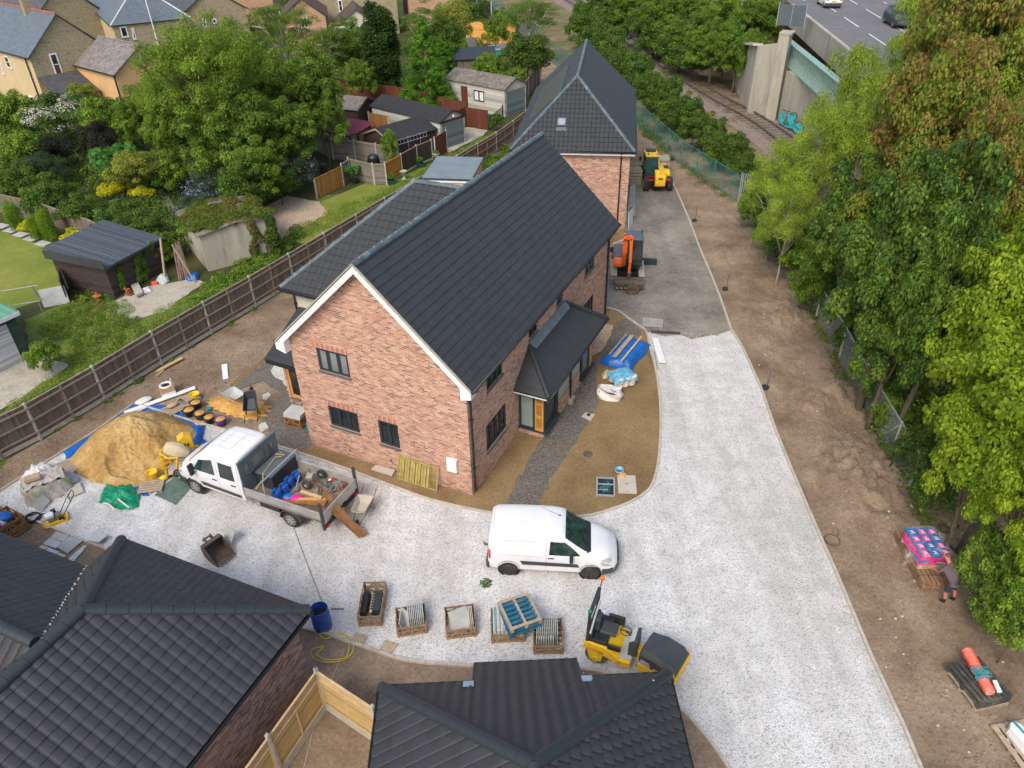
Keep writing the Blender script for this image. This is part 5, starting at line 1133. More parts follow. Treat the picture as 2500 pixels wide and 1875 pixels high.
def body_loft(st,sub=4):
 "st: rows (x, zb, zbelt, ztop, wb, wbelt, wtop) -> smooth skin"
 keys=np.array(st,float);xs=keys[:,0]
 rows=[]
 for i in range(len(xs)-1):
  for k in range(sub):
   t=k/sub;rows.append(keys[i]*(1-t)+keys[i+1]*t)
 rows.append(keys[-1]);rows=np.array(rows)
 r2=rows.copy();r2[1:-1]=rows[1:-1]*.5+(rows[:-2]+rows[2:])*.25;rows=r2
 rings=[]
 for x,zb,zm,zt,wb,wm,wt in rows:
  h=[(0,zb),(wb*.85,zb),(wb,zb+.06),(wm*1.0,zb+(zm-zb)*.45),(wm,zm-.05),(wm-.015,zm),(wt+(wm-wt)*.12,zt-.14*min(1,(zt-zm)*2)-.02),(wt-.03,zt-.05),(wt-.12,zt-.012),(wt*.5,zt+.012),(0,zt+.018)]
  ring=[V((x,y,z))for y,z in h]+[V((x,-y,z))for y,z in h[-2:0:-1]]
  rings.append(ring)
 m=MB();m.loft(rings);return m
def bvh_of(m):return BVHTree.FromPolygons([V(v)for v in m.v],[tuple(f)for f in m.f])
def patch(m,bv,corners,d,n=8,k=6,off=.006,rnd=0):
 "a panel draped on the body: corners (4 points), cast along d"
 c=[V(p)for p in corners];d=V(d).normalized();vs=[]
 for j in range(k+1):
  for i in range(n+1):
   u,v=i/n,j/k
   if rnd:
    a,b=2*u-1,2*v-1;q=rnd*.5;u=(a*(1-q*b*b*abs(b))*.5+.5)if abs(a)>.99 or 1 else u;v=(b*(1-q*a*a*abs(a))*.5+.5)
   p=c[0].lerp(c[1],u).lerp(c[3].lerp(c[2],u),v)
   h=bv.ray_cast(p-d*3,d);q=(h[0]or bv.find_nearest(p)[0])-d*off
   vs.append(q)
 m.add(vs,[(j*(n+1)+i,j*(n+1)+i+1,(j+1)*(n+1)+i+1,(j+1)*(n+1)+i)for j in range(k)for i in range(n)])
def wheel(parent,x,y,r,w,side,rim='steel',spokes=5,name='wheel',rimr=.62):
 m=MB();s=1 if side>0 else-1
 m.lathe([(r*.62,-w/2),(r*.93,-w/2),(r,-w*.34),(r,w*.34),(r*.93,w/2),(r*.62,w/2)],(x,y,r),28,'Y')
 wo=m.build(name,M['rubber'],parent,auto=40)
 q=MB();yo=y+s*w*.5
 q.lathe([(r*rimr+.01,0),(r*rimr,s*.01),(r*rimr*.92,-s*.03),(r*.15,-s*.035),(r*.12,s*.0),(.001,s*.0)],(x,yo,r),24,'Y',cap=False)
 for k in range(spokes):
  a=2*math.pi*k/spokes;q.bar((x+math.cos(a)*r*.1,yo-s*.012,r+math.sin(a)*r*.1),(x+math.cos(a)*r*rimr*.95,yo-s*.012,r+math.sin(a)*r*rimr*.95),.055,.035,up=(0,1,0))
 q.build('rim',M[rim],wo,auto=30);return wo
M['rim_dark']=plain('rim_dark',(.06,.055,.055),.5,.3,var=.2,dirt=(.2,.17,.15),dirt_amt=.5)
M['headlight']=plain('headlight',(.45,.46,.43),.1,var=.15,scale=12)
M['seam']=plain('seam',(.42,.43,.44),.6)
A=G(1243,1398.8);B=G(1440,1409);hd=ang(A,B);d=(B-A).normalized();n=V((-d.y,d.x,0));O=(A+B)/2+n*.8
van=thing('panel_van','small white panel van parked on the white gravel','van',O,hd)
st=[(-2.06,.32,.9,1.35,.78,.8,.6),(-2.0,.3,.95,1.70,.85,.87,.68),(-1.85,.27,1.0,1.79,.87,.89,.71),(-1.0,.25,1.02,1.82,.88,.9,.73),(0,.25,1.02,1.82,.88,.9,.73),(.42,.25,1.02,1.76,.88,.9,.72),(.8,.25,1.02,1.47,.88,.9,.71),(1.22,.25,.98,1.16,.88,.89,.74),(1.6,.25,.88,1.05,.87,.88,.68),(1.95,.27,.72,.92,.84,.84,.6),(2.16,.3,.6,.74,.74,.74,.5),(2.26,.34,.5,.58,.55,.55,.4)]
m=body_loft(st,4);bv=bvh_of(m);m.build('body',M['white_paint'],van,auto=38)
w=MB();patch(w,bv,[(.5,-.66,2.2),(1.2,-.72,2.2),(1.2,.72,2.2),(.5,.66,2.2)],(0,0,-1),10,14,.008);w.build('windscreen',M['glass_green'],van,smooth=True)
w=MB();patch(w,bv,[(1.2,-.78,2.2),(1.36,-.66,2.2),(1.36,.66,2.2),(1.2,.78,2.2)],(0,0,-1),4,12,.010);w.build('scuttle',M['black_plastic'],van,smooth=True)
for s in(-1,1):
 w=MB();patch(w,bv,[(-.02,s*2,1.07),(1.02,s*2,1.05),(.5,s*2,1.54),(.02,s*2,1.58)],(0,-s,0),24,12,.016);w.build('side_window',M['glass_green'],van,smooth=True)
 w=MB();patch(w,bv,[(-.9,s*2,.58),(1.0,s*2,.56),(.92,s*2,.72),(-.98,s*2,.76)],(0,-s,0),14,2,.018);w.build('rubbing_strip',M['dark_plastic'],van,smooth=True)
 w=MB();patch(w,bv,[(1.72,s*2,.66),(2.1,s*2,.60),(2.04,s*2,.82),(1.68,s*2,.86)],(0,-s,0),6,4,.010);w.build('headlight',M['headlight'],van,smooth=True)
 w=MB();patch(w,bv,[(-2.04,s*2,.78),(-1.96,s*2,.78),(-1.96,s*2,1.12),(-2.04,s*2,1.12)],(0,-s,0),2,4,.02);w.build('tail_light',M['red'],van,smooth=True)
 w=MB();w.box((.72,s*.99,1.02),(.12,.2,.22));w.build('wing_mirror',M['black_plastic'],van,bevel=.03)
 w=MB();w.box((.05,s*.915,.93),(.2,.03,.035));w.build('door_handle',M['black_plastic'],van,bevel=.01)
 w=MB()
 for a_,b_ in(((-.12,.3),(-.12,1.65)),((1.25,.3),(1.22,.95))):patch(w,bv,[(a_[0],s*2,a_[1]),(a_[0]+.014,s*2,a_[1]),(b_[0]+.014,s*2,b_[1]),(b_[0],s*2,b_[1])],(0,-s,0),1,12,.003)
 for q in(((-1.7,.98),(-.3,.96)),((-1.62,1.52),(-.35,1.55)),):patch(w,bv,[(q[0][0],s*2,q[0][1]),(q[1][0],s*2,q[1][1]),(q[1][0],s*2,q[1][1]+.012),(q[0][0],s*2,q[0][1]+.012)],(0,-s,0),12,1,.003)
 w.build('panel_gap',M['seam'],van)
 w=MB()
 for x in(-1.36,1.36):w.lathe([(.37,-.03),(.37,.012),(.3,.0)],(x,s*.885,.33),26,'Y',cap=False)
 w.build('wheel_arch',M['black_plastic'],van)
 for x in(-1.36,1.36):wheel(van,x,s*.82,.315,.2,s,'rim_dark')
w=MB();patch(w,bv,[(-1.99,-.62,3),(-1.985,-.62,3),(-1.985,.62,3),(-1.99,.62,3)],(0,0,-1),1,8,.004);patch(w,bv,[(-1.9,-.9,3),(-1.885,-.9,3),(-1.885,.9,3),(-1.9,.9,3)],(0,0,-1),1,14,.004);patch(w,bv,[(-1.85,-.6,3),(.45,-.61,3),(.45,-.6,3),(-1.85,-.59,3)],(0,0,-1),12,1,.003);patch(w,bv,[(-1.85,.59,3),(.45,.6,3),(.45,.61,3),(-1.85,.6,3)],(0,0,-1),12,1,.003);w.build('roof_seam',M['seam'],van)
w=MB()
w.loft([[V((x,y*f,z))for y,z in((-.8,.28),(.8,.28),(.8,.55),(-.8,.55))]for x,f in((-2.02,1.1),(-2.12,1.04),(-2.14,.98))]);w.build('bumper',M['dark_plastic'],van,bevel=.02);w=MB()
w.loft([[V((x,y*f,z))for y,z in((-.86,.26),(.86,.26),(.86,.5),(-.86,.5))]for x,f in((1.75,1.04),(2.05,.97),(2.24,.75),(2.33,.45))]);w.build('bumper',M['dark_plastic'],van,bevel=.02)
w=MB();w.tube([(.3,.2,1.83),(-.3,.32,2.02)],[.008,.004]);w.ball((.3,.2,1.83),.03,6);w.build('aerial',M['black_plastic'],van)
w=MB();w.bar((-2.14,.1,.35),(-2.3,.1,.4),.06,.06);w.ball((-2.3,.1,.45),.04,6);w.build('tow_bar',M['rust'],van)
T_=lambda x,y:(430+x*.22604,1020+y*.22604)
A=G(*T_(1275,1160));B=G(*T_(250,800));d=(B-A).normalized();n=V((-d.y,d.x,0));O=B-n*.9;hd=ang(A,B);WB=(B-A).length
tr=thing('dropside_truck','white crew cab dropside tipper truck loaded with tools, beside the sand heap','truck',O,hd)
st=[(-2.5,.45,1.25,2.3,.93,.96,.76),(-2.44,.42,1.25,2.38,.95,.98,.82),(-2.2,.42,1.25,2.42,.95,.98,.84),(-1.5,.42,1.25,2.42,.95,.98,.84),(-1.0,.42,1.25,2.36,.95,.98,.83),(-.75,.42,1.25,2.24,.95,.98,.81),(-.3,.42,1.22,1.88,.95,.98,.82),(.1,.42,1.18,1.50,.94,.97,.84),(.4,.42,1.1,1.32,.93,.95,.76),(.7,.42,.95,1.15,.9,.91,.66),(.9,.45,.8,.95,.78,.8,.5),(.98,.5,.7,.8,.6,.6,.35)]
m=body_loft(st,4);bv=bvh_of(m);m.build('cab',M['white_paint'],tr,auto=38)
w=MB();patch(w,bv,[(-.72,-.72,3),(.16,-.8,3),(.16,.8,3),(-.72,.72,3)],(0,0,-1),10,14,.008);w.build('windscreen',glassy('truck_screen',(.02,.02,.12),.08),tr,smooth=True)
for s in(-1,1):
 w=MB();patch(w,bv,[(-1.25,s*3,1.33),(-.2,s*3,1.3),(-.5,s*3,1.78),(-1.2,s*3,2.0)],(0,-s,0),20,12,.014);w.build('side_window',M['glass_green'],tr,smooth=True)
 w=MB();patch(w,bv,[(-2.2,s*3,1.33),(-1.5,s*3,1.33),(-1.5,s*3,2.0),(-2.16,s*3,2.0)],(0,-s,0),6,6,.008);w.build('side_window',M['glass'],tr,smooth=True)
 w=MB();patch(w,bv,[(-2.35,s*3,.58),(-.5,s*3,.62),(-.42,s*3,.82),(-2.35,s*3,.75)],(0,-s,0),14,2,.018);w.build('rubbing_strip',M['dark_plastic'],tr,smooth=True)
 w=MB();patch(w,bv,[(.55,s*3,.85),(.88,s*3,.8),(.8,s*3,1.1),(.5,s*3,1.12)],(0,-s,0),5,4,.008);w.build('headlight',M['headlight'],tr,smooth=True)
 w=MB();w.box((-.28,s*1.12,1.5),(.12,.22,.32));w.box((-.28,s*1.12,1.24),(.12,.2,.14));w.bar((-.3,s*.95,1.4),(-.3,s*1.1,1.45),.05,.05);w.build('wing_mirror',M['black_plastic'],tr,bevel=.03)
 for x in(-1.35,-2.3+.55-.75+.45):
  w=MB();w.box((x+.15 if x>-1.5 else-2.1,s*.99,1.12),(.22,.04,.04));w.build('door_handle',M['black_plastic'],tr,bevel=.01)
 w=MB()
 for xx in(-1.38,-2.38,-.12):patch(w,bv,[(xx,s*3,.5),(xx+.016,s*3,.5),(xx+.016,s*3,2.08 if xx<-1 else 1.25),(xx,s*3,2.08 if xx<-1 else 1.25)],(0,-s,0),1,14,.003)
 w.build('panel_gap',M['seam'],tr)
 w=MB();w.lathe([(.42,-.03),(.42,.012),(.34,.0)],(0,s*.955,.35),26,'Y',cap=False);w.build('wheel_arch',M['black_plastic'],tr)
 wheel(tr,0,s*.88,.35,.24,s,'alu',8);wheel(tr,-WB,s*.90,.35,.24,s,'alu',8)
 w=MB();w.lathe([(.45,-.16),(.47,.14),(.42,.14),(.41,-.16)],(-WB,s*.88,.35),24,'Y',cap=False)
 w.v=[(x,y,max(z,.35))for x,y,z in w.v];w.build('mudguard',M['dark_plastic'],tr,smooth=True)
w=MB()
for yy in(-.5,-.18,.18,.5):patch(w,bv,[(-2.3,yy-.008,3),(-.95,yy-.008,3),(-.95,yy+.008,3),(-2.3,yy+.008,3)],(0,0,-1),12,1,.004)
patch(w,bv,[(-1.9,-.45,3),(-1.88,-.45,3),(-1.88,.45,3),(-1.9,.45,3)],(0,0,-1),1,8,.005);patch(w,bv,[(-1.35,-.45,3),(-1.33,-.45,3),(-1.33,.45,3),(-1.35,.45,3)],(0,0,-1),1,8,.005)
w.build('roof_seam',M['seam'],tr)
w=MB();w.loft([[V((x,y*f,z))for y,z in((-.95,.3),(.95,.3),(.95,.62),(-.95,.62))]for x,f in((.42,1.03),(.8,.97),(1.0,.8),(1.08,.5))]);w.build('bumper',M['dark_plastic'],tr,bevel=.02)
b0,b1,bw,bz=-2.66,-6.1,1.03,.92
w=MB();w.bb(b1,b0,-bw,bw,bz-.1,bz);w.build('bed_floor',plain('bed_floor',(.24,.17,.12),.9,var=.4,scale=4,dirt=(.4,.36,.3),dirt_amt=.7),tr)
for s in(-1,1):
 w=MB();w.bb(b1,b0,s*bw-(.04 if s>0 else 0),s*bw+(0 if s>0 else.04),bz-.08,bz+.36);w.bb(b1,b0,s*(bw+.012)-.012,s*(bw+.012)+.012,bz+.12,bz+.16);w.bb(b1,b0,s*(bw+.012)-.02,s*(bw+.012)+.02,bz+.33,bz+.37);w.build('side_board',M['alu'],tr,bevel=.008)
 w=MB();w.bb(b1-.04,b1+.06,s*bw-.04,s*bw+.04,.5,bz+.85);w.build('rear_post',M['dark_plastic'],tr,bevel=.01)
w=MB();w.bb(b1-.05,b1,-bw+.05,bw-.05,bz-.08,bz+.36);w.build('tailgate',M['alu'],tr,bevel=.008)
w=MB();hx_=b0+.03
w.bb(hx_-.04,hx_,-bw,bw,bz,bz+.55);w.bb(hx_-.06,hx_+.02,-bw,bw,2.32,2.42);w.bb(hx_-.04,hx_,-bw,bw,2.12,2.32)
for y0_,y1_ in((-1.03,-.78),(-.55,-.32),(.32,.55),(.78,1.03)):w.bb(hx_-.04,hx_,y0_,y1_,bz+.55,2.12)
w.bb(hx_-.04,hx_,-.78,.78,1.47,1.6)
w.build('headboard',plain('headboard',(.12,.17,.19),.6,var=.2),tr)
w=MB()
for y0_,y1_ in((-.78,-.55),(-.32,.32),(.55,.78)):
 y=y0_
 while y<y1_:w.bb(hx_-.03,hx_-.02,y,y+.012,1.6,2.12);y+=.05
 z=1.6
 while z<2.12:w.bb(hx_-.032,hx_-.022,y0_,y1_,z,z+.012);z+=.05
w.build('window_mesh',M['dark_plastic'],tr)
w=MB();w.bb(-6.0,-2.7,-.42,-.3,.55,.8);w.bb(-6.0,-2.7,.3,.42,.55,.8);w.bb(-4.0,-3.1,.5,.9,.42,.8);w.bb(-6.15,-6.1,-1,1,.55,.7);w.build('chassis',M['black_plastic'],tr)
for s in(-1,1):w=MB();w.box((-6.16,s*.86,.6),(.04,.16,.09));w.build('tail_light',M['red'],tr)
w=MB();w.box((-6.16,.1,.6),(.02,.42,.09));w.build('number_plate',M['yellow_plastic'],tr)
def on_tr(name,m,mats,label,cat,group=None,bevel=0,**k):
 o=m.build(name,mats,bevel=bevel,**k)if isinstance(m,MB)else m
 o.location=tr.location;o.rotation_euler=tr.rotation_euler;return tag(o,label,cat,group)
w=MB();w.bb(-3.5,-2.78,-.98,.42,bz+.01,bz+.62);w.mat(1).bb(-3.52,-2.76,-1.0,.44,bz+.62,bz+.68);on_tr('tool_box',w,[M['anthracite'],M['anth_light']],'large grey site tool chest strapped behind the truck cab','tool box',bevel=.01)
w=MB();w.tube([(-3.15,.95,bz+.38),(-3.15,.5,bz+.5),(-3.12,.42,bz+.69),(-3.0,-.2,bz+.7),(-2.95,-.5,bz+.71)],.025,5);w.tube([(-2.95,-.5,bz+.73),(-3.2,-.6,bz+.75),(-3.0,-.75,bz+.8),(-3.25,-.7,bz+.76),(-2.9,-.6,bz+.78)],.025,5);on_tr('ratchet_strap',w,M['pallet_wood'],'cream ratchet strap over the grey tool chest','strap')
w=MB();w.tube([(-3.62,1.0,bz+.4),(-3.62,.98,bz+.95),(-3.62,-.98,bz+.95),(-3.62,-1.0,bz+.4)],.03,6);on_tr('load_bar',w,M['galv'],'grey tubular bar across the truck bed behind the tool chest','bar')
can=thing('jerry_can','blue plastic jerry can nearest the truck side board','jerry can',(0,0,0),0,'blue cans in the truck bed')
w=MB();w.bb(-.15,.15,-.12,.12,0,.4);w.build('can',M['blue_plastic'],can,bevel=.04);w=MB();w.tube([(0,-.12,.38),(0,-.1,.45),(0,.06,.45),(0,.08,.38)],.015,5);w.build('handle',M['blue_plastic'],can);w=MB();w.cyl((0,.13,.4),(0,.13,.45),.035);w.build('cap',M['black_plastic'],can)
Mt=Matrix.Translation(tr.location)@Matrix.Rotation(hd,4,'Z')
cl=['blue plastic jerry can nearest the truck side board','blue jerry can second from the truck side board','blue jerry can third from the truck side board','blue jerry can farthest from the near side board']
for k in range(4):
 c=can if k==0 else copy_tree(can);c['label']=cl[k];c.location=Mt@V((-3.88-.05*(k%2),.72-k*.36,bz+.01));c.rotation_euler=(0,0,hd+R([4,-6,8,-3][k]))
for k,(x,y,c,lb)in enumerate(((-4.3,.75,'pink','pink sack lying in the truck bed nearest the side board'),(-4.5,.42,'pink','pink sack lying beyond the first in the truck bed'),(-4.12,.48,'pack_blue','blue and white sack lying in the truck bed'))):
 w=MB();w.grid(6,6,lambda u,v:((u-.5)*.42,(v-.5)*.3,.07*math.sin(math.pi*u)**.4*math.sin(math.pi*v)**.4+.02));w.bb(-.2,.2,-.14,.14,0,.03);o=w.build('sack',M[c],smooth=True);tag(o,lb,'sack','sacks in the truck bed');o.location=Mt@V((x,y,bz+.01));o.rotation_euler=(0,0,hd+.15*k)
tl=thing('wheeled_trolley','rusty two wheeled trolley lying in the truck bed','trolley',Mt@V((-4.6,-.55,bz+.005)),hd)
for x,y in((.05,.42),(-.1,-.3)):
 w=MB();w.lathe([(.1,-.05),(.17,-.055),(.19,-.02),(.19,.02),(.17,.055),(.1,.05)],(x,y,.19),18,'Y');wo=w.build('wheel',M['rubber'],tl,auto=40);w=MB();w.lathe([(.105,.04),(.03,.06),(.03,.07),(.001,.07)],(x,y,.19),14,'Y',cap=False);w.build('rim',M['alu'],wo)
w=MB();w.bar((.05,.4,.19),(-.1,-.3,.19),.04,.04);w.bar((0,0,.19),(-.7,.15,.1),.04,.04);w.bar((0,.2,.19),(-.75,.35,.08),.04,.04);w.bar((.1,0,.2),(.25,-.1,.5),.05,.05);w.bar((.25,.0,.25),(.4,.3,.4),.04,.04);w.build('frame',M['rust'],tl)
w=MB();w.box((.15,.05,.3),(.25,.3,.12),rz=.4);w.build('motor',M['alu'],tl,bevel=.02)
rr=random.Random(9)
loose=[('shovel','shovel lying in the truck bed beside the blue cans','shovel'),('timber_offcut','pale timber offcut lying lengthwise in the middle of the truck bed','timber'),('timber_plank','short thick pale plank resting by the truck side board','timber'),('hand_saw','silver hand saw with a red handle in the truck bed','saw'),('rope_coil','heap of tan rope at the back of the truck bed','rope'),('spray_can','white spray bottle lying in the truck bed','bottle'),('steel_bars','rusty steel bars lying in the middle of the truck bed','steel bars'),('tool_pile','jumble of hand tools along the far side of the truck bed','tools')]
w=MB();w.bar((-4.25,.1,bz+.12),(-4.1,-.35,bz+.35),.03,.03);w.box((-4.25,.12,bz+.1),(.2,.22,.03),rz=.5);on_tr(loose[0][0],w,M['steel'],*loose[0][1:])
w=MB();w.bar((-4.45,.1,bz+.05),(-5.7,.1,bz+.06),.12,.06);on_tr(loose[1][0],w,M['pale_wood'],*loose[1][1:])
w=MB();w.bar((-4.75,.62,bz+.2),(-5.85,.42,bz+.42),.13,.07);on_tr(loose[2][0],w,M['orange_wood'],*loose[2][1:])
w=MB();w.bar((-5.3,.3,bz+.08),(-5.75,.36,bz+.09),.13,.01);w.mat(1).box((-5.83,.37,bz+.1),(.14,.12,.04));on_tr(loose[3][0],w,[M['galv'],M['red']],*loose[3][1:])
w=MB();pts=[V((-5.55+rr.uniform(-.3,.3),-.5+rr.uniform(-.35,.35),bz+.04+rr.uniform(0,.12)))for _ in range(26)];w.tube(pts,.022,5);on_tr(loose[4][0],w,M['cap_wood'],*loose[4][1:])
w=MB();w.cyl((-5.05,-.75,bz+.05),(-5.2,-.7,bz+.22),.04);on_tr(loose[5][0],w,M['white_upvc'],*loose[5][1:])
w=MB();w.bar((-4.95,-.3,bz+.05),(-5.2,.1,bz+.05),.03,.03);w.bar((-5.05,-.35,bz+.06),(-5.3,.08,bz+.05),.03,.03);on_tr(loose[6][0],w,M['rust'],*loose[6][1:])
w=MB()
for k in range(26):
 w.mat(k%4);x=rr.uniform(-5.95,-4.9);y=rr.uniform(-.95,-.55);a=rr.uniform(0,3);w.bar((x,y,bz+.03+rr.uniform(0,.1)),(x+.2*math.cos(a),y+.2*math.sin(a),bz+.04+rr.uniform(0,.12)),rr.uniform(.02,.08),rr.uniform(.02,.07))
on_tr(loose[7][0],w,[M['rust'],M['teal'],M['steel'],M['red']],*loose[7][1:])
w=MB();a0=Mt.inverted()@G(*T_(1625,890),1.42)
PL=[]
for k in range(7):
 e=Mt.inverted()@G(*T_(1990+rr.uniform(-10,85)*(1 if k else 0),1290-(k*9)),.06+.03*k);s_=V((-5.75+k*.02,.55-.06*k,1.33+.028*k));w.bar(s_,e,.12,.026)
for k in range(4):w.bar((-4.4-.2*k,.86-.03*k,bz+.2+.03*k),(-5.95,.62-.05*k,bz+.36+.03*k),.1,.026)
on_tr('board_bundle',w,M['plank_wood'],'bundle of brown treated boards sliding off the truck tailgate to the gravel','timber boards')
def car(label,name,loc,rz,paint,kind='suv'):
 c=thing(name,label,'car',loc,rz)
 st=[(-2.1,.4,.85,1.05,.78,.8,.6),(-2.0,.3,.95,1.35,.86,.88,.64),(-1.6,.25,.98,1.58,.88,.9,.66),(-.8,.22,.98,1.62,.88,.9,.68),(.1,.22,.98,1.55,.88,.9,.68),(.8,.22,.95,1.08,.88,.9,.74),(1.5,.22,.85,.96,.87,.88,.68),(1.95,.28,.7,.78,.78,.78,.55),(2.15,.34,.5,.55,.6,.6,.4)]
 m=body_loft(st,3);bv=bvh_of(m);m.build('body',paint,c,auto=38)
 w=MB();patch(w,bv,[(.15,-.6,3),(.8,-.68,3),(.8,.68,3),(.15,.6,3)],(0,0,-1),8,8,.01);w.build('windscreen',M['glass'],c)
 w=MB();patch(w,bv,[(-4,-.6,1.0),(-4,.6,1.0),(-4,.52,1.42),(-4,-.52,1.42)],(1,0,0),8,6,.012);w.build('rear_window',M['glass'],c)
 for s in(-1,1):
  w=MB();patch(w,bv,[(-1.6,s*3,1.03),(.6,s*3,1.03),(.15,s*3,1.4),(-1.4,s*3,1.42)],(0,-s,0),8,5,.01);w.build('side_window',M['glass'],c)
  w=MB();w.box((-2.08,s*.68,.88),(.06,.22,.2));w.build('tail_light',M['red'],c)
  for x in(-1.3,1.3):wheel(c,x,s*.8,.32,.2,s,'steel')
 w=MB();w.loft([[V((x,y*f,z))for y,z in((-.85,.25),(.85,.25),(.85,.55),(-.85,.55))]for x,f in((-1.95,1.04),(-2.15,.95))]);w.build('bumper',M['dark_plastic'],c)
 w=MB();w.box((-2.17,0,.72),(.02,.5,.11));w.build('number_plate',M['yellow_plastic'],c);return c
ra=math.atan2(rd.y,rd.x)
car('white car driving away on the raised road at the top','road_car',G(2022,14,ZB+.01),ra,M['white_paint'])
car('dark car on the raised road half hidden by the trees','road_car',G(2190,62,ZB+.01),ra+math.pi,M['anthracite'])
car('blue car tucked behind the back corner of the long brick house','parked_car',G(1476,605)+V((-.75,.9,0)),R(62),M['blue_plastic'])
ex=thing('mini_excavator','orange mini excavator with folded boom, beside the back of the long brick house','excavator',(6.85,39.35,0),R(-97))
for s,lb in((1,'l'),(-1,'r')):
 w=MB();prof=[(-1.05,.06),(-1.2,.25),(-1.05,.47),(1.0,.47),(1.15,.25),(1.0,.06)]
 w.ext([(x,s*.78-.16,z)for x,z in prof],(0,.32,0));to=w.build('track',M['track_rubber'],ex,bevel=.02)
 w=MB()
 for k in range(17):w.bb(-1.04+k*.128,-.98+k*.128,s*.78-.17,s*.78+.17,.46,.50)
 for k in range(3):a=k*.35+.3;w.box((1.12-.0*k,s*.78,.12+k*.12),(.05,.34,.05))
 for k in range(5):w.cyl((-.85+k*.42,s*.78-.175,.2),(-.85+k*.42,s*.78+.175,.2),.1,n=10)
 w.build('track_lug',M['concrete'],to)
w=MB();w.bb(-.7,.7,-.6,.6,.2,.55);w.cyl((0,0,.5),(0,0,.72),.5,n=20);w.build('undercarriage',M['black_plastic'],ex)
w=MB();w.lathe([(.9,.7),(1.0,.8),(1.0,1.05),(.92,1.1)],n=24);w.v=[(max(min(x,.62),-.9),y*.78,z)for x,y,z in w.v];w.build('platform',M['black_plastic'],ex,bevel=.02)
w=MB();w.loft([[V((x,y,z))for y,z in((-.86,.85),(-.3,.85),(-.3,zt),(-.78,zt),(-.86,zt-.12))]for x,zt in((-1.0,1.25),(-.9,1.55),(.3,1.5),(.62,1.3),(.7,1.05))]);w.build('engine_cover',M['orange'],ex,bevel=.03)
w=MB();w.loft([[V((x,y,z))for y,z in((-.84,1.2),(-.32,1.2),(-.32,zt),(-.74,zt),(-.84,zt-.1))]for x,zt in((-.85,1.6),(.25,1.56),(.5,1.45))]);w.build('top_cover',M['anth_light'],ex,bevel=.03)
cy0,cy1=-.28,.72
w=MB()
for x,y,xt in((.7,cy0,.45),(.7,cy1,.45),(-.75,cy0,-.7),(-.75,cy1,-.7)):w.bar((x,y,.95),(xt,y,2.42),.06,.06)
w.bar((.7,cy0,1.25),(.7,cy1,1.25),.05,.05);w.build('cab_frame',M['black_plastic'],ex)
w=MB();w.loft([[V((x,y,z))for y,z in((cy0-.03,2.4),(cy1+.03,2.4),(cy1-.04,zt),(cy0+.04,zt))]for x,zt in((-.8,2.47),(-.6,2.5),(.3,2.5),(.5,2.46))]);w.build('cab_roof',M['anth_light'],ex,bevel=.02)
w=MB();w.poly([(.72,cy0+.04,1.0),(.72,cy1-.04,1.0),(.47,cy1-.04,2.4),(.47,cy0+.04,2.4)]);w.poly([(-.72,cy1,1.0),(.68,cy1,1.0),(.44,cy1,2.4),(-.68,cy1,2.4)]);w.poly([(-.72,cy0,1.0),(.68,cy0,1.0),(.44,cy0,2.4),(-.68,cy0,2.4)]);w.build('cab_glass',M['glass'],ex)
w=MB();w.bb(-.5,0,0,.5,1.0,1.2);w.bb(-.6,-.45,0,.5,1.1,1.8);w.build('seat',M['black_plastic'],ex,bevel=.04)
by=-.08
bm1=MB();bp=[(.78,1.05),(1.05,1.9),(.95,2.6),(1.1,2.85)]
for(x0,z0),(x1,z1),th in((bp[0],bp[1],.26),(bp[1],bp[2],.28),(bp[2],bp[3],.2)):bm1.bar((x0,by-.2,z0),(x1,by-.2,z1),.18,th,up=(0,1,0))if False else bm1.bar((x0,by-.2,z0),(x1,by-.2,z1),.2,th)
bm1.build('boom',M['orange'],ex,bevel=.02)
w=MB();w.bar((1.15,by+.12,2.95),(1.5,by+.12,1.5),.17,.2);w.bar((1.5,by+.12,1.5),(1.62,by+.1,.95),.14,.16);w.bar((1.1,by-.2,2.8),(1.15,by+.14,2.9),.2,.2);w.build('dipper_arm',M['orange'],ex,bevel=.02)
w=MB();w.cyl((.95,by+.02,1.5),(1.12,by+.02,2.75),.055);w.mat(1).cyl((1.1,by+.02,2.1),(1.3,by+.12,2.85),.035);w.mat(1).tube([(.7,by+.1,1.1),(.9,by+.15,2.0),(1.1,by,2.6),(1.25,by+.02,2.2),(1.4,by+.0,1.5)],.02,5);w.build('hydraulic_ram',[M['steel'],M['black_plastic']],ex)
w=MB();w.bar((1.62,by+.06,1.0),(1.75,by+.06,.62),.05,.12);w.bar((1.62,by+.16,1.0),(1.75,by+.16,.62),.05,.12);w.cyl((1.6,by-.02,.95),(1.6,by+.24,.95),.04);w.build('quick_hitch',M['rust'],ex)
w=MB();prof=[(1.45,.62),(1.95,.6),(2.05,.45),(2.0,.2),(1.75,.08)]
pts=[V((x,-.75,z))for x,z in prof]
for i in range(len(pts)-1):w.ext([pts[i],pts[i+1],pts[i+1]+V((0,1.6,0)),pts[i]+V((0,1.6,0))],(.0,0,-.02))
for y in(-.75,.85):w.ext([(x,y,z)for x,z in prof]+[(1.4,y,.3)],(0,-.02,0))
w.mat(1)
for k in range(6):w.box((2.07,-.6+k*.23,.22),(.02,.12,.09))
w.build('bucket',[M['rust'],M['alu']],ex)
w=MB();w.mat(0).ball((.25,-.86+.55,2.66),.08,8);w.mat(1).cyl((.25,-.31,2.45),(.25,-.31,2.6),.02);w.build('beacon',[M['amber'],M['black_plastic']],ex)
w=MB();w.mat(0).ball((-.3,.68,2.68),.08,8);w.mat(1).cyl((-.3,.68,2.45),(-.3,.68,2.62),.02);w.build('beacon',[M['beacon_green'],M['black_plastic']],ex)
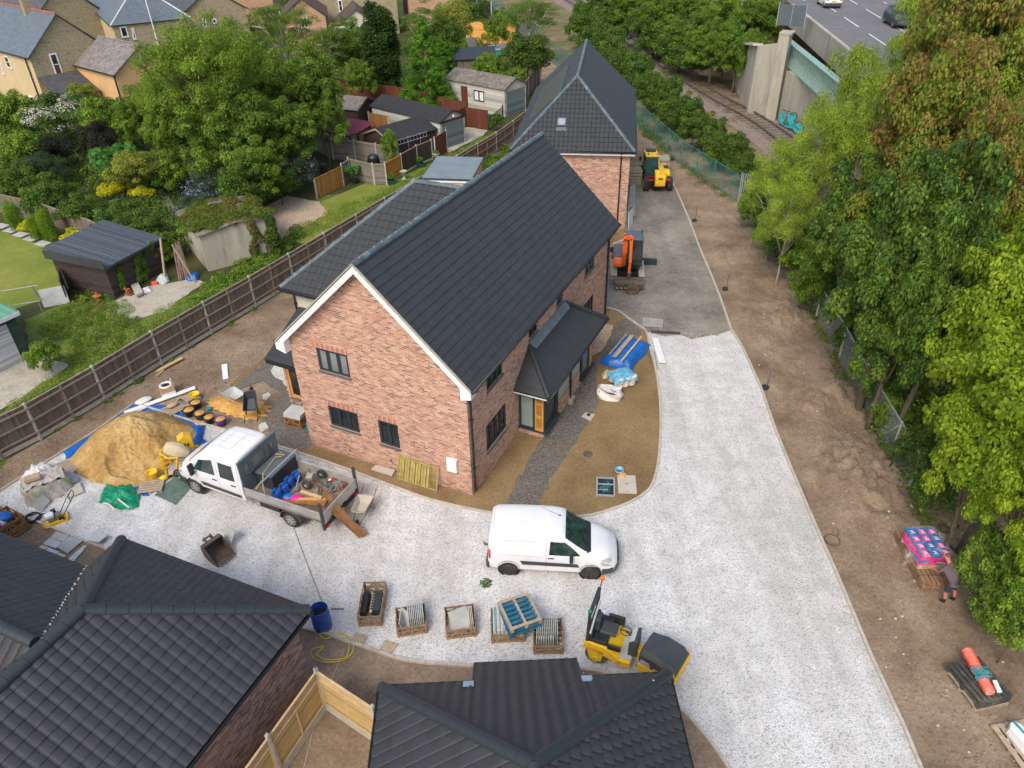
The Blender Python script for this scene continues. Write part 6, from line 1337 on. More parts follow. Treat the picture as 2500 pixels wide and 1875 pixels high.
w=MB();w.box((.35,-.98,1.75),(.05,.2,.3));w.bar((.35,-.85,1.5),(.35,-.98,1.65),.03,.03);w.build('mirror',M['black_plastic'],ex)
w=MB();w.bb(-1.75,-1.6,-.9,.9,.12,.5);w.bar((-1.0,-.4,.3),(-1.65,-.4,.3),.12,.12);w.bar((-1.0,.4,.3),(-1.65,.4,.3),.12,.12);w.build('dozer_blade',M['dark_plastic'],ex,bevel=.02)
def dig_bucket(label,loc,rz,w_=.9,mat='rust',sc=1,tilt=0):
 t=thing('digger_bucket',label,'digger bucket',loc,rz)
 m=MB();prof=[]
 for k in range(9):a=R(-20+k*26);prof.append((.42*math.cos(a)*sc,.42+.42*math.sin(a)*-1*sc))
 pts=[(-.42*sc,.82*sc),(-.5*sc,.45*sc),(-.42*sc,.16*sc),(-.15*sc,.02),(.2*sc,.0),(.62*sc,.1*sc)]
 for i in range(len(pts)-1):
  a,b=pts[i],pts[i+1];m.ext([(a[0],-w_/2,a[1]),(b[0],-w_/2,b[1]),(b[0],w_/2,b[1]),(a[0],w_/2,a[1])],(0,0,.025))
 for y in(-w_/2,w_/2):m.ext([(x,y,z)for x,z in pts]+[(-.2*sc,y,.86*sc)],(0,.025,0))
 m.ext([(-.42*sc,-w_/2,.8*sc),(-.42*sc,w_/2,.8*sc),(-.1*sc,w_/2,.9*sc),(-.1*sc,-w_/2,.9*sc)],(0,0,.03))
 m.build('shell',M[mat],t,bevel=.008)
 m=MB()
 for k in range(5):m.ext([(.6*sc,-w_/2+.06+k*(w_-.2)/4,.1*sc),(.6*sc,-w_/2+.14+k*(w_-.2)/4,.1*sc),(.78*sc,-w_/2+.12+k*(w_-.2)/4,.14*sc),(.78*sc,-w_/2+.08+k*(w_-.2)/4,.14*sc)],(0,0,.03))
 m.build('teeth',M['steel'],t)
 m=MB()
 for y in(-.12,.12):m.ext([(-.45*sc,y,.55*sc),(-.7*sc,y,.7*sc),(-.62*sc,y,.98*sc),(-.3*sc,y,.9*sc)],(0,.03,0))
 m.cyl((-.62*sc,-.18,.85*sc),(-.62*sc,.18,.85*sc),.035);m.build('lugs',M['rust'],t);return t
dig_bucket('large rusty digger bucket with teeth lying on the white gravel below the truck',G(535,1358),R(-38),.72,sc=.75)
w=MB();w.box((0,0,0),(.45,.7,.03));o=w.build('steel_plate',M['slab']);tag(o,'pale grey slab leaning on the far side of the rusty digger bucket','slab');place(o,G(558,1338)+V((0,.2,.3)),R(-35));o.rotation_euler.x=R(52)
w=MB();w.lathe([(.34,0),(.36,.02),(.3,.3),(.22,.42)],n=16,axis='Y');w.box((0,.2,0),(.5,.4,.04));o=w.build('digger_bucket',M['rust']);tag(o,'small rounded digger bucket on the ground in front of the excavator','digger bucket');place(o,G(1545,725)+V((0,.2,.33)),0)
w=MB();w.bb(-.5,.5,-.2,.2,0,.3);w.bb(-.5,.5,-.2,-.17,.3,.42);o=w.build('grading_bucket',M['anthracite'],bevel=.02);tag(o,'dark grading bucket standing behind the excavator track','digger bucket');place(o,G(1582,644),R(-10))
th=thing('telehandler','yellow and black telehandler carrying timber packs on the rear track','telehandler',(11.0,54.2,0),R(88))
for x in(-1.15,1.35):
 for s in(-1,1):
  wo=wheel(th,x,s*.86,.5,.36,s,'yellow',6)
  w=MB()
  for k in range(14):a=2*math.pi*k/14;w.box((x+.49*math.cos(a),s*.86,.5+.49*math.sin(a)),(.05,.36,.06),M=Matrix.Rotation(-a,3,'Y')@Matrix.Rotation(R(18*s),3,'X'))
  w.build('tread',M['rubber'],wo)
w=MB();w.bb(-1.7,1.6,-.42,.42,.45,.85);w.bb(-1.3,-.9,-.8,.8,.4,.6);w.bb(1.1,1.6,-.8,.8,.4,.6);w.build('chassis',M['black_plastic'],th)
w=MB();w.loft([[V((x,y,z))for y,z in((-.42,z0),(.3,z0),(.3,z1),(-.42,z1))]for x,z0,z1 in((-1.95,.62,.8),(-1.85,.5,1.25),(-1.45,.5,1.5),(-1.2,.7,1.55))]);w.build('counterweight',M['yellow'],th,bevel=.03)
w=MB();w.bar((-1.7,-.2,1.42),(2.1,-.28,1.05),.34,.36);w.build('telescopic_boom',M['yellow'],th,bevel=.02)
w=MB();w.loft([[V((x,y,z))for y,z in((-.95,.7),(-.42,.7),(-.42,z1),(-.9,z1-.08))]for x,z1 in((-.9,1.2),(-.75,1.38),(.7,1.42),(1.0,1.15))]);w.build('engine_cover',M['yellow'],th,bevel=.04)
w=MB();w.bb(-.4,.2,-.86,-.5,1.405,1.42);w.build('vent_grille',M['black_plastic'],th)
w=MB();w.bb(-.75,.8,.02,.9,.7,1.0)
for x,y in((-.75,.05),(-.75,.88),(.8,.05),(.75,.88)):w.bar((x,y,1.0),(x*.85,y,2.3),.07,.07)
w.build('cab_frame',M['black_plastic'],th)
w=MB();w.bb(-.72,.7,.0,.92,2.3,2.4);w.mat(1).bb(.2,.6,.12,.8,2.4,2.44);w.build('cab_roof',[M['yellow'],M['black_plastic']],th,bevel=.02)
w=MB();w.bb(.15,.62,.1,.82,2.42,2.5);w.build('roof_grille',M['black_plastic'],th)
w=MB();w.poly([(-.76,.08,1.05),(-.76,.86,1.05),(-.66,.86,2.28),(-.66,.08,2.28)]);w.poly([(-.72,.9,1.0),(.75,.9,1.0),(.65,.9,2.28),(-.64,.9,2.28)]);w.build('cab_glass',glassy('teal_glass',(.01,.07,.07),.1),th)
w=MB();w.bb(-.4,.1,.2,.7,1.3,1.75);w.build('seat',M['teal'],th,bevel=.08)
w=MB();w.bb(-.8,-.77,.1,.85,.88,.94);w.bb(-.6,.0,.1,.8,2.24,2.29);w.build('red_trim',M['red'],th)
for s in(-1,1):w=MB();w.box((-1.78,s*.62,.98),(.1,.3,.12));w.build('tail_light',M['red'],th,bevel=.02)
w=MB();w.box((-1.93,-.06,.95),(.02,.52,.12));w.build('number_plate',M['yellow_plastic'],th)
w=MB();w.tube([(.9,-.6,1.0),(1.0,-1.0,1.4),(1.05,-1.25,1.5)],.025,5);w.box((1.05,-1.3,1.55),(.06,.3,.2));w.tube([(.8,.9,1.2),(.9,1.05,1.6)],.025,5);w.box((.9,1.1,1.7),(.06,.18,.3));w.build('mirror',M['black_plastic'],th)
w=MB();w.ball((-.6,.75,2.5),.07,6);w.build('beacon',M['beacon_green'],th);w=MB();w.ball((-.55,.12,2.48),.07,6);w.build('beacon',M['coral'],th)
w=MB();w.bb(2.0,2.1,-.6,.6,.3,1.1);w.bb(2.1,3.1,-.45,-.35,.3,.36);w.bb(2.1,3.1,.35,.45,.3,.36);w.build('forks',M['black_plastic'],th)
def text(body,size,mat,parent=None,M4=None,name='lettering',ext=.003):
 cu=bpy.data.curves.new(name,'FONT');cu.body=body;cu.size=size;cu.extrude=ext;cu.align_x='CENTER';cu.align_y='CENTER'
 o=bpy.data.objects.new(name,cu);C.objects.link(o);bpy.context.view_layer.update()
 dg=bpy.context.evaluated_depsgraph_get();me=bpy.data.meshes.new_from_object(o.evaluated_get(dg));C.objects.unlink(o);bpy.data.objects.remove(o)
 me.transform(M4 or Matrix.Identity(4));me.materials.clear();me.materials.append(M[mat]);o=bpy.data.objects.new(name,me);C.objects.link(o);o.parent=parent;return o
w=MB();w.box((-1.945,-.06,1.3-.18),(.01,.32,.12))
w.build('badge',M['black_plastic'],th)
text('JCB',.12,'yellow_plastic',th,Matrix.Translation((-1.953,-.06,1.12))@Matrix.Rotation(R(-90),4,'Z')@Matrix.Rotation(R(90),4,'X'))
for k,(x,y,lb)in enumerate(((.45,1.75,'stack of grey green timber planks left of the telehandler'),(2.6,-.6,'pack of pale timber planks in front of the telehandler'))):
 w=MB()
 for j in range(5 if k==0 else 4):
  for i in range(4):w.bb(-.5+i*.25,-.27+i*.25,-.75,.75,j*.22+.02,j*.22+.2)
 o=w.build('timber_stack',plain('timber_green',(.34,.33,.24),.85,var=.2),bevel=.01);tag(o,lb,'timber stack','timber packs by the telehandler');o.location=th.matrix_basis@V((x,y,.0 if k==0 else.36));o.rotation_euler=(0,0,R(88 if k else 90))
ro=thing('ride_on_roller','yellow ride on tandem roller with black engine hood and orange beacon','roller',(3.05,13.85,0),R(-22))
def drum(x,y,rz):
 M3=Matrix.Rotation(rz,4,'Z');m=MB();m.lathe([(.24,-.45),(.33,-.45),(.345,-.43),(.345,.43),(.33,.45),(.24,.45)],(0,0,.345),32,'Y');m.lathe([(.24,-.45),(.22,-.3),(.001,-.3)],(0,0,.345),24,'Y',cap=False);m.lathe([(.24,.45),(.22,.3),(.001,.3)],(0,0,.345),24,'Y',cap=False)
 m.xf(Matrix.Translation((x,y,0))@M3);return m
drum(-.62,-.0,0).build('drum',plain('drum_steel',(.16,.15,.14),.45,.5,var=.25,dirt=(.4,.38,.34),dirt_amt=.6),ro,auto=40)
w=MB()
for s in(-1,1):w.ext([(-.8,s*.5,.25),(-.45,s*.5,.25),(-.35,s*.5,.8),(-.9,s*.5,.8)],(0,s*.05,0));w.cyl((-.62,s*.5,.345),(-.62,s*.58,.345),.12)
w.loft([[V((x,y,z))for y,z in((-.55,z0),(.55,z0),(.55,z1),(-.55,z1))]for x,z0,z1 in((-1.0,.72,.98),(-.95,.7,1.02),(-.3,.55,.95),(.1,.38,.62),(.42,.36,.6))]);w.build('front_frame',M['yellow'],ro,bevel=.02)
w=MB();w.bb(-.92,-.3,-.5,.5,.98,1.12);w.bb(-.95,-.75,-.5,.5,1.1,1.3);w.bb(-.3,.1,-.52,-.44,.9,1.1);w.bb(-.5,.0,.42,.52,.9,1.25);w.build('platform_cover',M['black_plastic'],ro,bevel=.03)
w=MB();w.bb(-.12,.42,-.46,.44,.625,.64);w.build('foot_plate',M['slab'],ro)
w=MB();w.bb(-.62,-.12,-.22,.25,1.1,1.22);w.loft([[V((x,y,z))for y,z in((-.2,z0),(.23,z0),(.2,z1),(-.17,z1))]for x,z0,z1 in((-.78,1.15,1.62),(-.62,1.15,1.6))]);w.build('seat',M['dark_plastic'],ro,bevel=.05)
w=MB();w.loft([[V((x,y,z))for y,z in((-.3,z0),(.3,z0),(.28,z1),(-.28,z1))]for x,z0,z1 in((.28,.62,1.1),(.46,.62,1.28),(.54,.62,1.3))]);w.build('console',M['dark_plastic'],ro,bevel=.02)
w=MB();w.ext([(.3,-.24,1.16),(.3,.24,1.16),(.44,.24,1.29),(.44,-.24,1.29)],(-.01,0,.014));w.build('dashboard',M['slab_pale'],ro)
w=MB();w.ring((.12,.05,1.22),.16,.014,18);w.cyl((.12,.05,1.2),(.35,.05,1.05),.02);w.box((.12,.05,1.22),(.3,.03,.015));w.build('steering_wheel',M['black_plastic'],ro)
w=MB()
for s in(-1,1):w.bar((-.9,s*.5,1.0),(-.86,s*.5,2.2),.09,.07)
w.bar((-.86,-.52,2.2),(-.86,.52,2.2),.11,.08);w.build('roll_bar',M['anthracite'],ro,bevel=.015)
w=MB();w.bar((-.82,-.5,1.35),(-.8,.42,1.75),.05,.1);w.build('folded_belt',M['slab_pale'],ro)
w=MB();w.cyl((-.86,.55,2.2),(-.82,.62,2.45),.015);w.mat(1).lathe([(.05,0),(.07,.05),(.065,.12),(.03,.16),(.001,.165)],(-.82,.62,2.45),12);w.build('beacon',[M['black_plastic'],M['amber']],ro,smooth=True)
w=MB();w.cyl((-.86,-.5,2.24),(-.86,-.5,2.3),.02);w.mat(1).ball((-.86,-.5,2.33),.065,8);w.build('beacon',[M['black_plastic'],M['beacon_green']],ro,smooth=True)
M4=Matrix.Translation((.62,-.02,0))@Matrix.Rotation(R(-14),4,'Z')
w=MB();w.bar((.35,0,.45),(.75,-.02,.45),.2,.2);w.box((.6,0,.5),(.14,.3,.4));w.build('joint',M['yellow'],ro,bevel=.02)
m=drum(.62,0,0);m.xf(M4);m.build('drum',M['rust'],ro,auto=40)
w=MB();w.loft([[V((x,y,z))for y,z in((-.52,z0),(.52,z0),(.54,z1),(-.54,z1))]for x,z0,z1 in((.15,.45,.78),(.3,.4,.8),(.95,.5,.8),(1.25,.45,.8),(1.3,.5,.75))]);w.xf(M4);w.build('rear_frame',M['yellow'],ro,bevel=.02)
w=MB();w.loft([[V((x,y,z))for y,z in((-wd_,.8),(wd_,.8),(wd_-.02,z1-.15),(wd_-.14,z1),(-wd_+.14,z1),(-wd_+.02,z1-.15))]for x,z1,wd_ in((.12,1.12,.42),(.18,1.26,.48),(.6,1.32,.53),(1.1,1.24,.54),(1.28,1.05,.53))]);w.xf(M4);w.build('engine_hood',M['dark_plastic'],ro,auto=35)
w=MB();w.ext([(.2,-.545,.84),(.55,-.545,.84),(.5,-.545,1.05),(.25,-.545,1.05)],(0,-.006,0));w.xf(M4);w.build('vent_grille',M['alu'],ro)
w=MB();w.bb(1.28,1.33,-.5,.5,.82,.9);w.bar((1.3,-.5,.85),(1.22,-.5,1.1),.02,.03);w.bar((1.3,.5,.85),(1.22,.5,1.1),.02,.03);w.xf(M4);w.build('hood_trim',M['yellow'],ro)
w=text('BOMAG',.12,'yellow_plastic',ro,M4@Matrix.Translation((.85,-.56,.9))@Matrix.Rotation(R(90),4,'X'),ext=.004)
w=text('DC',.09,'black_plastic',ro,Matrix.Translation((.1,-.555,.5))@Matrix.Rotation(R(90),4,'X'))
rq=random.Random(21)
def dirpx(a,b):return ang(G(*a),G(*b))
cx=G(300,1085);hp=[(160,1130),(225,1060),(300,1012),(345,1003),(395,1008),(440,1025),(478,1040),(492,1052),(470,1075),(430,1120),(400,1160),(360,1190),(290,1195),(220,1175),(185,1155)]
HPW=[G(*p)for p in hp];cen=sum(HPW,V((0,0,0)))/len(HPW)
def rad_at(a):
 best=.1
 for i in range(len(HPW)):
  p,q=HPW[i]-cen,HPW[(i+1)%len(HPW)]-cen;d=V((math.cos(a),math.sin(a),0));den=d.x*(q-p).y-d.y*(q-p).x
  if abs(den)<1e-9:continue
  t=(p.x*(q-p).y-p.y*(q-p).x)/den;s=(p.x*d.y-p.y*d.x)/den
  if t>0 and-.001<=s<=1.001:best=max(best,t)
 return best
m=MB();NA,NR=150,60;vs=[]
pk=[(G(300,1040,1.2),1.35,1.45),(G(380,1035,.9),1.2,.55)]
scoop=G(325,1120,.5)
for j in range(NR+1):
 for i in range(NA):
  a=2*math.pi*i/NA;r=rad_at(a)*j/NR*(1+.04*fbm(math.cos(a)*3,math.sin(a)*3,1.3,4));x=cen.x+math.cos(a)*r;y=cen.y+math.sin(a)*r;f=j/NR
  h=1.38*(1-f**1.7)*(.9+.3*fbm(x,y,.9,8))
  q=((x-scoop.x)**2/1.2+(y-scoop.y)**2/.9);h-=.5*max(0,1-q*1.1)**.6
  rough=.25+.9*math.exp(-q*q*.5)
  h+=(.14*fbm(x,y,2.6,9)+.09*fbm(x,y,6,10))*(1-f**4)*rough*1.8
  vs.append((x,y,max(.012,h+.015)))
fs=[(j*NA+i,j*NA+(i+1)%NA,(j+1)*NA+(i+1)%NA,(j+1)*NA+i)for j in range(NR)for i in range(NA)]
m.add(vs,fs);tag(m.build('sand_heap',MG['sand'],smooth=True),'big heap of building sand on a blue tarpaulin beside the truck','sand heap')
def crumple(name,pts,mat,label,cat,amp=.08,z=.02,n=26,group=None,lift=0,world=False):
 P=[V(p)if world else G(*p)for p in pts];c=sum(P,V((0,0,0)))/len(P);m=MB();vs=[];NA=max(24,len(P)*6);NR=8;seg=[]
 for i in range(len(P)):
  for k in range(6):seg.append(P[i].lerp(P[(i+1)%len(P)],k/6))
 NA=len(seg)
 for j in range(NR+1):
  for i in range(NA):
   p=c.lerp(seg[i],j/NR*(1+.03*rq.uniform(-1,1)*(j==NR)));h=z+lift*(1-(j/NR)**2)+amp*(abs(fbm(p.x,p.y,2.4,3))*1.6+.5*abs(fbm(p.x,p.y,6,4)))*(1 if j<NR else.3)
   vs.append((p.x,p.y,h))
 m.add(vs,[(j*NA+i,j*NA+(i+1)%NA,(j+1)*NA+(i+1)%NA,(j+1)*NA+i)for j in range(NR)for i in range(NA)])
 return tag(m.build(name,mat if not isinstance(mat,str)else M[mat],smooth=True),label,cat,group)
crumple('tarpaulin',[(155,1105),(245,1045),(305,1005),(320,990),(345,985),(420,992),(470,1030),(497,1065),(500,1080),(482,1090),(440,1040),(320,1020),(235,1075),(200,1120),(175,1150),(165,1150)],'blue_tarp','blue tarpaulin showing round the edge of the sand heap','tarpaulin',.07)
crumple('tarpaulin',[(462,1048),(480,1042),(502,1040),(498,1062),(488,1085),(478,1090),(482,1065)],'blue_tarp','crumpled corner of blue tarpaulin beside the cement mixer chute','tarpaulin',.16,lift=.25)
crumple('tarpaulin',[(340,1178),(358,1166),(368,1180),(355,1195),(366,1212),(350,1212),(338,1200),(322,1188)],'blue_tarp','scrap of blue tarpaulin between the green bag and the small pallet','tarpaulin',.1)
t=thing('builders_bag','bright green woven bag lying crumpled on the gravel below the sand heap','bag')
E0_=lambda x,y:(x*.3797,620+y*.3797)
o=crumple('bag',[E0_(*q)for q in((690,1485),(760,1515),(850,1490),(905,1560),(890,1630),(840,1650),(740,1640),(640,1605),(655,1550))],'green_bag',None,None,.34,lift=.2);o.parent=t
m=MB();P=[G(*E0_(*q),.3)for q in((665,1600),(700,1610),(735,1640))];m.tube(P,.03,5);P=[G(*E0_(*q),.42)for q in((760,1575),(790,1600),(830,1630))];m.tube(P,.03,5);m.build('handles',M['white_bag'],t)
P=[G(*p)for p in((378,1210),(428,1163),(472,1185),(430,1234))]
m=MB();m.grid(16,16,lambda u,v:(lambda p:(p.x,p.y,.03+.03*abs(fbm(p.x,p.y,2.5,3))))(P[0].lerp(P[1],v).lerp(P[3].lerp(P[2],v),u)));tag(m.build('ground_mat',M['green_mat'],smooth=True),'dirty green mat on the gravel in front of the truck','mat')
def pallet(t=None,W=1.2,D=1.0,mat='pallet_wood',n=7,name='pallet',label=None,loc=None,rz=0,topm=None,group=None,cat='pallet',z0=0,gaps=True):
 p=thing(name,label,cat,loc,rz,group)if t is None else t
 m=MB();bw=D/(n*1.35)
 for k in range(n):y=-D/2+bw/2+(D-bw)*k/(n-1);m.bb(-W/2,W/2,y-bw/2,y+bw/2,z0+.12,z0+.142)
 m.build('deck_boards',M[topm or mat],p)
 m=MB()
 for x in(-W/2+.05,0,W/2-.05):m.bb(x-.05,x+.05,-D/2,D/2,z0+.098,z0+.119);m.bb(x-.05,x+.05,-D/2,D/2,z0,z0+.02)
 for x in(-W/2+.05,0,W/2-.05):
  for y in(-D/2+.07,0,D/2-.07):m.bb(x-.05,x+.05,y-.07,y+.07,z0+.021,z0+.097)
 m.build('bearers',M[mat],p);return p
pallet(label='short wooden pallet on the gravel between the green bag and the mixer',loc=G(372,1190),rz=R(10),W=.9,D=.8,n=6)
pallet(label='wooden pallet with a pale sack behind the row of sand buckets',loc=G(431,1000),rz=R(50),W=1.0,D=.8,n=6)
pallet(label='small slatted pallet under the yellow bucket',loc=G(462,978),rz=R(40),W=.9,D=.6,n=5)
m=MB();m.ball((0,0,.1),.2,8,(1.3,.8,.45));place(tag(m.build('cement_sack',M['cardboard'],smooth=True),'half empty paper sack on the pallet behind the buckets','sack'),G(424,999)+V((0,0,.13)),.7)
m=MB();m.ball((0,0,.1),.25,8,(1.6,.9,.45));place(tag(m.build('cement_sack',M['white_bag'],smooth=True),'pale sack between the pallet and the blue tarpaulin','sack'),G(352,982),.7)
def bucket(label,loc,col='black_plastic',fill=True,r=.21,h=.3,rz=0,handles=True,name='rubber_bucket',group='buckets round the mixing area',fillm=None,tip=0):
 t=thing(name,label,'bucket',loc,rz,group)
 m=MB();m.lathe([(r*.72,.005),(r*.78,.02),(r,h),(r+.02,h+.01),(r+.015,h+.02),(r-.02,h),(r*.8,h*.72),(.001,h*.7)],n=22,cap=False);m.cyl((0,0,0),(0,0,.01),r*.72,n=20);m.build('tub',M[col],t,auto=40)
 if fill:
  m=MB();m.grid(18,5,lambda u,v:((r-.02)*(1-v)*math.cos(2*math.pi*u),(r-.02)*(1-v)*math.sin(2*math.pi*u),h-.02+.07*v+.02*fbm(u*5,v*5,3,2)));m.build('contents',fillm or MG['sand_orange'],t,smooth=True)
 if handles:
  m=MB()
  for s in(-1,1):m.tube([(s*(r+.005),-.07,h-.01),(s*(r+.045),-.05,h+.035),(s*(r+.045),.05,h+.035),(s*(r+.005),.07,h-.01)],.012,5)
  m.build('handle',M[col],t)
 if tip:t.rotation_euler.x=tip
 return t
E4=lambda x,y:(380+x*.13562,920+y*.13562)
bucket('yellow empty bucket, farthest of the buckets by the mixer',G(*E4(720,395)),'yellow_plastic',False,.2,.28,group='buckets round the mixing area')
bucket('black tub of orange sand just below the empty yellow bucket',G(*E4(745,555)),r=.24,h=.32)
bucket('black tub of orange sand at the left end of the row, next to the pallet',G(*E4(625,690)),r=.24,h=.32,rz=.5)
bucket('grey black tub of sand in the middle of the row of buckets',G(*E4(815,742)),'dark_plastic',r=.24,h=.3,rz=1)
bucket('black tub of lumpy orange sand left of the purple tub',G(*E4(985,815)),r=.23,h=.31,rz=1.4)
bucket('purple tub full of orange sand',G(*E4(1190,860)),'purple',r=.23,h=.33,rz=.4)
bucket('yellow bucket standing by the small pallet near the green bag',G(377,1172)+V((0,0,.15)),'yellow_plastic',False,.19,.27)
m=MB();m.lathe([(.1,0),(.12,.05),(.12,.11),(.02,.12)],n=14);m.box((.05,0,.13),(.14,.05,.03));place(tag(m.build('green_canister',M['teal'],auto=40),'small teal canister between the buckets and the sand','canister'),G(*E4(975,590)))
m=MB();m.ball((0,0,.12),.14,8,(1.2,.9,.8));m.mat(1).cyl((.1,0,.12),(.3,.05,.08),.05);place(tag(m.build('petrol_can',[M['yellow_plastic'],M['black_plastic']],smooth=True),'yellow petrol can by the mixer wheel','can'),G(402,1172),.4)
m=MB();m.ball((0,0,.06),.1,8,(1.2,.8,.6));place(tag(m.build('yellow_glove',M['yellow_plastic'],smooth=True),'orange yellow scrap on the ground by the truck bonnet','scrap'),G(*E4(745,1270)))
bucket('cream plastic bucket standing by the bay window downpipe',G(1392,985),'slab_warm',False,.17,.34,handles=True,name='plastic_bucket',group=None)
def mound(name,pts,h,mat,label,cat,seed=1,world=False,kind=None,rough=1):
 P=[V(p)if world else G(*p)for p in pts];c=sum(P,V((0,0,0)))/len(P);seg=[]
 for i in range(len(P)):
  for k in range(6):seg.append(P[i].lerp(P[(i+1)%len(P)],k/6))
 NA=len(seg);NR=12;vs=[];r=random.Random(seed)
 for j in range(NR+1):
  for i in range(NA):
   p=c.lerp(seg[i],j/NR*(1+.1*math.sin(i*1.7+seed)*(j/NR)));f=j/NR;vs.append((p.x,p.y,.012+h*(1-f**2)*(.6+rough*1.1*abs(fbm(p.x,p.y,2,seed)))+.03*rough*fbm(p.x,p.y,8,seed)*(1-f)))
 m=MB();m.add(vs,[(j*NA+i,j*NA+(i+1)%NA,(j+1)*NA+(i+1)%NA,(j+1)*NA+i)for j in range(NR)for i in range(NA)]);return tag(m.build(name,mat,smooth=True),label,cat,kind=kind)
mound('spilled_sand',[E4(900,450),E4(1120,350),E4(1350,380),E4(1600,400),E4(1900,450),E4(2080,560),E4(1980,700),E4(1700,790),E4(1400,720),E4(1200,640),E4(1000,560)],.16,MG['sand_orange'],'orange sand spread on the ground under the wheelbarrows','sand',3)
mound('spilled_sand',[E4(690,760),E4(860,800),E4(940,860),E4(840,890),E4(700,830)],.05,MG['sand_orange'],'thin orange sand spilled in front of the buckets','sand',4)
def barrow(label,loc,rz,tray='alu',frame='black_plastic',grip='black_plastic',tilt=0,load=None,flip=0):
 t=thing('wheelbarrow',label,'wheelbarrow',loc,rz,'wheelbarrows')
 m=MB();z0=.34
 ring=lambda z,x0,x1,y:[V((x0,-y*.8,z)),V((x1,-y,z)),V((x1+.03,-y*.6,z)),V((x1+.03,y*.6,z)),V((x1,y,z)),V((x0,y*.8,z)),V((x0-.03,y*.4,z)),V((x0-.03,-y*.4,z))]
 r0=ring(z0,-.16,.3,.2);r1=ring(z0+.26,-.45,.45,.33);r2=ring(z0+.268,-.42,.42,.3);r3=ring(z0+.02,-.15,.29,.19)
 m.loft([r0,r1,r2,r3]);m.build('tray',M[tray],t,bevel=.01)
 m=MB()
 for s in(-1,1):m.tube([(-.72,s*.08,.2),(-.35,s*.2,.28),(.35,s*.24,.33),(.65,s*.26,.5),(.95,s*.27,.62)],.016,6);m.tube([(.2,s*.24,.32),(.38,s*.27,.02),(.5,s*.27,.02),(.35,s*.24,.33)],.014,6)
 m.tube([(-.72,-.08,.2),(-.9,0,.25),(-.72,.08,.2)],.016,6);m.build('frame',M[frame],t)
 for s in(-1,1):m=MB();m.cyl((.86,s*.27,.58),(1.0,s*.27,.64),.022,n=8);m.build('grip',M[grip],t)
 m=MB();m.lathe([(.08,-.04),(.15,-.045),(.18,-.02),(.18,.02),(.15,.045),(.08,.04)],(-.66,0,.18),18,'Y');wo=m.build('wheel',M['rubber'],t,auto=40);m=MB();m.cyl((-.66,-.05,.18),(-.66,.05,.18),.08);m.build('rim',M['red'],wo)
 return t
b=barrow('rusty cream wheelbarrow with orange grips standing on the gravel behind the truck',G(880,1270),R(78),'slab_warm','rust','amber');b.location=G(888,1258)
b=barrow('pale grey wheelbarrow with its front raised on the orange sand',G(577,975),R(145),'slab_pale','galv')
b.location=G(580,985)
b=barrow('dark blue black wheelbarrow tipped up on its handles at the edge of the sand',G(625,1010),R(-80),'anthracite','black_plastic');b.rotation_euler=(0,R(35),R(-80));b.location=G(622,1005)+V((0,0,.35))
t=thing('cement_mixer','yellow cement mixer with a pale drum, between the sand heap and the truck','cement mixer',G(436,1135),R(25))
m=MB();prof=[(.001,-.46),(.2,-.46),(.3,-.3),(.34,.0),(.34,.12),(.18,.45),(.17,.47),(.15,.44),(.28,.1),(.001,.05)]
m.lathe(prof,(0,0,0),10,'X',cap=False);Mx=Matrix.Translation((.1,0,.72))@Matrix.Rotation(R(-20),4,'Z')@Matrix.Rotation(R(28),4,'Y');m.xf(Mx);m.build('drum',plain('drum_paint',(.58,.5,.33),.8,var=.12,scale=3,dirt=(.6,.35,.1),dirt_amt=.6),t,auto=25)
m=MB();m.tube([(.1,-.5,.72),(-.25,-.45,.78),(-.5,0,.8),(-.25,.45,.78),(.1,.5,.72)],.045,6);m.bar((-.5,-.1,.8),(-.55,-.15,.1),.09,.09);m.bar((.1,.5,.72),(.25,.5,.05),.07,.07);m.bar((.1,-.5,.72),(-.1,-.6,.05),.07,.07);m.bar((-.5,-.6,.06),(.4,-.6,.06),.07,.07);m.bar((-.5,.5,.06),(.5,.5,.06),.07,.07);m.bar((-.5,-.6,.06),(-.5,.5,.06),.07,.07);m.build('frame',M['yellow'],t,bevel=.01)
m=MB();m.ext([(.2,.42,.35),(.75,.42,.35),(.75,.42,.85),(.48,.42,1.0),(.2,.42,.85)],(0,.38,0));m.build('motor_housing',M['yellow'],t,bevel=.02)
m=MB();m.bb(.4,.47,.4,.418,.5,.62);m.bb(.52,.59,.4,.418,.5,.62);m.build('vent_slots',M['black_plastic'],t)
m=MB();m.ring((-.42,-.5,.62),.24,.018,24,'Y');m.bar((-.42,-.5,.4),(-.42,-.5,.84),.03,.02);m.bar((-.64,-.5,.62),(-.2,-.5,.62),.02,.03);m.build('tilt_wheel',M['yellow'],t)
wheel(t,-.05,-.75,.18,.07,-1,'steel',4);wheel(t,.5,-.72,.18,.07,-1,'steel',4)
t=thing('cardboard_box','open cardboard box holding a white plastic coil, near the fence','box',G(412,962),R(-58))
m=MB()
for a in((-.3,-.28,-.3,.3),(.28,.3,-.3,.3),(-.28,.28,-.3,-.28),(-.28,.28,.28,.3)):m.mat(0).bb(*a,.25,.5);m.mat(1).bb(*a,0,.25)
m.bb(-.28,.28,-.28,.28,0,.02);m.build('carton',[M['cardboard'],M['white_upvc']],t)
m=MB();m.ring((0,0,.5),.24,.06,22);m.build('coil',M['white_bag'],t,smooth=True);m=MB();m.tube([(.2,.2,.3),(.25,.25,.95)],.02);m.build('pipe',M['white_upvc'],t);m=MB();m.cyl((0,0,.1),(0,0,.42),.17);m.build('contents',M['black_plastic'],t)
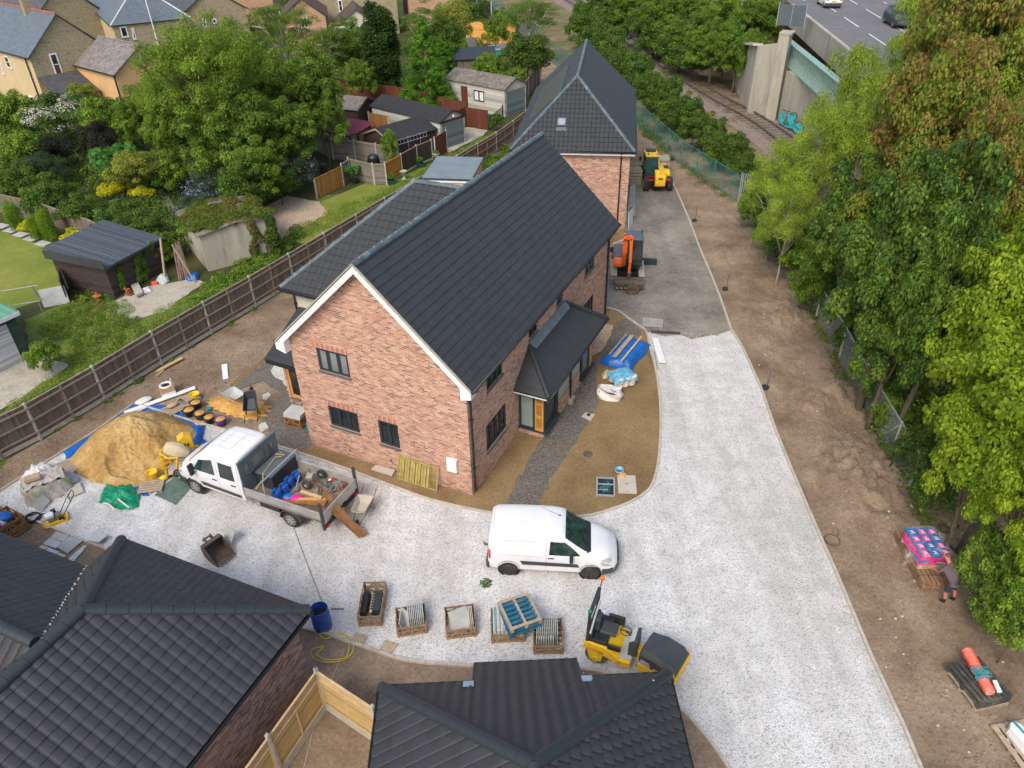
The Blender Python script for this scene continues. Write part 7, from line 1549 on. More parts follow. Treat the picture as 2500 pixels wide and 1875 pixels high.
def stick(label,a,b,z0,z1,w_,h_,mat,name='timber_length',n=1,group=None,cat='timber',sp=.0,jitter=.03):
 m=MB();A=G(*a);B=G(*b);d=(B-A).normalized();nr=V((-d.y,d.x,0))
 for k in range(n):o=nr*(k*(w_+sp));j=d*rq.uniform(-jitter,jitter)*n;m.bar(A+o+j+V((0,0,z0)),B+o+j+V((0,0,z1)),w_,h_)
 return tag(m.build(name,M[mat],bevel=.004),label,cat,group)
stick('bundle of pale sawn timber lying by the fence',(386,912),(447,880),.1,.12,.06,.05,'pale_wood','timber_bundle',3)
stick('short pale timber under the sawn bundle by the fence',(381,920),(400,905),.03,.03,.08,.04,'pale_wood')
stick('long white plastic fascia boards lying beside the sand heap',(305,1012),(478,951),.06,.08,.13,.03,'white_upvc','white_boards',2,cat='boards')
stick('single white plastic trim lying against the sand heap',(316,1018),(360,1000),.1,.14,.06,.05,'white_upvc','white_trim',1,cat='board')
def flat(label,pts,h,mat,name='sheet_panel',cat='panel',z=0.02,group=None,bevel=.003):
 m=MB();P=[G(*p)for p in pts];m.ext([p+V((0,0,z))for p in P],(0,0,h));return tag(m.build(name,M[mat],bevel=bevel),label,cat,group)
flat('small white board lying on the bare yard by itself',[(541,892),(555,889),(558,925),(545,928)],.02,'white_upvc','white_board','board')
flat('pale paving slab lying flat on the soil beside the leaning fence panel',[(906,1149),(918,1138),(966,1151),(957,1165)],.05,'slab_warm','paving_slab','slab',.03)
t=thing('fence_panel','new green timber fence panel with lattice end leaning on the gable wall','fence panel',H1.location,H1.rotation_euler.z)
def tilt(x,z,y=0):return V((x,-.32-.0*z+z*.3-y,z*.95+.02))
s_,f_,l_=MB(),MB(),MB();X0,X1,XL,HH=-3.15,-1.35,-1.75,.98
for k in range(11):x=X0+.04+k*.123;a,b,c,d=tilt(x,.03),tilt(x+.1,.03),tilt(x+.1,HH),tilt(x,HH);s_.ext([a,b,c,d],(0,-.02-.02*(k%2),0))
for z0,z1 in((0,.04),(HH-.03,HH+.01)):f_.ext([tilt(X0,z0,.04),tilt(X1,z0,.04),tilt(X1,z1,.04),tilt(X0,z1,.04)],(0,-.03,0))
for x in(X0,XL-.04,X1-.04):f_.ext([tilt(x,.04,.04),tilt(x+.04,.04,.04),tilt(x+.04,HH-.03,.04),tilt(x,HH-.03,.04)],(0,-.03,0))
for k in range(-2,9):
 for sg in(1,-1):
  z0=.05+k*.12;z1=z0+.36*1;a=[XL,max(.03,z0)+max(0,0)]
  xa,xb=XL,XL+.36;za,zb=(z0,z1)if sg>0 else(z1,z0)
  def cl_(xa,za,xb,zb):
   pts=[]
   for i in range(13):
    t_=i/12;zz=za+(zb-za)*t_
    if.02<=zz<=HH:pts.append((xa+(xb-xa)*t_,zz))
   return pts
  q=cl_(xa,za,xb,zb)
  if len(q)>1:l_.bar(tilt(q[0][0],q[0][1],.05+.008*sg),tilt(q[-1][0],q[-1][1],.05+.008*sg),.02,.008,up=(0,1,0))
s_.build('boards',M['new_green_wood'],t);f_.build('frame',M['new_green_wood'],t);l_.build('lattice',M['new_green_wood'],t)
m=MB();m.tube([(0,0,.02),(.03,.0,.35),(-.08,.03,.5)],.02,6);m.ext([(-.12,0,0),(.1,0,0),(.05,.05,.35),(-.05,.05,.38)],(0,.015,0));place(tag(m.build('glove',M['teal']),'teal scrap of pipe membrane at the foot of the gable wall','membrane'),G(1103,1190),0)
def crate(label,loc,rz,W=.95,D=.75,H=.5,group='slatted crates on the gravel',mat='crate_wood',frontx=True,name='slatted_crate'):
 t=thing(name,label,'crate',loc,rz,group)
 def side(nm,a,b):
  a=V((*a,0));b=V((*b,0));m=MB();d=(b-a).normalized();up=V((-d.y,d.x,0))
  for z in(.06,H*.5,H-.05):m.bar(a+V((0,0,z)),b+V((0,0,z)),.02,.075)
  for f in(0.03,.5,.97):p=a.lerp(b,f);m.bar(p+V((0,0,0)),p+V((0,0,H)),.06,.035,up=up)
  o_=up*-.02
  m.bar(a.lerp(b,.06)+V((0,0,.06))+o_,a.lerp(b,.46)+V((0,0,H-.05))+o_,.018,.06);m.bar(a.lerp(b,.94)+V((0,0,.06))+o_,a.lerp(b,.54)+V((0,0,H-.05))+o_,.018,.06)
  m.build(nm,M[mat],t)
 side('side_panel',(-W/2,-D/2),(W/2,-D/2));side('side_panel',(W/2,-D/2),(W/2,D/2));side('side_panel',(W/2,D/2),(-W/2,D/2));side('side_panel',(-W/2,D/2),(-W/2,-D/2))
 m=MB()
 for k in range(5):m.bb(-W/2,W/2,-D/2+.02+k*D/5,-D/2+k*D/5+.1,.02,.045)
 m.build('base',M[mat],t);return t
def slabs_in(label,loc,rz,n,W,H_,th=.022,mat='slab',axis='x',lean=.0,span=None,z0=.06,jit=.02,name='paving_slabs',over=0):
 "a set of stacked stones standing on edge"
 t=thing(name,label,'paving slabs',loc,rz,None)
 span=span or n*.035
 for k in range(n):
  m=MB();x=-span/2+span*k/max(1,n-1);h=H_*rq.uniform(.96,1.04)
  m.box((x,rq.uniform(-jit,jit),z0+h/2),(th,W,h));o=m.build('slab',M[mat],t,bevel=.003)
  if lean:o.rotation_euler.y=lean*rq.uniform(.9,1.1)
 return t
c8=lambda x,y:(830+x*.3797,1245+y*.3797)
def cr_at(pxl,pxr,dback,H=.5):
 A=G(*c8(*pxl));B=G(*c8(*pxr));return(A+B)/2,ang(A,B),(B-A).length
o,rz,L=cr_at((122,755),(268,752),0);d=V((-math.sin(rz),math.cos(rz),0))
crate('narrow slatted crate holding black ridge tiles, leftmost of the crates',o+d*.72,rz,L,1.38,.5)
for k in range(7):
 m=MB();m.bb(-.16,.16,-.05,.05,0,.28);oo=m.build('roof_tile',M['anthracite'],bevel=.02);tag(oo,'black roof tile stacked on edge in the leftmost crate','roof tile','black roof tiles in the leftmost crate');place(oo,o+d*(.45+k*.11)+V((.13*math.cos(rz),.13*math.sin(rz),.06)),rz)
m=MB();m.cyl((0,-.42,.2),(0,.42,.2),.12,n=14);place(tag(m.build('ridge_tile',M['black_plastic'],auto=40),'long black round ridge tile in the leftmost crate','ridge tile'),o+d*.75+V((-.24,0,0)),rz)
m=MB();m.bb(-.04,.04,-.4,.4,.3,.33);place(tag(m.build('timber_batten',M['pale_wood']),'wooden batten lying between the black tiles in the leftmost crate','timber'),o+d*.72,rz)
o,rz,L=cr_at((375,825),(562,795),0);d=V((-math.sin(rz),math.cos(rz),0));u=V((math.cos(rz),math.sin(rz),0))
crate('slatted crate with a row of pale slabs on edge and broken pieces, second from left',o+d*.42,rz,L,.8,.45)
slabs_in('row of pale grey slabs standing in the second crate from the left',o+d*.5+u*.16,rz,9,.7,.58,.03,'slab_pale',span=.45)
for k,(a,b,c,lb)in enumerate(((-.28,.35,35,'slanted broken slab leaning left in the second crate'),(-.2,.1,-20,'broken slab at the front left of the second crate'))):
 m=MB();m.box((0,0,.3),(.03,.5,.5));q=m.build('broken_slab',M['slab']);tag(q,lb,'slab');place(q,o+d*(.3+b*.4)+u*a,rz+R(40-50*k));q.rotation_euler.y=R(c*.7)
o,rz,L=cr_at((690,835),(878,812),0);d=V((-math.sin(rz),math.cos(rz),0));u=V((math.cos(rz),math.sin(rz),0))
crate('slatted crate of loose leaning slabs, third from the left',o+d*.45,rz,L,.9,.45)
for k in range(4):
 m=MB();m.ext([(-.36,-.3,0),(.2+.05*k,-.33,0),(.3,.3,0),(-.3,.36,0)],(0,0,.03));q=m.build('broken_slab',M['slab' if k%2 else 'slab_warm'],bevel=.003);tag(q,['lowest grey slab lying in the third crate','second loose slab lying in the third crate','third loose slab lying in the third crate','topmost slab lying askew in the third crate'][k],'slab');place(q,o+d*(.42+.03*k)+u*(-.08+.04*k)+V((0,0,.12+.06*k)),rz+R(12*k-10));q.rotation_euler.x=R(4+5*k);q.rotation_euler.y=R(-6+3*k)
slabs_in('few pale slabs on edge at the right end of the third crate',o+d*.45+u*.33,rz,3,.7,.42,.03,'slab_warm',span=.1)
o,rz,L=cr_at((978,858),(1186,848),0);d=V((-math.sin(rz),math.cos(rz),0));u=V((math.cos(rz),math.sin(rz),0))
crate('wrapped slatted crate of pale slabs under the blue pallets',o+d*.5,rz,L,1.0,.42)
t=thing('slab_stack','strapped stack of pale slabs rising from the wrapped crate','paving slabs',o+d*.5,rz)
for k in range(8):m=MB();m.bb(-L/2+.05+k*.115,-L/2+.15+k*.115,-.45,.45,.08,.52);m.build('slab',M['slab_pale'],t,bevel=.004)
m=MB();m.bb(-L/2+.1,-L/2+.13,-.47,.47,.523,.527);m.bb(-L/2+.42,-L/2+.45,-.47,.47,.523,.527);m.build('strap',M['teal'],t)
q0=G(*c8(1090,800),.62);q1=G(*c8(1285,745),.62);rz2=ang(q0,q1);cpt=(q0+q1)/2+V((-math.sin(rz2),math.cos(rz2),0))*.48
for k in range(3):
 lb=['lowest blue pallet on the wrapped crate','middle blue pallet on the wrapped crate','topmost blue and bare wood pallet stacked on the wrapped crate'][k]
 p=thing('blue_pallet',lb,'pallet',(cpt.x,cpt.y,.53+k*.146),rz2+R(2*k),'blue pallets stacked on the crate')
 m=MB();W_,D_=1.02,1.16
 for j in range(7):
  y=-D_/2+.06+(D_-.12)*j/6
  if j in(0,6)and k==2:m.mat(1)
  else:m.mat(0)
  m.bb(-W_/2,W_/2,y-.05,y+.05,.12,.142)
 m.build('deck_boards',[M['blue_paint'],M['pallet_wood']],p)
 m=MB()
 for x in(-W_/2+.05,0,W_/2-.05):m.bb(x-.05,x+.05,-D_/2,D_/2,.095,.119);m.bb(x-.05,x+.05,-D_/2,D_/2,0,.02)
 for x in(-W_/2+.05,0,W_/2-.05):
  for y in(-D_/2+.07,0,D_/2-.07):m.bb(x-.045,x+.045,y-.06,y+.06,.021,.094)
 m.build('bearers',M['blue_paint' if k<2 else 'pallet_wood'],p)
 if k==2:
  m=MB()
  for x in(-W_/2+.04,0,W_/2-.04):m.bb(x-.035,x+.035,-D_/2+.02,D_/2-.02,.1425,.145)
  m.build('worn_strip',M['pallet_wood'],p)
o,rz,L=cr_at((1247,928),(1432,928),0);d=V((-math.sin(rz),math.cos(rz),0));u=V((math.cos(rz),math.sin(rz),0))
crate('slatted crate packed with grey slabs on edge, rightmost of the crates',o+d*.5,rz,L,1.0,.42)
slabs_in('long row of grey slabs on edge in the rightmost crate',o+d*.6-u*.03,rz,12,.72,.6,.028,'slab',span=.62)
slabs_in('shorter front row of slabs on edge in the rightmost crate',o+d*.2-u*.1,rz,8,.12,.5,.028,'slab_pale',span=.5)
c4=lambda x,y:(x*.3797,620+y*.3797)
A=G(*c4(1815,1100));B=G(*c4(1965,1135));rz=ang(A,B);d=V((-math.sin(rz),math.cos(rz),0))
crate('slatted crate of stacked slabs standing against the corner of the brick gable',(A+B)/2+d*.35,rz,.8,.7,.5,mat='plank_wood')
m=MB()
for k in range(4):m.bb(-.42,.42,-.36+.02*k,.36,.5+k*.045,.54+k*.045)
place(tag(m.build('paving_slabs',M['slab_pale'],bevel=.004),'pale slabs stacked flat on the crate at the gable corner','paving slabs'),(A+B)/2+d*.35,rz)
m=MB();m.bar((-.42,.4,.75),(-.1,.5,.85),.08,.1);m.bar((.0,.46,.7),(.5,.45,.7),.1,.08);place(tag(m.build('timber_offcuts',M['grey_wood']),'grey offcuts lying on the slabs at the gable corner','timber'),(A+B)/2+d*.35,rz)
m=MB();m.ext([(0,0,0),(.12,0,0),(.15,.05,.5),(.02,.05,.5)],(0,.02,0));place(tag(m.build('membrane_strip',M['teal']),'teal strip leaning at the foot of the gable corner','membrane'),G(*c4(1965,1150))+V((.05,0,0)),0)
flat('first pair of weathered board pieces on the gravel near the lower kerb',[c8(65,850),c8(100,790),c8(180,815),c8(145,880)],.03,'pallet_wood','board_offcut','board',.02)
flat('second pair of weathered board pieces on the gravel, right of the first',[c8(252,905),c8(290,840),c8(378,865),c8(330,930)],.03,'pallet_wood','board_offcut','board',.02)
t=thing('water_butt','tall blue open plastic barrel at the corner of the left house','barrel',G(789,1530),0)
m=MB();m.lathe([(.27,.0),(.29,.05),(.29,.3),(.3,.32),(.29,.34),(.29,.62),(.3,.64),(.29,.66),(.28,.88),(.265,.88),(.265,.2),(.001,.19)],n=28,cap=False);m.build('barrel',plain('barrel_blue',(.01,.07,.32),.4,var=.15,dirt=(.3,.35,.4),dirt_amt=.5,scale=5),t,auto=40)
m=MB();m.cyl((0,0,.56),(0,0,.6),.262,n=24);m.build('water',glassy('dark_water',(.01,.02,.03)),t)
m=MB();P=[G(*p)+V((0,0,.03))for p in((770,1525),(790,1560),(830,1550),(858,1560),(862,1590),(840,1612),(800,1618),(768,1610),(760,1590),(790,1580),(775,1600),(800,1612),(845,1605),(852,1570),(835,1545),(805,1548),(812,1556),(845,1560))]
PP=smoothpts([(p.x,p.y)for p in P],6);m.tube([(a,b,.03)for a,b in PP],.015,5);tag(m.build('garden_hose',M['hose_yellow'],smooth=True),'coiled yellow hose lying beside the blue barrel','hose')
m=MB();m.bar((0,0,.02),(.42,0,.02),.05,.03);place(tag(m.build('timber_peg',M['grey_wood']),'short grey stake on the gravel right of the blue barrel','stake'),G(808,1488),0)
m=MB();P=[G(*p)+V((0,0,.02))for p in((718,1290),(740,1350),(765,1415),(786,1468))];m.tube(P,.008,5);tag(m.build('cable',M['black_plastic']),'thin black cable across the gravel from the truck to the barrel','cable')
m=MB();m.tube([G(*p)+V((0,0,.02))for p in((840,1590),(800,1680),(770,1760),(742,1875))],.004,4);tag(m.build('string_line',M['white_upvc']),'thin pale line across the soil by the slatted fence','string')
E5=lambda x,y:(x*.17179,1130+y*.17179)
A=G(*E5(430,500));B=G(*E5(900,640));rz=ang(A,B)
t=thing('wrapped_stack','tall stack of blocks wrapped in torn clear plastic at the left edge','wrapped stack',(A+B)/2+V((-.15,.55,0)),R(35))
m=MB()
def wrapf(u,v):
 a=2*math.pi*u;s=(abs(math.cos(a))**5+abs(math.sin(a))**5)**-.2;k=.72+.05*math.sin(19*a+v*6)+.12*fbm(a*2,v*3,1,3)+.1*(1-v);return(k*s*math.cos(a)*1.0,k*s*math.sin(a)*.62,v*.78+.05*math.sin(9*a))
m.grid(60,8,wrapf);m.grid(30,10,lambda u,v:((u-.5)*1.42,(v-.5)*.88,.76+.3*abs(fbm(u*4,v*4,1.2,6))));m.build('wrapping',plain('torn_wrap',(.46,.43,.38),.45,var=.25,scale=4,bmp=.05,dirt=(.6,.58,.56),dirt_amt=.8),t,smooth=True)
pallet(label='bare pallet standing behind the plastic wrapped stack at the left',loc=G(*E5(870,130)),rz=R(40),W=1.1,D=1.0)
crumple('plastic_sheet',[E5(500,60),E5(680,20),E5(790,90),E5(760,160),E5(740,280),E5(480,360),E5(330,380),E5(280,270),E5(430,230)],'white_bag','white crumpled plastic sheets behind the wrapped stack','plastic sheet',.3,lift=.35)
crumple('plastic_bag',[E5(270,270),E5(400,210),E5(450,260),E5(330,300)],plain('pinkish',(.75,.42,.34),.5,var=.2,scale=4),'pink orange plastic bag beside the timber edging at the left','bag',.15,lift=.2)
crumple('plastic_sheet',[E5(700,150),E5(780,140),E5(900,230),E5(950,420),E5(900,460),E5(830,300)],'white_bag','long strip of torn plastic hanging toward the plate compactor','plastic sheet',.12,lift=.5)
m=MB();m.box((0,0,.0),(.55,.3,.12));m.mat(1).box((0,0,.07),(.5,.28,.02));o=place(tag(m.build('plank_box',[M['cardboard'],M['pallet_wood']],bevel=.01),'small cardboard box on top of the wrapped stack','box'),t.location+V((-.25,-.15,.93)),R(30))
for k,(p,lb)in enumerate((((985,290),'grey slab leaning right of the wrapped stack'),((1060,420),'darker square slab lying flat right of the wrapped stack'),((620,640),'pale slab standing in front of the wrapped stack'))):
 m=MB();m.box((0,0,0),(.6,.6 if k<2 else.35,.04));o=place(tag(m.build('paving_slab',M['slab' if k!=1 else 'concrete'],bevel=.004),lb,'slab'),G(*E5(*p))+V((0,0,[.25,.1,.25][k])),R([40,38,80][k]));o.rotation_euler.x=R([30,8,50][k])
t=thing('plate_compactor','yellow plate compactor with a white engine near the wrapped stack','plate compactor',G(*E5(800,830)),R(35))
m=MB();m.loft([[V((x,y,z))for y,z in((-.25,z0),(.25,z0),(.25,z0+.03),(-.25,z0+.03))]for x,z0 in((-.42,.1),(-.32,.0),(.32,.0),(.42,.1))]);m.bb(-.25,.25,-.22,.22,.04,.12);m.build('base_plate',M['yellow'],t,bevel=.01)
m=MB();m.bb(-.22,.0,-.16,.12,.15,.32);m.cyl((.12,-.1,.22),(.12,.15,.22),.12);m.build('engine',M['steel'],t,bevel=.02);m=MB();m.bb(-.26,.02,-.14,.1,.32,.44);m.cyl((-.15,0,.44),(-.15,0,.47),.04);m.build('fuel_tank',M['white_upvc'],t,bevel=.03)
m=MB();m.bb(-.05,.12,.08,.2,.34,.46);m.cyl((.2,-.18,.12),(.2,-.1,.12),.1);m.build('air_filter',M['black_plastic'],t,bevel=.02)
m=MB()
for s in(-1,1):m.tube([(.2,s*.2,.15),(.55,s*.22,.6),(.85,s*.2,.95)],.015,6)
m.tube([(.85,-.2,.95),(.9,0,.98),(.85,.2,.95)],.015,6);m.bar((.7,-.2,.78),(.7,.2,.78),.02,.12);m.build('handle',M['black_plastic'],t)
for k,(p,lb)in enumerate((((480,800),'coil of black strapping lying on the kerb, left one'),((610,790),'single black hoop beside the compactor'))):
 m=MB()
 for j in range(4 if k==0 else 1):m.ring((rq.uniform(-.02,.02),rq.uniform(-.02,.02),.03+j*.035),.25,.018,24)
 place(tag(m.build('strapping_coil',M['black_plastic'],smooth=True),lb,'coil'),G(*E5(*p)),0)
crate('orange tinted crate of rubbish sacks cut by the left edge',G(*E5(130,1130))+V((-.3,.45,0)),R(60),1.1,1.0,.7,mat='plank_wood')
for k,(dx,dy,c,lb)in enumerate(((-.35,.7,'clear_wrap','clear plastic rubbish bag on top in the left edge crate'),(-.15,.35,'white_bag','white rubbish bag in the left edge crate'),(-.25,.1,'pink','pink sack at the front of the left edge crate'),(.05,.6,'blue_tarp','blue plastic in the left edge crate'))):
 m=MB();m.ball((0,0,0),.3,10,(1,.9,.6));o=m.build('rubbish_bag',M[c],smooth=True);tag(o,lb,'bag');o.location=G(*E5(130,1130))+V((-.3+dx*.6,.45+(dy-.4)*.8,.55+.04*k))
def slabs_on(label,pxs,mat,k):return flat(label,pxs,.045,mat,'paving_slab','slab',.005,'paving slabs laid by the left house')
P5=[[(720,1080),(800,985),(990,1040),(905,1135)],[(615,1165),(710,1080),(890,1140),(800,1225)],[(820,1210),(1000,1050),(1190,1110),(960,1300)],[(470,1280),(600,1180),(690,1205),(590,1320)],[(690,1390),(830,1280),(950,1330),(840,1420)],[(598,1325),(700,1215),(845,1275),(720,1380)]]
lbs=['grey slab at the kerb end of the laid paving','pale slab beside the grey one in the laid paving','largest grey slab in the laid paving','buff slab at the left of the laid paving','lowest slab of the laid paving by the roof','slab under clear wrapping in the laid paving']
for k,p in enumerate(P5):slabs_on(lbs[k],[E5(*q)for q in p],['slab','slab_pale','slab','slab_warm','slab_pale','slab_pale'][k],k)
crumple('plastic_sheet',[E5(*q)for q in((600,1320),(700,1220),(850,1280),(780,1350),(700,1390))],'clear_wrap','clear plastic film over a slab by the left house','plastic sheet',.07,z=.06)
m=MB();P=[G(*E5(*q))for q in((1240,1130),(1380,1010),(1555,1090),(1430,1190))];m.ext([p+V((0,0,.06+.12*(i in(2,3))))for i,p in enumerate(P)],(0,0,.045));tag(m.build('paving_slab',M['slab_pale'],bevel=.004),'big loose pale slab propped on the gravel by the roof hip','slab')
sheet('stone_strip',[E5(*q)for q in((870,1450),(960,1470),(1110,1330),(1240,1170),(1190,1180),(1000,1340))],.014,MG['gravel'],wob=.04,seed=31,dens=.2)
bay=lambda x,y:(830+x*.3797,620+y*.3797)
flat('small pale concrete patch round a dark drain cover on the path',[bay(1552,1048),bay(1580,1020),bay(1640,1035),bay(1610,1078)],.02,'slab_warm','concrete_patch','concrete patch',.012)
flat('small dark square drain cover in the concrete patch',[bay(1583,1040),bay(1595,1027),bay(1615,1033),bay(1604,1048)],.02,'black_plastic','drain_cover','drain cover',.02)
m=MB();m.cyl((0,0,0),(0,0,.02),.2,n=24);place(tag(m.build('manhole_cover',M['rust']),'round dark manhole cover in the front garden soil','manhole cover'),G(*bay(1593,1288))+V((0,0,.004)))
t=thing('inspection_chamber','open rectangular chamber with cables inside, in the front garden','inspection chamber',G(*bay(1708,1500)),ang(G(*bay(1665,1555)),G(*bay(1748,1560))))
m=MB();w_,h_=.36,.52
for a in((-w_,w_,-h_,-h_+.06),(-w_,w_,h_-.06,h_),(-w_,-w_+.06,-h_+.06,h_-.06),(w_-.06,w_,-h_+.06,h_-.06)):m.bb(*a,.0,.06)
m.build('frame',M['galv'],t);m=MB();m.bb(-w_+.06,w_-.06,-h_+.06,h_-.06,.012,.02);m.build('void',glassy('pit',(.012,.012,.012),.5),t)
m=MB()
for k in range(4):m.tube([(rq.uniform(-.25,.25),rq.uniform(-.4,.4),.035)for _ in range(5)],.012,5)
m.build('cables',M['teal'],t);m=MB();m.bb(-.3,.3,.1,.16,.03,.05);m.bb(-.28,.1,-.2,-.16,.03,.05);m.build('bracket',M['galv'],t)
m=MB();m.box((0,0,.03),(.7,1.0,.05));m.mat(1).box((0,.0,.058),(.12,.03,.004));m.box((-.0,-.42,.058),(.08,.03,.004));place(tag(m.build('chamber_lid',[M['slab_warm'],M['black_plastic']],bevel=.01),'pale rectangular chamber lid lying beside the open pit','chamber lid'),G(*bay(1845,1485)),R(-5))
m=MB();m.lathe([(.14,0),(.2,.1),(.18,.13)],(0,0,0),16,cap=False);m.mat(1).ball((.1,-.25,.06),.16,7,(1,1,.4));place(tag(m.build('blue_bowl',[M['blue_wrap'],MG['sand_orange']],auto=40),'blue plastic scoop with spilled sand near the chamber lid','scoop'),G(*bay(1795,1400)),0)
A=G(*bay(1665,745))
t=thing('tarp_stack','long low stack under a blue tarpaulin with planks on top, in front of the bay','covered stack',G(*bay(1840,650)),dirpx(bay(1690,740),bay(1850,560)))
m=MB()
def tpf(u,v):
 a=(u-.5)*2;b=(v-.5)*2;h=.42*max(0,(1-abs(a)**8))*max(0,(1-abs(b)**6));x=a*1.35*(1+.05*math.sin(b*4));y=b*.78*(1+.06*math.sin(a*5));return(x,y,h+.06*fbm(x,y,3,2)+.03*abs(math.sin(9*a+2*b))+.02)
m.grid(60,36,tpf);m.build('tarpaulin',M['blue_tarp'],t,smooth=True)
for k,(y,w_,mt)in enumerate(((.42,.05,'pale_wood'),(.12,.2,'cap_pl'),(-.32,.09,'pale_wood'))):m=MB();m.bar((-1.1-.1*k,y,.52),(1.0+.08*k,y+.05,.52),w_,.035);o=m.build('plank',M[mt if mt in M else 'pallet_wood']);tag(o,['narrow pale batten on the blue tarpaulin, farthest from the gravel','wide weathered plank on the middle of the blue tarpaulin','pale plank on the blue tarpaulin, nearest the gravel'][k],'plank');o.location=t.location;o.rotation_euler=t.rotation_euler
o=G(*bay(1810,830));t=thing('bag_pallet','pallet of bags under crinkled blue and clear film, in front of the bay','wrapped pallet',o,R(20))
m=MB()
for k in range(5):
 for j in range(3):m.ball((-.33+.33*j+.02*k,-.3+.0*k,.1+.1*k),.2,8,(1,.95,.35));m.ball((-.33+.33*j,.25,.1+.1*k),.2,8,(1,.95,.35))
m.build('bags',plain('bag_mix',(.62,.58,.5),.6,var=.3,scale=5,dirt=(.5,.1,.15),dirt_amt=.6),t,smooth=True)
m=MB();m.grid(30,24,lambda u,v:((u-.5)*1.2,(v-.5)*.98,.62+.05*fbm(u*5,v*5,1.4,2)-.2*(abs(2*u-1)**6+abs(2*v-1)**6)));m.build('film',M['blue_wrap'],t,smooth=True)
t=thing('bulk_bag','slumped white bulk bag with red lifting straps beside the wrapped pallet','bulk bag',G(*bay(1735,915)),R(-20))
m=MB()
def bbag(u,v):
 a=2*math.pi*u;s=(abs(math.cos(a))**4+abs(math.sin(a))**4)**-.25;k=(.48+.05*math.sin(v*5+3*a)+.06*(1-v));return(k*s*math.cos(a)*1.05,k*s*math.sin(a)*.7,v*.42+.05*math.sin(2*a+1))
m.grid(40,10,bbag);m.grid(24,12,lambda u,v:((u-.5)*.95,(v-.5)*.62,.4+.1*fbm(u*4,v*4,1.1,8)));m.build('bag',M['white_bag'],t,smooth=True)
m=MB();m.tube([(-.4,-.1,.42),(-.3,-.3,.5),(-.1,-.32,.44)],.02,5);m.tube([(.05,-.1,.46),(.2,-.3,.52),(.3,-.2,.44)],.02,5);m.bar((-.5,-.3,.08),(-.42,-.3,.42),.02,.03);m.build('strap',plain('strap_red',(.55,.05,.12),.6),t)
crumple('film_bag',[bay(1680,780),bay(1720,755),bay(1750,775),bay(1720,805),bay(1690,805)],plain('net_bag',(.6,.5,.3),.7,var=.3,scale=5),'small netted bag between the tarpaulin and the wrapped pallet','bag',.1,lift=.25)
flat('white rigid sheet lying across the kerb on the gravel',[bay(2003,553),bay(2045,556),bay(2093,716),bay(2047,712)],.03,'white_upvc','white_sheet','sheet',.12)
stick('pair of thin metal rods under the white sheet',bay(2045,755),bay(2020,640),.05,.05,.02,.02,'rust','steel_rods',2,cat='rods',sp=.25)
for k in range(4):
 stick(['farthest galvanised lintel beside the track end','second galvanised lintel beside the track end','third galvanised lintel beside the track end','nearest galvanised lintel beside the track end'][k],bay(1943,425+k*14),bay(2075,438+k*12),.08,.08,.1,.1,'alu','steel_lintel',1,'steel lintels','lintel')
def pin(label,p):
 t=thing('drain_riser',label,'pipe',G(*p)+V((0,0,strip_h(G(*p).x,G(*p).y))),0);m=MB();m.lathe([(.16,0),(.16,.12),(.13,.12),(.12,.02)],n=16);m.build('cap',M['anthracite'],t,auto=40);m=MB();m.tube([(0.05,0,.05),(.1,.0,.95)],.022,6);m.build('rod',M['anth_light'],t)
pin('dark capped pipe with a thin rod, near the middle of the soil strip',(1868,948));pin('dark capped pipe with a thin rod, in the upper soil strip',(1770,708));pin('dark capped pipe with a thin rod, by the end of the track kerb',(1695,540))
m=MB();m.ring((0,0,.04),.26,.022,24);m.tube([(.2,.1,.05),(.35,.4,.12),(.3,.6,.05),(.15,.35,.03)],.014,5);o=G(2031,1320);place(tag(m.build('cable_coil',M['rust'],smooth=True),'dark loop of cable lying on the soil strip edge','cable'),o+V((0,0,strip_h(o.x,o.y))))
t=thing('traffic_cone','orange and white traffic cone behind the chain link fence','traffic cone',G(1955,692)+V((.1,.1,.05)),0)
m=MB();m.bb(-.2,.2,-.2,.2,0,.04);m.lathe([(.14,.04),(.105,.22)],n=16);m.lathe([(.075,.38),(.025,.7)],n=16);m.build('cone',M['coral'],t,smooth=False);m=MB();m.lathe([(.106,.22),(.076,.38)],n=16,cap=False);m.build('sleeve',M['white_upvc'],t,smooth=True)
r3=random.Random(5);ct=0
for k in range(170):
 px,py=r3.uniform(1700,2480),r3.uniform(480,1870);g_=G(px,py);ex_=edge_x(g_.y)
 if not(ex_+.3<g_.x<14.8)or g_.y>50:continue
 s=r3.uniform(.02,.055);m=MB();m.ball((0,0,0),s,5,(1,r3.uniform(.6,1),.6));o=m.build('stone',M['concrete' if r3.random()<.5 else 'slab_pale']);tag(o,'small pale stone lying on the soil strip','stone','small stones scattered on the soil strip');o.location=(g_.x,g_.y,strip_h(g_.x,g_.y)+s*.2);ct+=1
 if ct>70:break
c9=lambda x,y:(1660+x*.3797,1245+y*.3797)
A=G(*c9(1545,530));B=G(*c9(1395,240));d=(B-A).normalized();L=2.45;n_=V((d.y,-d.x,0));rz=math.atan2(d.y,d.x)
ctr=A+d*(L/2)+n_*.52;zs=strip_h(ctr.x,ctr.y)
t=thing('timber_stack','banded stack of brown timber boards under the pink sacks on the soil strip','timber stack',(ctr.x,ctr.y,zs-.02),rz)
m=MB()
for z in range(5):
 for j in range(7):
  if z==4 and j<1:continue
  ln=L*rq.uniform(.92,1.0);m.bb(-ln/2,ln/2,-.5+j*.145+.004*z,-.5+j*.145+.135,.08+z*.062,.08+z*.062+.055)
m.build('boards',M['decking'],t,bevel=.003)
m=MB()
for x in(-.8,0,.8):m.bb(x-.04,x+.04,-.62,.6,0,.075)
m.build('bearer',M['pallet_wood'],t)
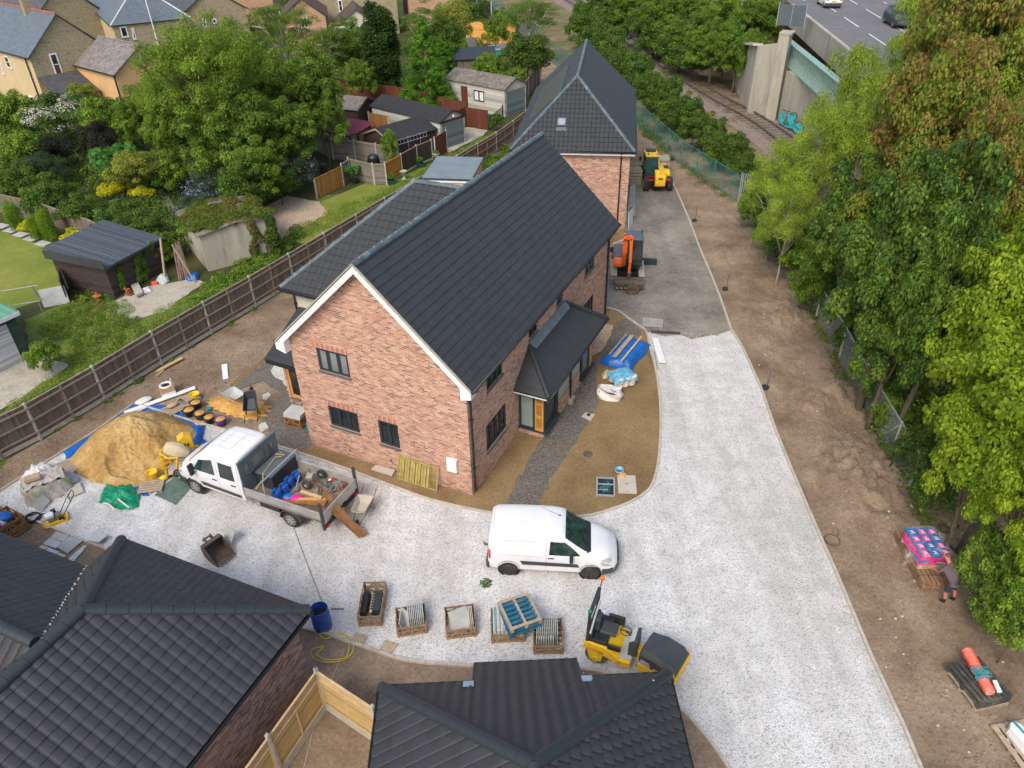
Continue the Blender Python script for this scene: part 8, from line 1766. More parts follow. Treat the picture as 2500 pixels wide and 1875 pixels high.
for x in(-.85,.75):m=MB();m.tube([(x,-.54,.05),(x,-.53,.4),(x,.0,.41),(x,.53,.4),(x,.54,.05)],.008,5);m.build('strap',M['black_plastic'],t)
MT=Matrix.Translation(t.location)@Matrix.Rotation(rz,4,'Z')
p=pallet(label='light wooden pallet on the timber boards under the pink sacks',loc=MT@V((.05,.0,.4)),rz=rz+R(3),W=1.25,D=1.0,n=7,mat='pale_wood')
t2=thing('sack_pallet_load','film wrapped load of pink and blue sacks on the timber stack','sacks',MT@V((.05,0,.545)),rz+R(3))
for z in range(4):
 for i in range(4):
  for j in range(3):
   c='pink' if(i+2*j+z)%5 else 'pack_blue'
   if z==3 and(i,j)in((1,1),(2,0)):c='pack_blue'
   if z<3 and i in(1,2)and j==1:continue
   m=MB();x0,y0_=-.6+i*.31,-.47+j*.33
   m.mat(0).grid(6,6,lambda u,v:(x0+u*.3,y0_+v*.31,z*.115+.015+.1*max(0,(1-abs(2*u-1)**5))*max(0,(1-abs(2*v-1)**5))));m.bb(x0,x0+.3,y0_,y0_+.31,z*.115,z*.115+.05)
   if z==3:[m.mat(1).bb(x0+.07+.05*k,x0+.1+.05*k,y0_+.08+.02*k,y0_+.22-.03*(k==1),z*.115+.112,z*.115+.12)for k in range(3)];m.mat(2).bb(x0+.265,x0+.31,y0_+.0,y0_+.32,z*.115+.09,z*.115+.118);m.bb(x0,x0+.3,y0_+.27,y0_+.33,z*.115+.09,z*.115+.116)
   m.build('sack',[M[c],plain('print_white',(.9,.75,.85),.5,var=.3,scale=30),M['pack_blue']],t2)
def wrapmat():
 m,nt,b=_mat('film_wrap');b.inputs['Base Color'].default_value=(.8,.8,.85,1);b.inputs['Roughness'].default_value=.12
 tr=nt.nodes.new('ShaderNodeBsdfTransparent');mx=nt.nodes.new('ShaderNodeMixShader');f=noise(nt,coords(nt),5,5,.75,1.5);r=ramp(nt,[(.5,(.03,)*3),(.68,(.45,)*3)]);nt.links.new(f,r.inputs[0]);nt.links.new(r.outputs[0],mx.inputs[0]);nt.links.new(tr.outputs[0],mx.inputs[1]);nt.links.new(b.outputs[0],mx.inputs[2]);nt.links.new(mx.outputs[0],nt.nodes['Material Output'].inputs['Surface']);bump(nt,b,f,.8,.03);return m
FW=wrapmat();m=MB()
m.grid(50,10,lambda u,v:(lambda a:(lambda s:(.68*s*math.cos(a)*.98,.54*s*math.sin(a)*.98,v*.52+.015*math.sin(17*a)))((abs(math.cos(a))**8+abs(math.sin(a))**8)**-.125))(2*math.pi*u));m.grid(20,16,lambda u,v:((u-.5)*1.3,(v-.5)*1.04,.5+.02*fbm(u*6,v*6,1.5,3)));m.ball((-.3,.72,.12),.26,10,(1.0,.6,.9));m.ball((.3,-.66,.3),.16,8,(1.1,.6,1));m.build('plastic_film',FW,t2,smooth=True)
def person(loc,rz):
 base=thing('person','person in a dark t-shirt and dark shorts bending over the timber stack','person',loc,rz)
 me=bpy.data.meshes.new('body');bm=bmesh.new();sk=bm.verts.layers.skin.verify()
 J={}
 def v(n,p,r,r2=None):q=bm.verts.new(p);q[sk].radius=(r,r2 or r);J[n]=q;return q
 def e(a,b):bm.edges.new((J[a],J[b]))
 v('pelvis',(0,0,.93),.145,.17);v('waist',(.10,0,1.08),.18,.15);v('chest',(.25,0,1.26),.2,.17);v('neck0',(.37,0,1.40),.075);v('neck',(.42,0,1.45),.055);v('head0',(.47,0,1.50),.075,.07);v('head',(.53,0,1.58),.1,.085);v('crown',(.555,0,1.645),.07)
 v('nose',(.62,0,1.545),.022);e('head','nose')
 for a,b in(('pelvis','waist'),('waist','chest'),('chest','neck0'),('neck0','neck'),('neck','head0'),('head0','head'),('head','crown')):e(a,b)
 for s,n in((1,'l'),(-1,'r')):
  v('hip'+n,(0,s*.1,.88),.105);v('knee'+n,(.07 if s>0 else.0,s*.16,.5),.062);v('calf'+n,(.02 if s>0 else-.06,s*.165,.36),.058);v('ankle'+n,(-.03 if s>0 else-.12,s*.17,.09),.038);v('toe'+n,(.13 if s>0 else.05,s*.18,.045),.04,.035)
  e('pelvis','hip'+n);e('hip'+n,'knee'+n);e('knee'+n,'calf'+n);e('calf'+n,'ankle'+n);e('ankle'+n,'toe'+n)
  v('sh'+n,(.31,s*.21,1.34),.075);v('elb'+n,(.46,s*.29,1.1),.046);v('wr'+n,(.68,s*.22,.98),.03);v('palm'+n,(.75,s*.205,.95),.034,.022)
  e('chest','sh'+n);e('sh'+n,'elb'+n);e('elb'+n,'wr'+n);e('wr'+n,'palm'+n)
  for k in range(4):v(f'f{k}{n}',(.815-.006*abs(k-1.5),s*(.235-.02*k),.93),.0095);v(f'g{k}{n}',(.85-.008*abs(k-1.5),s*(.238-.021*k),.90),.0085);e('palm'+n,f'f{k}{n}');e(f'f{k}{n}',f'g{k}{n}')
  v('th'+n,(.765,s*.165,.93),.0105);v('th2'+n,(.80,s*.15,.91),.009);e('palm'+n,'th'+n);e('th'+n,'th2'+n)
 J['pelvis'][sk].use_root=True
 bm.to_mesh(me);bm.free();o=bpy.data.objects.new('body',me);C.objects.link(o)
 o.modifiers.new('skin','SKIN').use_smooth_shade=True;s2=o.modifiers.new('sub','SUBSURF');s2.levels=2;s2.render_levels=2
 bpy.context.view_layer.update();dg=bpy.context.evaluated_depsgraph_get();me2=bpy.data.meshes.new_from_object(o.evaluated_get(dg));C.objects.unlink(o);bpy.data.objects.remove(o)
 for mt in('skin','shirt','shorts','black_plastic'):me2.materials.append(M[mt])
 me2.materials.clear();[me2.materials.append(M[mt])for mt in('skin','shirt','shorts','boots' if 'boots' in M else 'black_plastic')]
 for p in me2.polygons:
  c=p.center;arm=abs(c.y)>.2 and c.x>.2
  if c.z<.16:k=3
  elif c.z<.24:k=3
  elif.5<c.z<.93 and abs(c.y)<.27 and c.x<.25:k=2
  elif c.z>=.93 and not(c.x>.36 and c.z>1.42)and not(arm and c.z<1.17)and c.x<.44:k=1
  elif arm and c.z>1.17:k=1
  else:k=0
  p.material_index=k
 for q in me2.vertices:
  k=max(0,min(1,(q.co.z-.85)/.2));q.co.y*=1+.34*k*(1 if q.co.x<.42 else.1)
 me2.shade_smooth();o=bpy.data.objects.new('body',me2);C.objects.link(o);o.parent=base
 m=MB()
 m.lathe([(.165,.98),(.178,.9),(.18,.84)],(-.02,0,0),20,cap=False);m.v=[(x*.85-.005,y*1.18,z)for x,y,z in m.v];m.build('t_shirt',M['shirt'],base,smooth=True)
 m=MB();m.grid(14,7,lambda u,v:(.53+.094*math.cos(2*math.pi*u)*math.sin(v*1.35)-.02,.088*math.sin(2*math.pi*u)*math.sin(v*1.35),1.60+.088*math.cos(v*1.35)+.01));m.build('hair',plain('short_hair',(.16,.08,.05),.8),base,smooth=True)
 m=MB()
 for s in(-1,1):m.mat(0).ball((.603,s*.032,1.585),.011,6);m.mat(1).ball((.612,s*.032,1.585),.005,5)
 m.mat(2).box((.607,0,1.515),(.012,.045,.01));m.build('face',[M['white_upvc'],M['black_plastic'],M['terracotta']],base)
 for s in(-1,1):m=MB();m.ball((.52,s*.09,1.57),.026,6,(.7,.4,1));m.build('ear',M['skin'],base,smooth=True)
 return base
pl_=G(2302,1472);person((pl_.x+.12,pl_.y+.05,strip_h(pl_.x,pl_.y)),R(115))
M['grey_dark']=plain('grey_dark',(.06,.06,.055),.85,var=.3,scale=5,dirt=(.4,.35,.2),dirt_amt=.25)
A=G(*c9(1700,1060));B=G(*c9(1880,1290));d=(B-A).normalized();nn=V((-d.y,d.x,0));ctr=(A+B)/2+nn*.55;rz=math.atan2(d.y,d.x);zs=strip_h(ctr.x,ctr.y)-.01
for k in range(3):pallet(label=['lowest worn pallet under the orange mesh roll','middle dark pallet under the orange mesh roll','topmost dark pallet under the orange mesh roll'][k],loc=(ctr.x,ctr.y,zs+k*.143),rz=rz+R(2*k-2),W=1.3,D=1.05,n=7,mat='pallet_wood' if k==0 else 'grey_dark',group='stacked dark pallets')
a=G(*c9(1845,905),.6);b=G(*c9(1995,1175),.6);t=thing('mesh_roll','roll of orange barrier mesh lying on the dark pallets','mesh roll',(a.x,a.y,zs+.44),ang(a,b));L=(b-a).length
m=MB();m.cyl((0,0,.15),(L,0,.15),.13,n=18);m.mat(1)
for k in range(int(L/.07)):m.ring((k*.07,rq.uniform(-.008,.008),.15+rq.uniform(-.006,.006)),.146+rq.uniform(-.006,.015),.012,16,'X',4)
m.build('mesh',[plain('coral_pale',(.8,.3,.24),.5,var=.3,scale=9),M['coral']],t)
m=MB();pts=[V((L*.62+rq.uniform(-.24,.22),rq.uniform(-.26,.2),.22+rq.uniform(-.05,.16)))for _ in range(110)];m.tube(pts,.008,4);o=m.build('rope_tangle',plain('rope_teal',(.05,.36,.4),.6),None);tag(o,'tangle of turquoise rope on the orange mesh roll','rope');o.location=t.location;o.rotation_euler=t.rotation_euler
m=MB();m.bar((L*.72,.3,.15),(L*.98,.28,.12),.12,.07);o=m.build('white_block',M['white_upvc'],bevel=.01);tag(o,'white plastic block beside the orange mesh roll','block');o.location=t.location;o.rotation_euler=t.rotation_euler
o=G(2492,1835);pallet(label='pale open pallet in the bottom right corner',loc=(o.x+.1,o.y,strip_h(o.x,o.y)),rz=R(98),W=1.5,D=1.0,n=5,mat='pallet_wood')
m=MB();m.loft([[V((x,y*w_,z))for y,z in((-.3,.15),(.3,.15),(.26,.4),(0,.46),(-.26,.4))]for x,w_ in((-.6,.3),(-.5,.7),(.2,.8),(.7,.5))]);m.mat(1).bar((-.6,-.02,.47),(.7,.02,.47),.06,.02);place(tag(m.build('plastic_tank',[M['white_upvc'],M['teal']],auto=40),'white plastic tank with a green strap on the corner pallet','tank'),(o.x+.12,o.y,strip_h(o.x,o.y)),R(-75))
crumple('plastic_bag',[c9(2065,1480),c9(2100,1470),c9(2130,1500),c9(2115,1530),c9(2080,1510)],'clear_wrap','small clear plastic bag on the soil near the bottom right pallet','bag',.1,lift=.1)
t=thing('board_stack','mixed boards leaning on the corner of the hipped brick house','boards',G(1530,560),R(70))
for k,c in enumerate(('slab','rust','teal','white_upvc')):m=MB();m.ext([(-.0-.1*k,-.05*k,0),(1.8-.2*k,-.05*k,0),(1.8-.2*k,.1-.05*k,1.0),(0,.1-.05*k,1.15)],(0,-.02,0));m.build('board',M[c],t)
flat('grey concrete slab strip laid along the wall of the hipped house',[(1532,525),(1540,440),(1552,438),(1550,528)],.06,'slab','concrete_step','slab',.012)
def flatw(name,label,cat,pts,h,mat,z=.02):return flat(label,pts,h,mat,name,cat,z)
for k,p in enumerate(((5,552),(27,563),(51,573),(77,583),(105,595),(132,606),(158,618))):
 m=MB();m.box((0,0,.02),(.95,.62,.04));lb='square stepping slab in the lawn path, '+['nearest the left edge','second from the left edge','third from the left edge','fourth from the left edge','fifth from the left edge','sixth from the left edge','nearest the timber shed'][k]
 place(tag(m.build('stepping_slab',M['slab']),lb,'slab','stepping slabs across the lawn'),G(*p),R(-25))
t=thing('kettle_barbecue','black kettle barbecue beside the yellow bush by the timber shed','barbecue',G(199,612),0)
m=MB();m.ball((0,0,.85),.3,10,(1,1,.75));m.build('bowl',M['black_plastic'],t,smooth=True);m=MB()
for a in(0,2.1,4.2):m.bar((0,0,.7),(.3*math.cos(a),.3*math.sin(a),0),.025,.025)
m.build('leg',M['steel'],t)
m=MB()
for k in range(9):a=k*.09;m.bar((a-.3+rq.uniform(-.1,.1),rq.uniform(-.1,.1),.0),(a*.5-.2+rq.uniform(-.1,.1),.35,2.1+rq.uniform(-.4,.3)),.09,.04)
place(tag(m.build('old_timbers',plain('old_timbers',(.2,.14,.12),.9,var=.4,scale=5)),'bundle of old brown boards leaning on the ivy covered garage','timber'),G(452,684),R(0))
m=MB();m.bar((-.6,-.1,0),(-.35,.35,2.5),.12,.07);place(tag(m.build('leaning_post',M['pallet_wood']),'tall pale post leaning on the ivy covered garage','post'),G(430,684),0)
m=MB();m.bar((.7,-.1,0),(-.2,.3,2.3),.08,.05);place(tag(m.build('leaning_batten',M['pallet_wood']),'pale batten leaning across the old brown boards','timber'),G(450,690),0)
crumple('sheeting',[(380,690),(395,672),(410,672),(415,688),(400,697)],plain('silver_sheet',(.5,.52,.55),.4,var=.3,scale=6),'heap of silver sheeting at the foot of the old boards','sheeting',.2,lift=.3)
crumple('blue_sacks',[(448,678),(470,668),(487,672),(484,685),(460,688)],'blue_tarp','blue plastic sacks by the ivy covered garage','sacks',.2,lift=.3)
flatw('concrete_block','pale concrete slab tipped up beside the timber shed','slab',[(322,705),(340,698),(352,722),(335,730)],.15,'concrete',.1)
crumple('white_sack',[(346,708),(365,700),(372,712),(352,720)],'white_bag','torn white sack in front of the timber shed','sack',.1,lift=.15)
m=MB();m.box((0,0,.1),(.3,.2,.2));place(tag(m.build('orange_crate',M['coral'],bevel=.02),'small orange red container beside the silver sheeting','container'),G(378,695),.4)
m=MB()
for k in range(9):m.box((rq.uniform(-.2,.2),rq.uniform(-.15,.15),.05+.05*k),(.25,.12,.06),rz=rq.uniform(0,3))
place(tag(m.build('brick_pile',M['terracotta']),'little pile of red bricks at the shed corner','bricks'),G(312,722),0)
m=MB();m.lathe([(.12,0),(.14,.35),(.24,.4),(.05,.5),(.05,.58)],n=14);place(tag(m.build('chiminea',M['terracotta'],auto=40),'round terracotta chimney pot with a cap in the weeds','pot'),G(242,737),0)
m=MB();m.box((0,0,.5),(1.3,.08,1.0));o=place(tag(m.build('leaning_board',M['slab_pale'],bevel=.01),'pale board leaning beside the timber shed','board'),G(140,745),R(25));o.rotation_euler.x=R(-15)
m=MB();m.box((0,0,.7),(1.9,.06,1.4));place(tag(m.build('side_panel',M['shed_boards'],bevel=.01),'dark board panel standing left of the timber shed','panel'),G(165,722),R(-62))
t=thing('scaffold_frame','leaning galvanised tube frame behind the green garage','frame',G(60,770),R(20));m=MB()
for x in(-1.2,.9):m.tube([(x,0,0),(x,0,1.6)],.025,6);m.tube([(x,.9,0),(x,0,1.6)],.025,6)
m.tube([(-1.4,0,1.6),(1.2,0,1.6)],.025,6);m.tube([(-1.4,0,.7),(1.0,0,.7)],.025,6);m.build('tubes',M['galv'],t)
def urn(label,p,plant=True):
 t=thing('garden_urn',label,'urn',G(*p),0,'stone urns along the fence');m=MB();m.lathe([(.2,0),(.2,.05),(.1,.12),(.07,.3),(.2,.42),(.26,.62),(.3,.66),(.27,.68),(.2,.6),(.001,.58)],n=18,cap=False);m.build('urn',plain('urn_stone',(.36,.42,.28),.8),t,auto=40)
 return t
urn('pale stone urn standing empty beside the golden panel',(987,438));u2=urn('pale stone urn with a plant, beside the rust brown gate',(1066,395))
def trough(label,p,s=.26):
 t=thing('planter',label,'planter',G(*p),R(25));m=MB();m.loft([[V((x*k,y*k,z))for x,y in((-s,-s),(s,-s),(s,s),(-s,s))]for z,k in((0,.8),(.35,1),(.35,.88),(.25,.86))]);m.build('pot',plain('planter_green',(.01,.09,.06),.5),t);return t
pl1=trough('dark green square planter with a leafy plant by the dark panels',(1027,408));pl2=trough('dark green square planter beside the golden panel',(956,450))
m=MB();m.lathe([(.18,0),(.25,.35),(.27,.36),(.22,.33),(.001,.3)],n=16,cap=False);pl3=place(tag(m.build('plant_pot',M['black_plastic'],auto=40),'black round pot with a pink leaved shrub by the grey lap panels','plant pot'),G(866,448),0)
def bin_(label,p,r=.38,h=.95,mat='black_plastic',name='compost_bin'):
 m=MB();m.lathe([(r,0),(r*.95,h*.3),(r*.7,h*.85),(r*.72,h*.88),(r*.55,h),(.001,h)],n=18,cap=False);return place(tag(m.build(name,M[mat],auto=40),label,'compost bin'),G(*p),0)
bin_('large black domed compost bin behind the grey lap panels',(915,418),.62,1.3);bin_('black compost bin beside the purple flowering bush',(793,430),.35,1.0);bin_('blue grey lidded butt left of the black one by the white garage',(1166,305),.3,.8,'teal');bin_('black lidded butt by the white garage door',(1185,306),.3,.8);bin_('green compost bin beside the mossy shed',(905,352),.4,.9,'green_post')
m=MB();m.lathe([(.15,0),(.22,.2),(.17,.2)],n=14);place(tag(m.build('plant_pot',M['terracotta'],auto=40),'terracotta bowl behind the brown gate','plant pot'),G(788,446),0)
m=MB();m.box((0,0,.15),(.35,.3,.3));place(tag(m.build('plastic_tub',plain('cyan_tub',(.02,.35,.5),.5),bevel=.04),'cyan blue plastic tub behind the brown gate','tub'),G(812,440),0)
t=thing('garden_chair','dark slatted garden chair beside the white garage','chair',G(1090,252),R(160));m=MB();m.bb(-.25,.25,-.25,.25,.4,.44);m.build('seat',M['anthracite'],t);m=MB()
for k in range(5):m.bb(-.25,.25,.23,.26,.5+k*.12,.56+k*.12)
m.build('backrest',M['anthracite'],t)
for x in(-.22,.22):
 for y in(-.22,.24):m=MB();m.bb(x-.02,x+.02,y-.02,y+.02,0,.4 if y<0 else 1.05);m.build('leg',M['anthracite'],t)
crumple('covered_heap',[(1068,262),(1085,255),(1095,264),(1080,272)],'black_plastic','black covered heap beside the garden chair','heap',.2,lift=.4)
def leaf_shape(kind):
 if kind=='lobed':return np.array([(0,-.45,0),(.2,-.3,.02),(.5,-.28,-.06),(.3,-.02,.02),(.48,.25,-.08),(.17,.2,.03),(0,.55,-.1),(-.17,.2,.03),(-.48,.25,-.08),(-.3,-.02,.02),(-.5,-.28,-.06),(-.2,-.3,.02)])
 if kind=='narrow':return np.array([(0,-.5,0),(.13,0,.04),(0,.5,-.05),(-.13,0,.04)])
 if kind=='spray':return np.array([(0,-.5,0),(.3,-.1,.05),(.1,.1,0),(.22,.45,-.05),(0,.25,.02),(-.25,.5,-.06),(-.1,.1,0),(-.32,-.15,.05)])
 return np.array([(0,-.5,0),(.3,-.05,.06),(0,.5,-.06),(-.3,-.05,.06)])
def leaf_mesh(name,cl,n,size,pal,seed=0,shape='oval',up=.6,lo=.5,droop=0,zb=.25,jit=.22,dens=None):
 "cl: rows (x,y,z,rx,ry,rz); n leaves scattered through the clump shells; pal: leaf colours of the plant"
 rg=np.random.default_rng(seed);cl=np.array(cl,float);wt=(cl[:,3]*cl[:,4]+cl[:,3]*cl[:,5]);wt/=wt.sum()
 k=rg.choice(len(cl),n,p=wt);u=rg.normal(size=(n,3));u/=np.linalg.norm(u,axis=1)[:,None]
 fl=(u[:,2]<-.2)&(rg.random(n)<zb*2);u[fl,2]*=-1
 r=lo+(1.06-lo)*rg.random(n)**.5;p=cl[k,:3]+u*cl[k,3:6]*r[:,None]
 nr=u*.7+np.array([0,0,up])+rg.normal(size=(n,3))*.38;nr/=np.linalg.norm(nr,axis=1)[:,None]
 t=rg.normal(size=(n,3))+np.array([0,0,-droop*3]);t-=(t*nr).sum(1)[:,None]*nr;t/=np.linalg.norm(t,axis=1)[:,None];b=np.cross(nr,t)
 L=leaf_shape(shape);m=len(L);s=size*(.65+.7*rg.random(n))
 v=p[:,None,:]+s[:,None,None]*(L[None,:,0,None]*b[:,None,:]+L[None,:,1,None]*t[:,None,:]+L[None,:,2,None]*nr[:,None,:])
 me=bpy.data.meshes.new(name);me.vertices.add(n*m);me.vertices.foreach_set('co',v.reshape(-1).astype(np.float32))
 me.loops.add(n*m);me.loops.foreach_set('vertex_index',np.arange(n*m,dtype=np.int32));me.polygons.add(n)
 me.polygons.foreach_set('loop_start',np.arange(0,n*m,m,dtype=np.int32));me.polygons.foreach_set('loop_total',np.full(n,m,dtype=np.int32))
 pal=np.array(pal)*(1.32 if max(map(max,pal))<.7 else 1);cm=rg.integers(0,len(pal),len(cl));ci=np.where(rg.random(n)<.5,cm[k],rg.integers(0,len(pal),n))
 c=pal[ci]*(1+jit*(rg.random(n)*2-1))[:,None]*(1+.14*(rg.random(len(cl))*2-1))[k][:,None]
 col=np.ones((n*m,4),np.float32);col[:,:3]=np.repeat(np.clip(c,0,1),m,axis=0)
 at=me.color_attributes.new('leaf_colour','FLOAT_COLOR','POINT');at.data.foreach_set('color',col.reshape(-1));me.materials.append(M['leaf']);me.update();me.validate();return me
GR=[(.17,.27,.035),(.24,.33,.045),(.13,.2,.03),(.33,.34,.1)]
GREEN=[(.12,.21,.03),(.16,.26,.035),(.09,.165,.025),(.21,.3,.045)]
DARK=[(.065,.125,.028),(.09,.155,.03),(.05,.1,.024),(.125,.19,.034)]
LIME=[(.2,.29,.022),(.25,.34,.028),(.14,.22,.018),(.31,.39,.035),(.17,.25,.02)]
ASH=[(.24,.34,.04),(.31,.4,.055),(.18,.27,.03),(.37,.45,.07)]
RUST=[(.22,.145,.05),(.27,.17,.055),(.15,.2,.035),(.3,.24,.05),(.14,.2,.03),(.2,.26,.04),(.24,.28,.045),(.17,.23,.035)]
OLIVE=[(.2,.24,.045),(.28,.3,.05),(.14,.19,.035),(.34,.34,.06)]
def clumps(rg,n,rx,rz,cr,inner=.35,shape='ell',z0=0):
 out=[]
 for i in range(n):
  if shape=='ell':
   u=rg.normal(size=3);u/=np.linalg.norm(u)
   if u[2]<-.35:u[2]*=-.6
   q=inner+(1-inner)*rg.random()**.6;c=(u[0]*rx*q,u[1]*rx*q,z0+u[2]*rz*q);s=cr*(.6+.7*rg.random())
  elif shape=='cone':
   h=rg.random()**1.15;a=rg.random()*6.283;q=(1-h)*rx*(.7+.3*rg.random());c=(q*math.cos(a),q*math.sin(a),z0-rz+2*rz*h);s=cr*(.5+.6*(1-h))
  elif shape=='col':
   h=rg.random();a=rg.random()*6.283;w_=rx*(math.sin(math.pi*(.12+.8*h))**.5)*.75;c=(w_*math.cos(a),w_*math.sin(a),z0-rz+2*rz*h);s=cr*(.7+.5*rg.random())
  out.append((c[0],c[1],c[2],s,s,s*(.62 if shape=='ell' else.9 if shape=='cone' else 1.7)))
 return out
PROTO={}
def tree_proto(key,rx,rz,zc,nc,cr,n,size,pal,trunk='bark',tr=.18,shape='ell',leaf='oval',seed=1,limbs=14,twigs=0,droop=0,lo=.5,up=.6,inner=.35,jit=.22,extra=None):
 "crown radius rx, half height rz, crown centre at height zc, on a tapered trunk with limbs"
 rg=np.random.default_rng(seed);cl=clumps(rg,nc,rx,rz,cr,inner,shape,zc)
 me=leaf_mesh('crown',cl,n,size,pal,seed,leaf,up,lo,droop,jit=jit)
 m=MB();r=random.Random(seed);p=V((0,0,-.1));pts=[p]
 for k in range(5):pts.append(V((r.uniform(-.1,.1)*rx*.5,r.uniform(-.1,.1)*rx*.5,(zc+rz*.5)*(k+1)/5)))
 m.tube(pts,[tr*(1-.15*k)for k in range(6)],8)
 for k in range(min(limbs,len(cl))):
  c=V(cl[k][:3]);i=r.choice((2,3,4))if c.z>pts[2].z else 1;a=pts[i];mid=a.lerp(c,.5)+V((0,0,-.08*rx+r.uniform(-.1,.2)*rx*.3));w_=tr*.42
  m.tube([a,mid,c],[w_,w_*.55,w_*.2],5)
  for j in range(twigs):
   e=c+V((r.uniform(-1,1),r.uniform(-1,1),r.uniform(-.2,.9)))*cl[k][3]*1.25;m.tube([mid.lerp(c,r.random()),c.lerp(e,.5)+V((0,0,.1)),e],[w_*.3,w_*.16,.012],4)
 tm=m.mesh('trunk',M[trunk],True,fix=False);PROTO[key]=(me,tm,rx,zc,rz)
tree_proto('lime',4.2,4.0,6.2,130,.82,38000,.19,LIME,leaf='lobed',lo=.35,seed=1,tr=.3)
tree_proto('syc',4.0,4.2,5.0,130,.78,38000,.18,DARK+GREEN,leaf='lobed',lo=.35,seed=2,tr=.32)
tree_proto('rust',4.4,4.8,6.6,170,.75,42000,.17,RUST,leaf='lobed',lo=.3,seed=3,tr=.25,twigs=1)
tree_proto('ash',3.4,3.4,4.4,60,.8,30000,.17,ASH,'bark_pale',leaf='narrow',seed=4,tr=.13,limbs=34,twigs=3,lo=.15,inner=.3)
tree_proto('green',3.6,3.8,4.2,170,.58,34000,.18,GREEN+DARK[1:2]+ASH[2:3],lo=.25,seed=5,tr=.22,twigs=0)
tree_proto('feather',4.6,3.6,6.6,210,.75,46000,.2,[(.15,.25,.03),(.2,.31,.035),(.12,.2,.025),(.25,.35,.045)],leaf='narrow',seed=6,tr=.28,limbs=40,twigs=2,lo=.15,inner=.25)
tree_proto('bush',1.6,1.3,1.3,60,.42,12000,.13,DARK+GREEN[:2],lo=.3,seed=7,tr=.06,limbs=6)
tree_proto('bushg',1.5,1.2,1.2,55,.38,10000,.13,GREEN+[ASH[0]],lo=.25,seed=8,tr=.05,limbs=8,twigs=1)
tree_proto('olive',2.6,2.1,3.2,50,.75,14000,.18,OLIVE,seed=9,tr=.12,limbs=14)
tree_proto('birch',2.6,3.8,6.2,90,.55,26000,.13,[(.15,.22,.04),(.2,.27,.055),(.11,.17,.03)],'birch',leaf='narrow',seed=10,tr=.15,limbs=40,droop=1,lo=.1,up=.1,inner=.2)
tree_proto('column',1.35,4.3,4.5,150,.42,30000,.2,[(.045,.09,.02),(.06,.11,.024),(.035,.07,.018)],leaf='spray',seed=11,tr=.15,limbs=0,shape='col',up=.9,droop=-.6)
tree_proto('conifer',2.5,3.8,4.1,260,.34,36000,.2,[(.09,.22,.02),(.14,.3,.03),(.06,.15,.016),(.2,.36,.035)],leaf='narrow',seed=12,tr=.16,limbs=20,shape='cone',up=.35)
tree_proto('yew',1.9,1.9,2.1,60,.55,16000,.17,[(.05,.1,.02),(.07,.135,.024),(.13,.18,.03)],leaf='spray',seed=13,tr=.1,limbs=4,up=.9)
tree_proto('clip',.55,.95,.95,60,.3,9000,.07,[(.1,.2,.015),(.14,.26,.02),(.2,.3,.02)],seed=14,tr=.05,limbs=0,shape='col')
tree_proto('white',2.2,1.7,2.2,54,.55,14000,.15,DARK,seed=15,tr=.07,limbs=8)
tree_proto('purple',1.9,1.5,1.7,44,.5,13000,.13,[(.06,.1,.045),(.08,.13,.055),(.045,.08,.04)],seed=16,tr=.05,limbs=10,leaf='narrow',twigs=2)
tree_proto('darkp',1.9,1.4,1.6,40,.55,11000,.13,[(.035,.03,.035),(.05,.045,.04),(.03,.05,.02)],seed=17,tr=.05,limbs=6)
tree_proto('yellow',.8,.65,.7,22,.3,4200,.1,[(.5,.48,.02),(.38,.42,.02),(.6,.55,.05)],seed=18,tr=.03,limbs=4)
tree_proto('bigleaf',1.9,1.5,2.1,40,.5,7500,.26,[(.07,.2,.04),(.1,.25,.05),(.05,.15,.03)],leaf='lobed',seed=19,tr=.06,limbs=14)
FL={}
def flowers(key,col,n,size,proto):
 me,tm,rx,zc,rz=PROTO[proto];rg=np.random.default_rng(5);cl=clumps(rg,50,rx,rz,.5,.6,'ell',zc);FL[key]=leaf_mesh('flowers',cl,n,size,[col,sh(col,.8)],3,'oval',.9,.9)
flowers('white',(.85,.82,.7),3600,.12,'white');flowers('purple',(.42,.3,.6),420,.17,'purple');flowers('violet',(.3,.3,.55),420,.14,'purple')
NT={}
def tree(key,label,px,py,z,rpx,name='tree',group=None,sc=None,flower=None,hs=1.0,world=None,cat=None):
 "stand a plant so that its crown centre, z metres up, is where the survey photo shows it"
 me,tm,rx,zc,rz=PROTO[key];p=G(px,py,z)if world is None else V(world)
 dep=(p-V((0,0,HC))).dot(FWD);s=rpx/FPX*dep/rx if sc is None else sc
 k=NT[key]=NT.get(key,0)+1;rot=(k*2.399)%6.283
 t=thing(name,label,cat or name.replace('_',' '),(p.x,p.y,0),rot,group);t.scale=(s,s,max(.3,min(3,(z/zc)))*1.0 if world is None else s*hs)
 if world is None:sz=z/zc;sz=max(.55*s,min(sz,2.8*s));t.scale=(s,s,sz*hs);t.location.z=z-zc*sz*hs if z-zc*sz*hs<0 or z>0 and(z-zc*sz*hs)<.3 else z-zc*sz*hs
 if t.location.z>.02:t.location.z=0
 for nm,d in(('crown',me),('trunk',tm))+((('flowers',FL[flower]),)if flower else()):o=bpy.data.objects.new(nm,d);C.objects.link(o);o.parent=t
 return t
def many(key,label,rows,name,group,**k):
 for r in rows:tree(key,label if isinstance(label,str)else label.pop(0),*r,name=name,group=group,**k)
g_='trees along the right bank'
many('lime',['bright lime green sycamore, nearest of the right bank trees','lime green sycamore just above the nearest one','lime green sycamore at the right edge below the worker\'s bank','lime sycamore hanging over the end of the chain link fence','highest lime green sycamore on the right edge'],[(2500,1010,6,180),(2450,830,6.5,150),(2500,1240,4.5,110),(2400,1120,4.5,110),(2470,660,6.5,120)],'tree',g_)
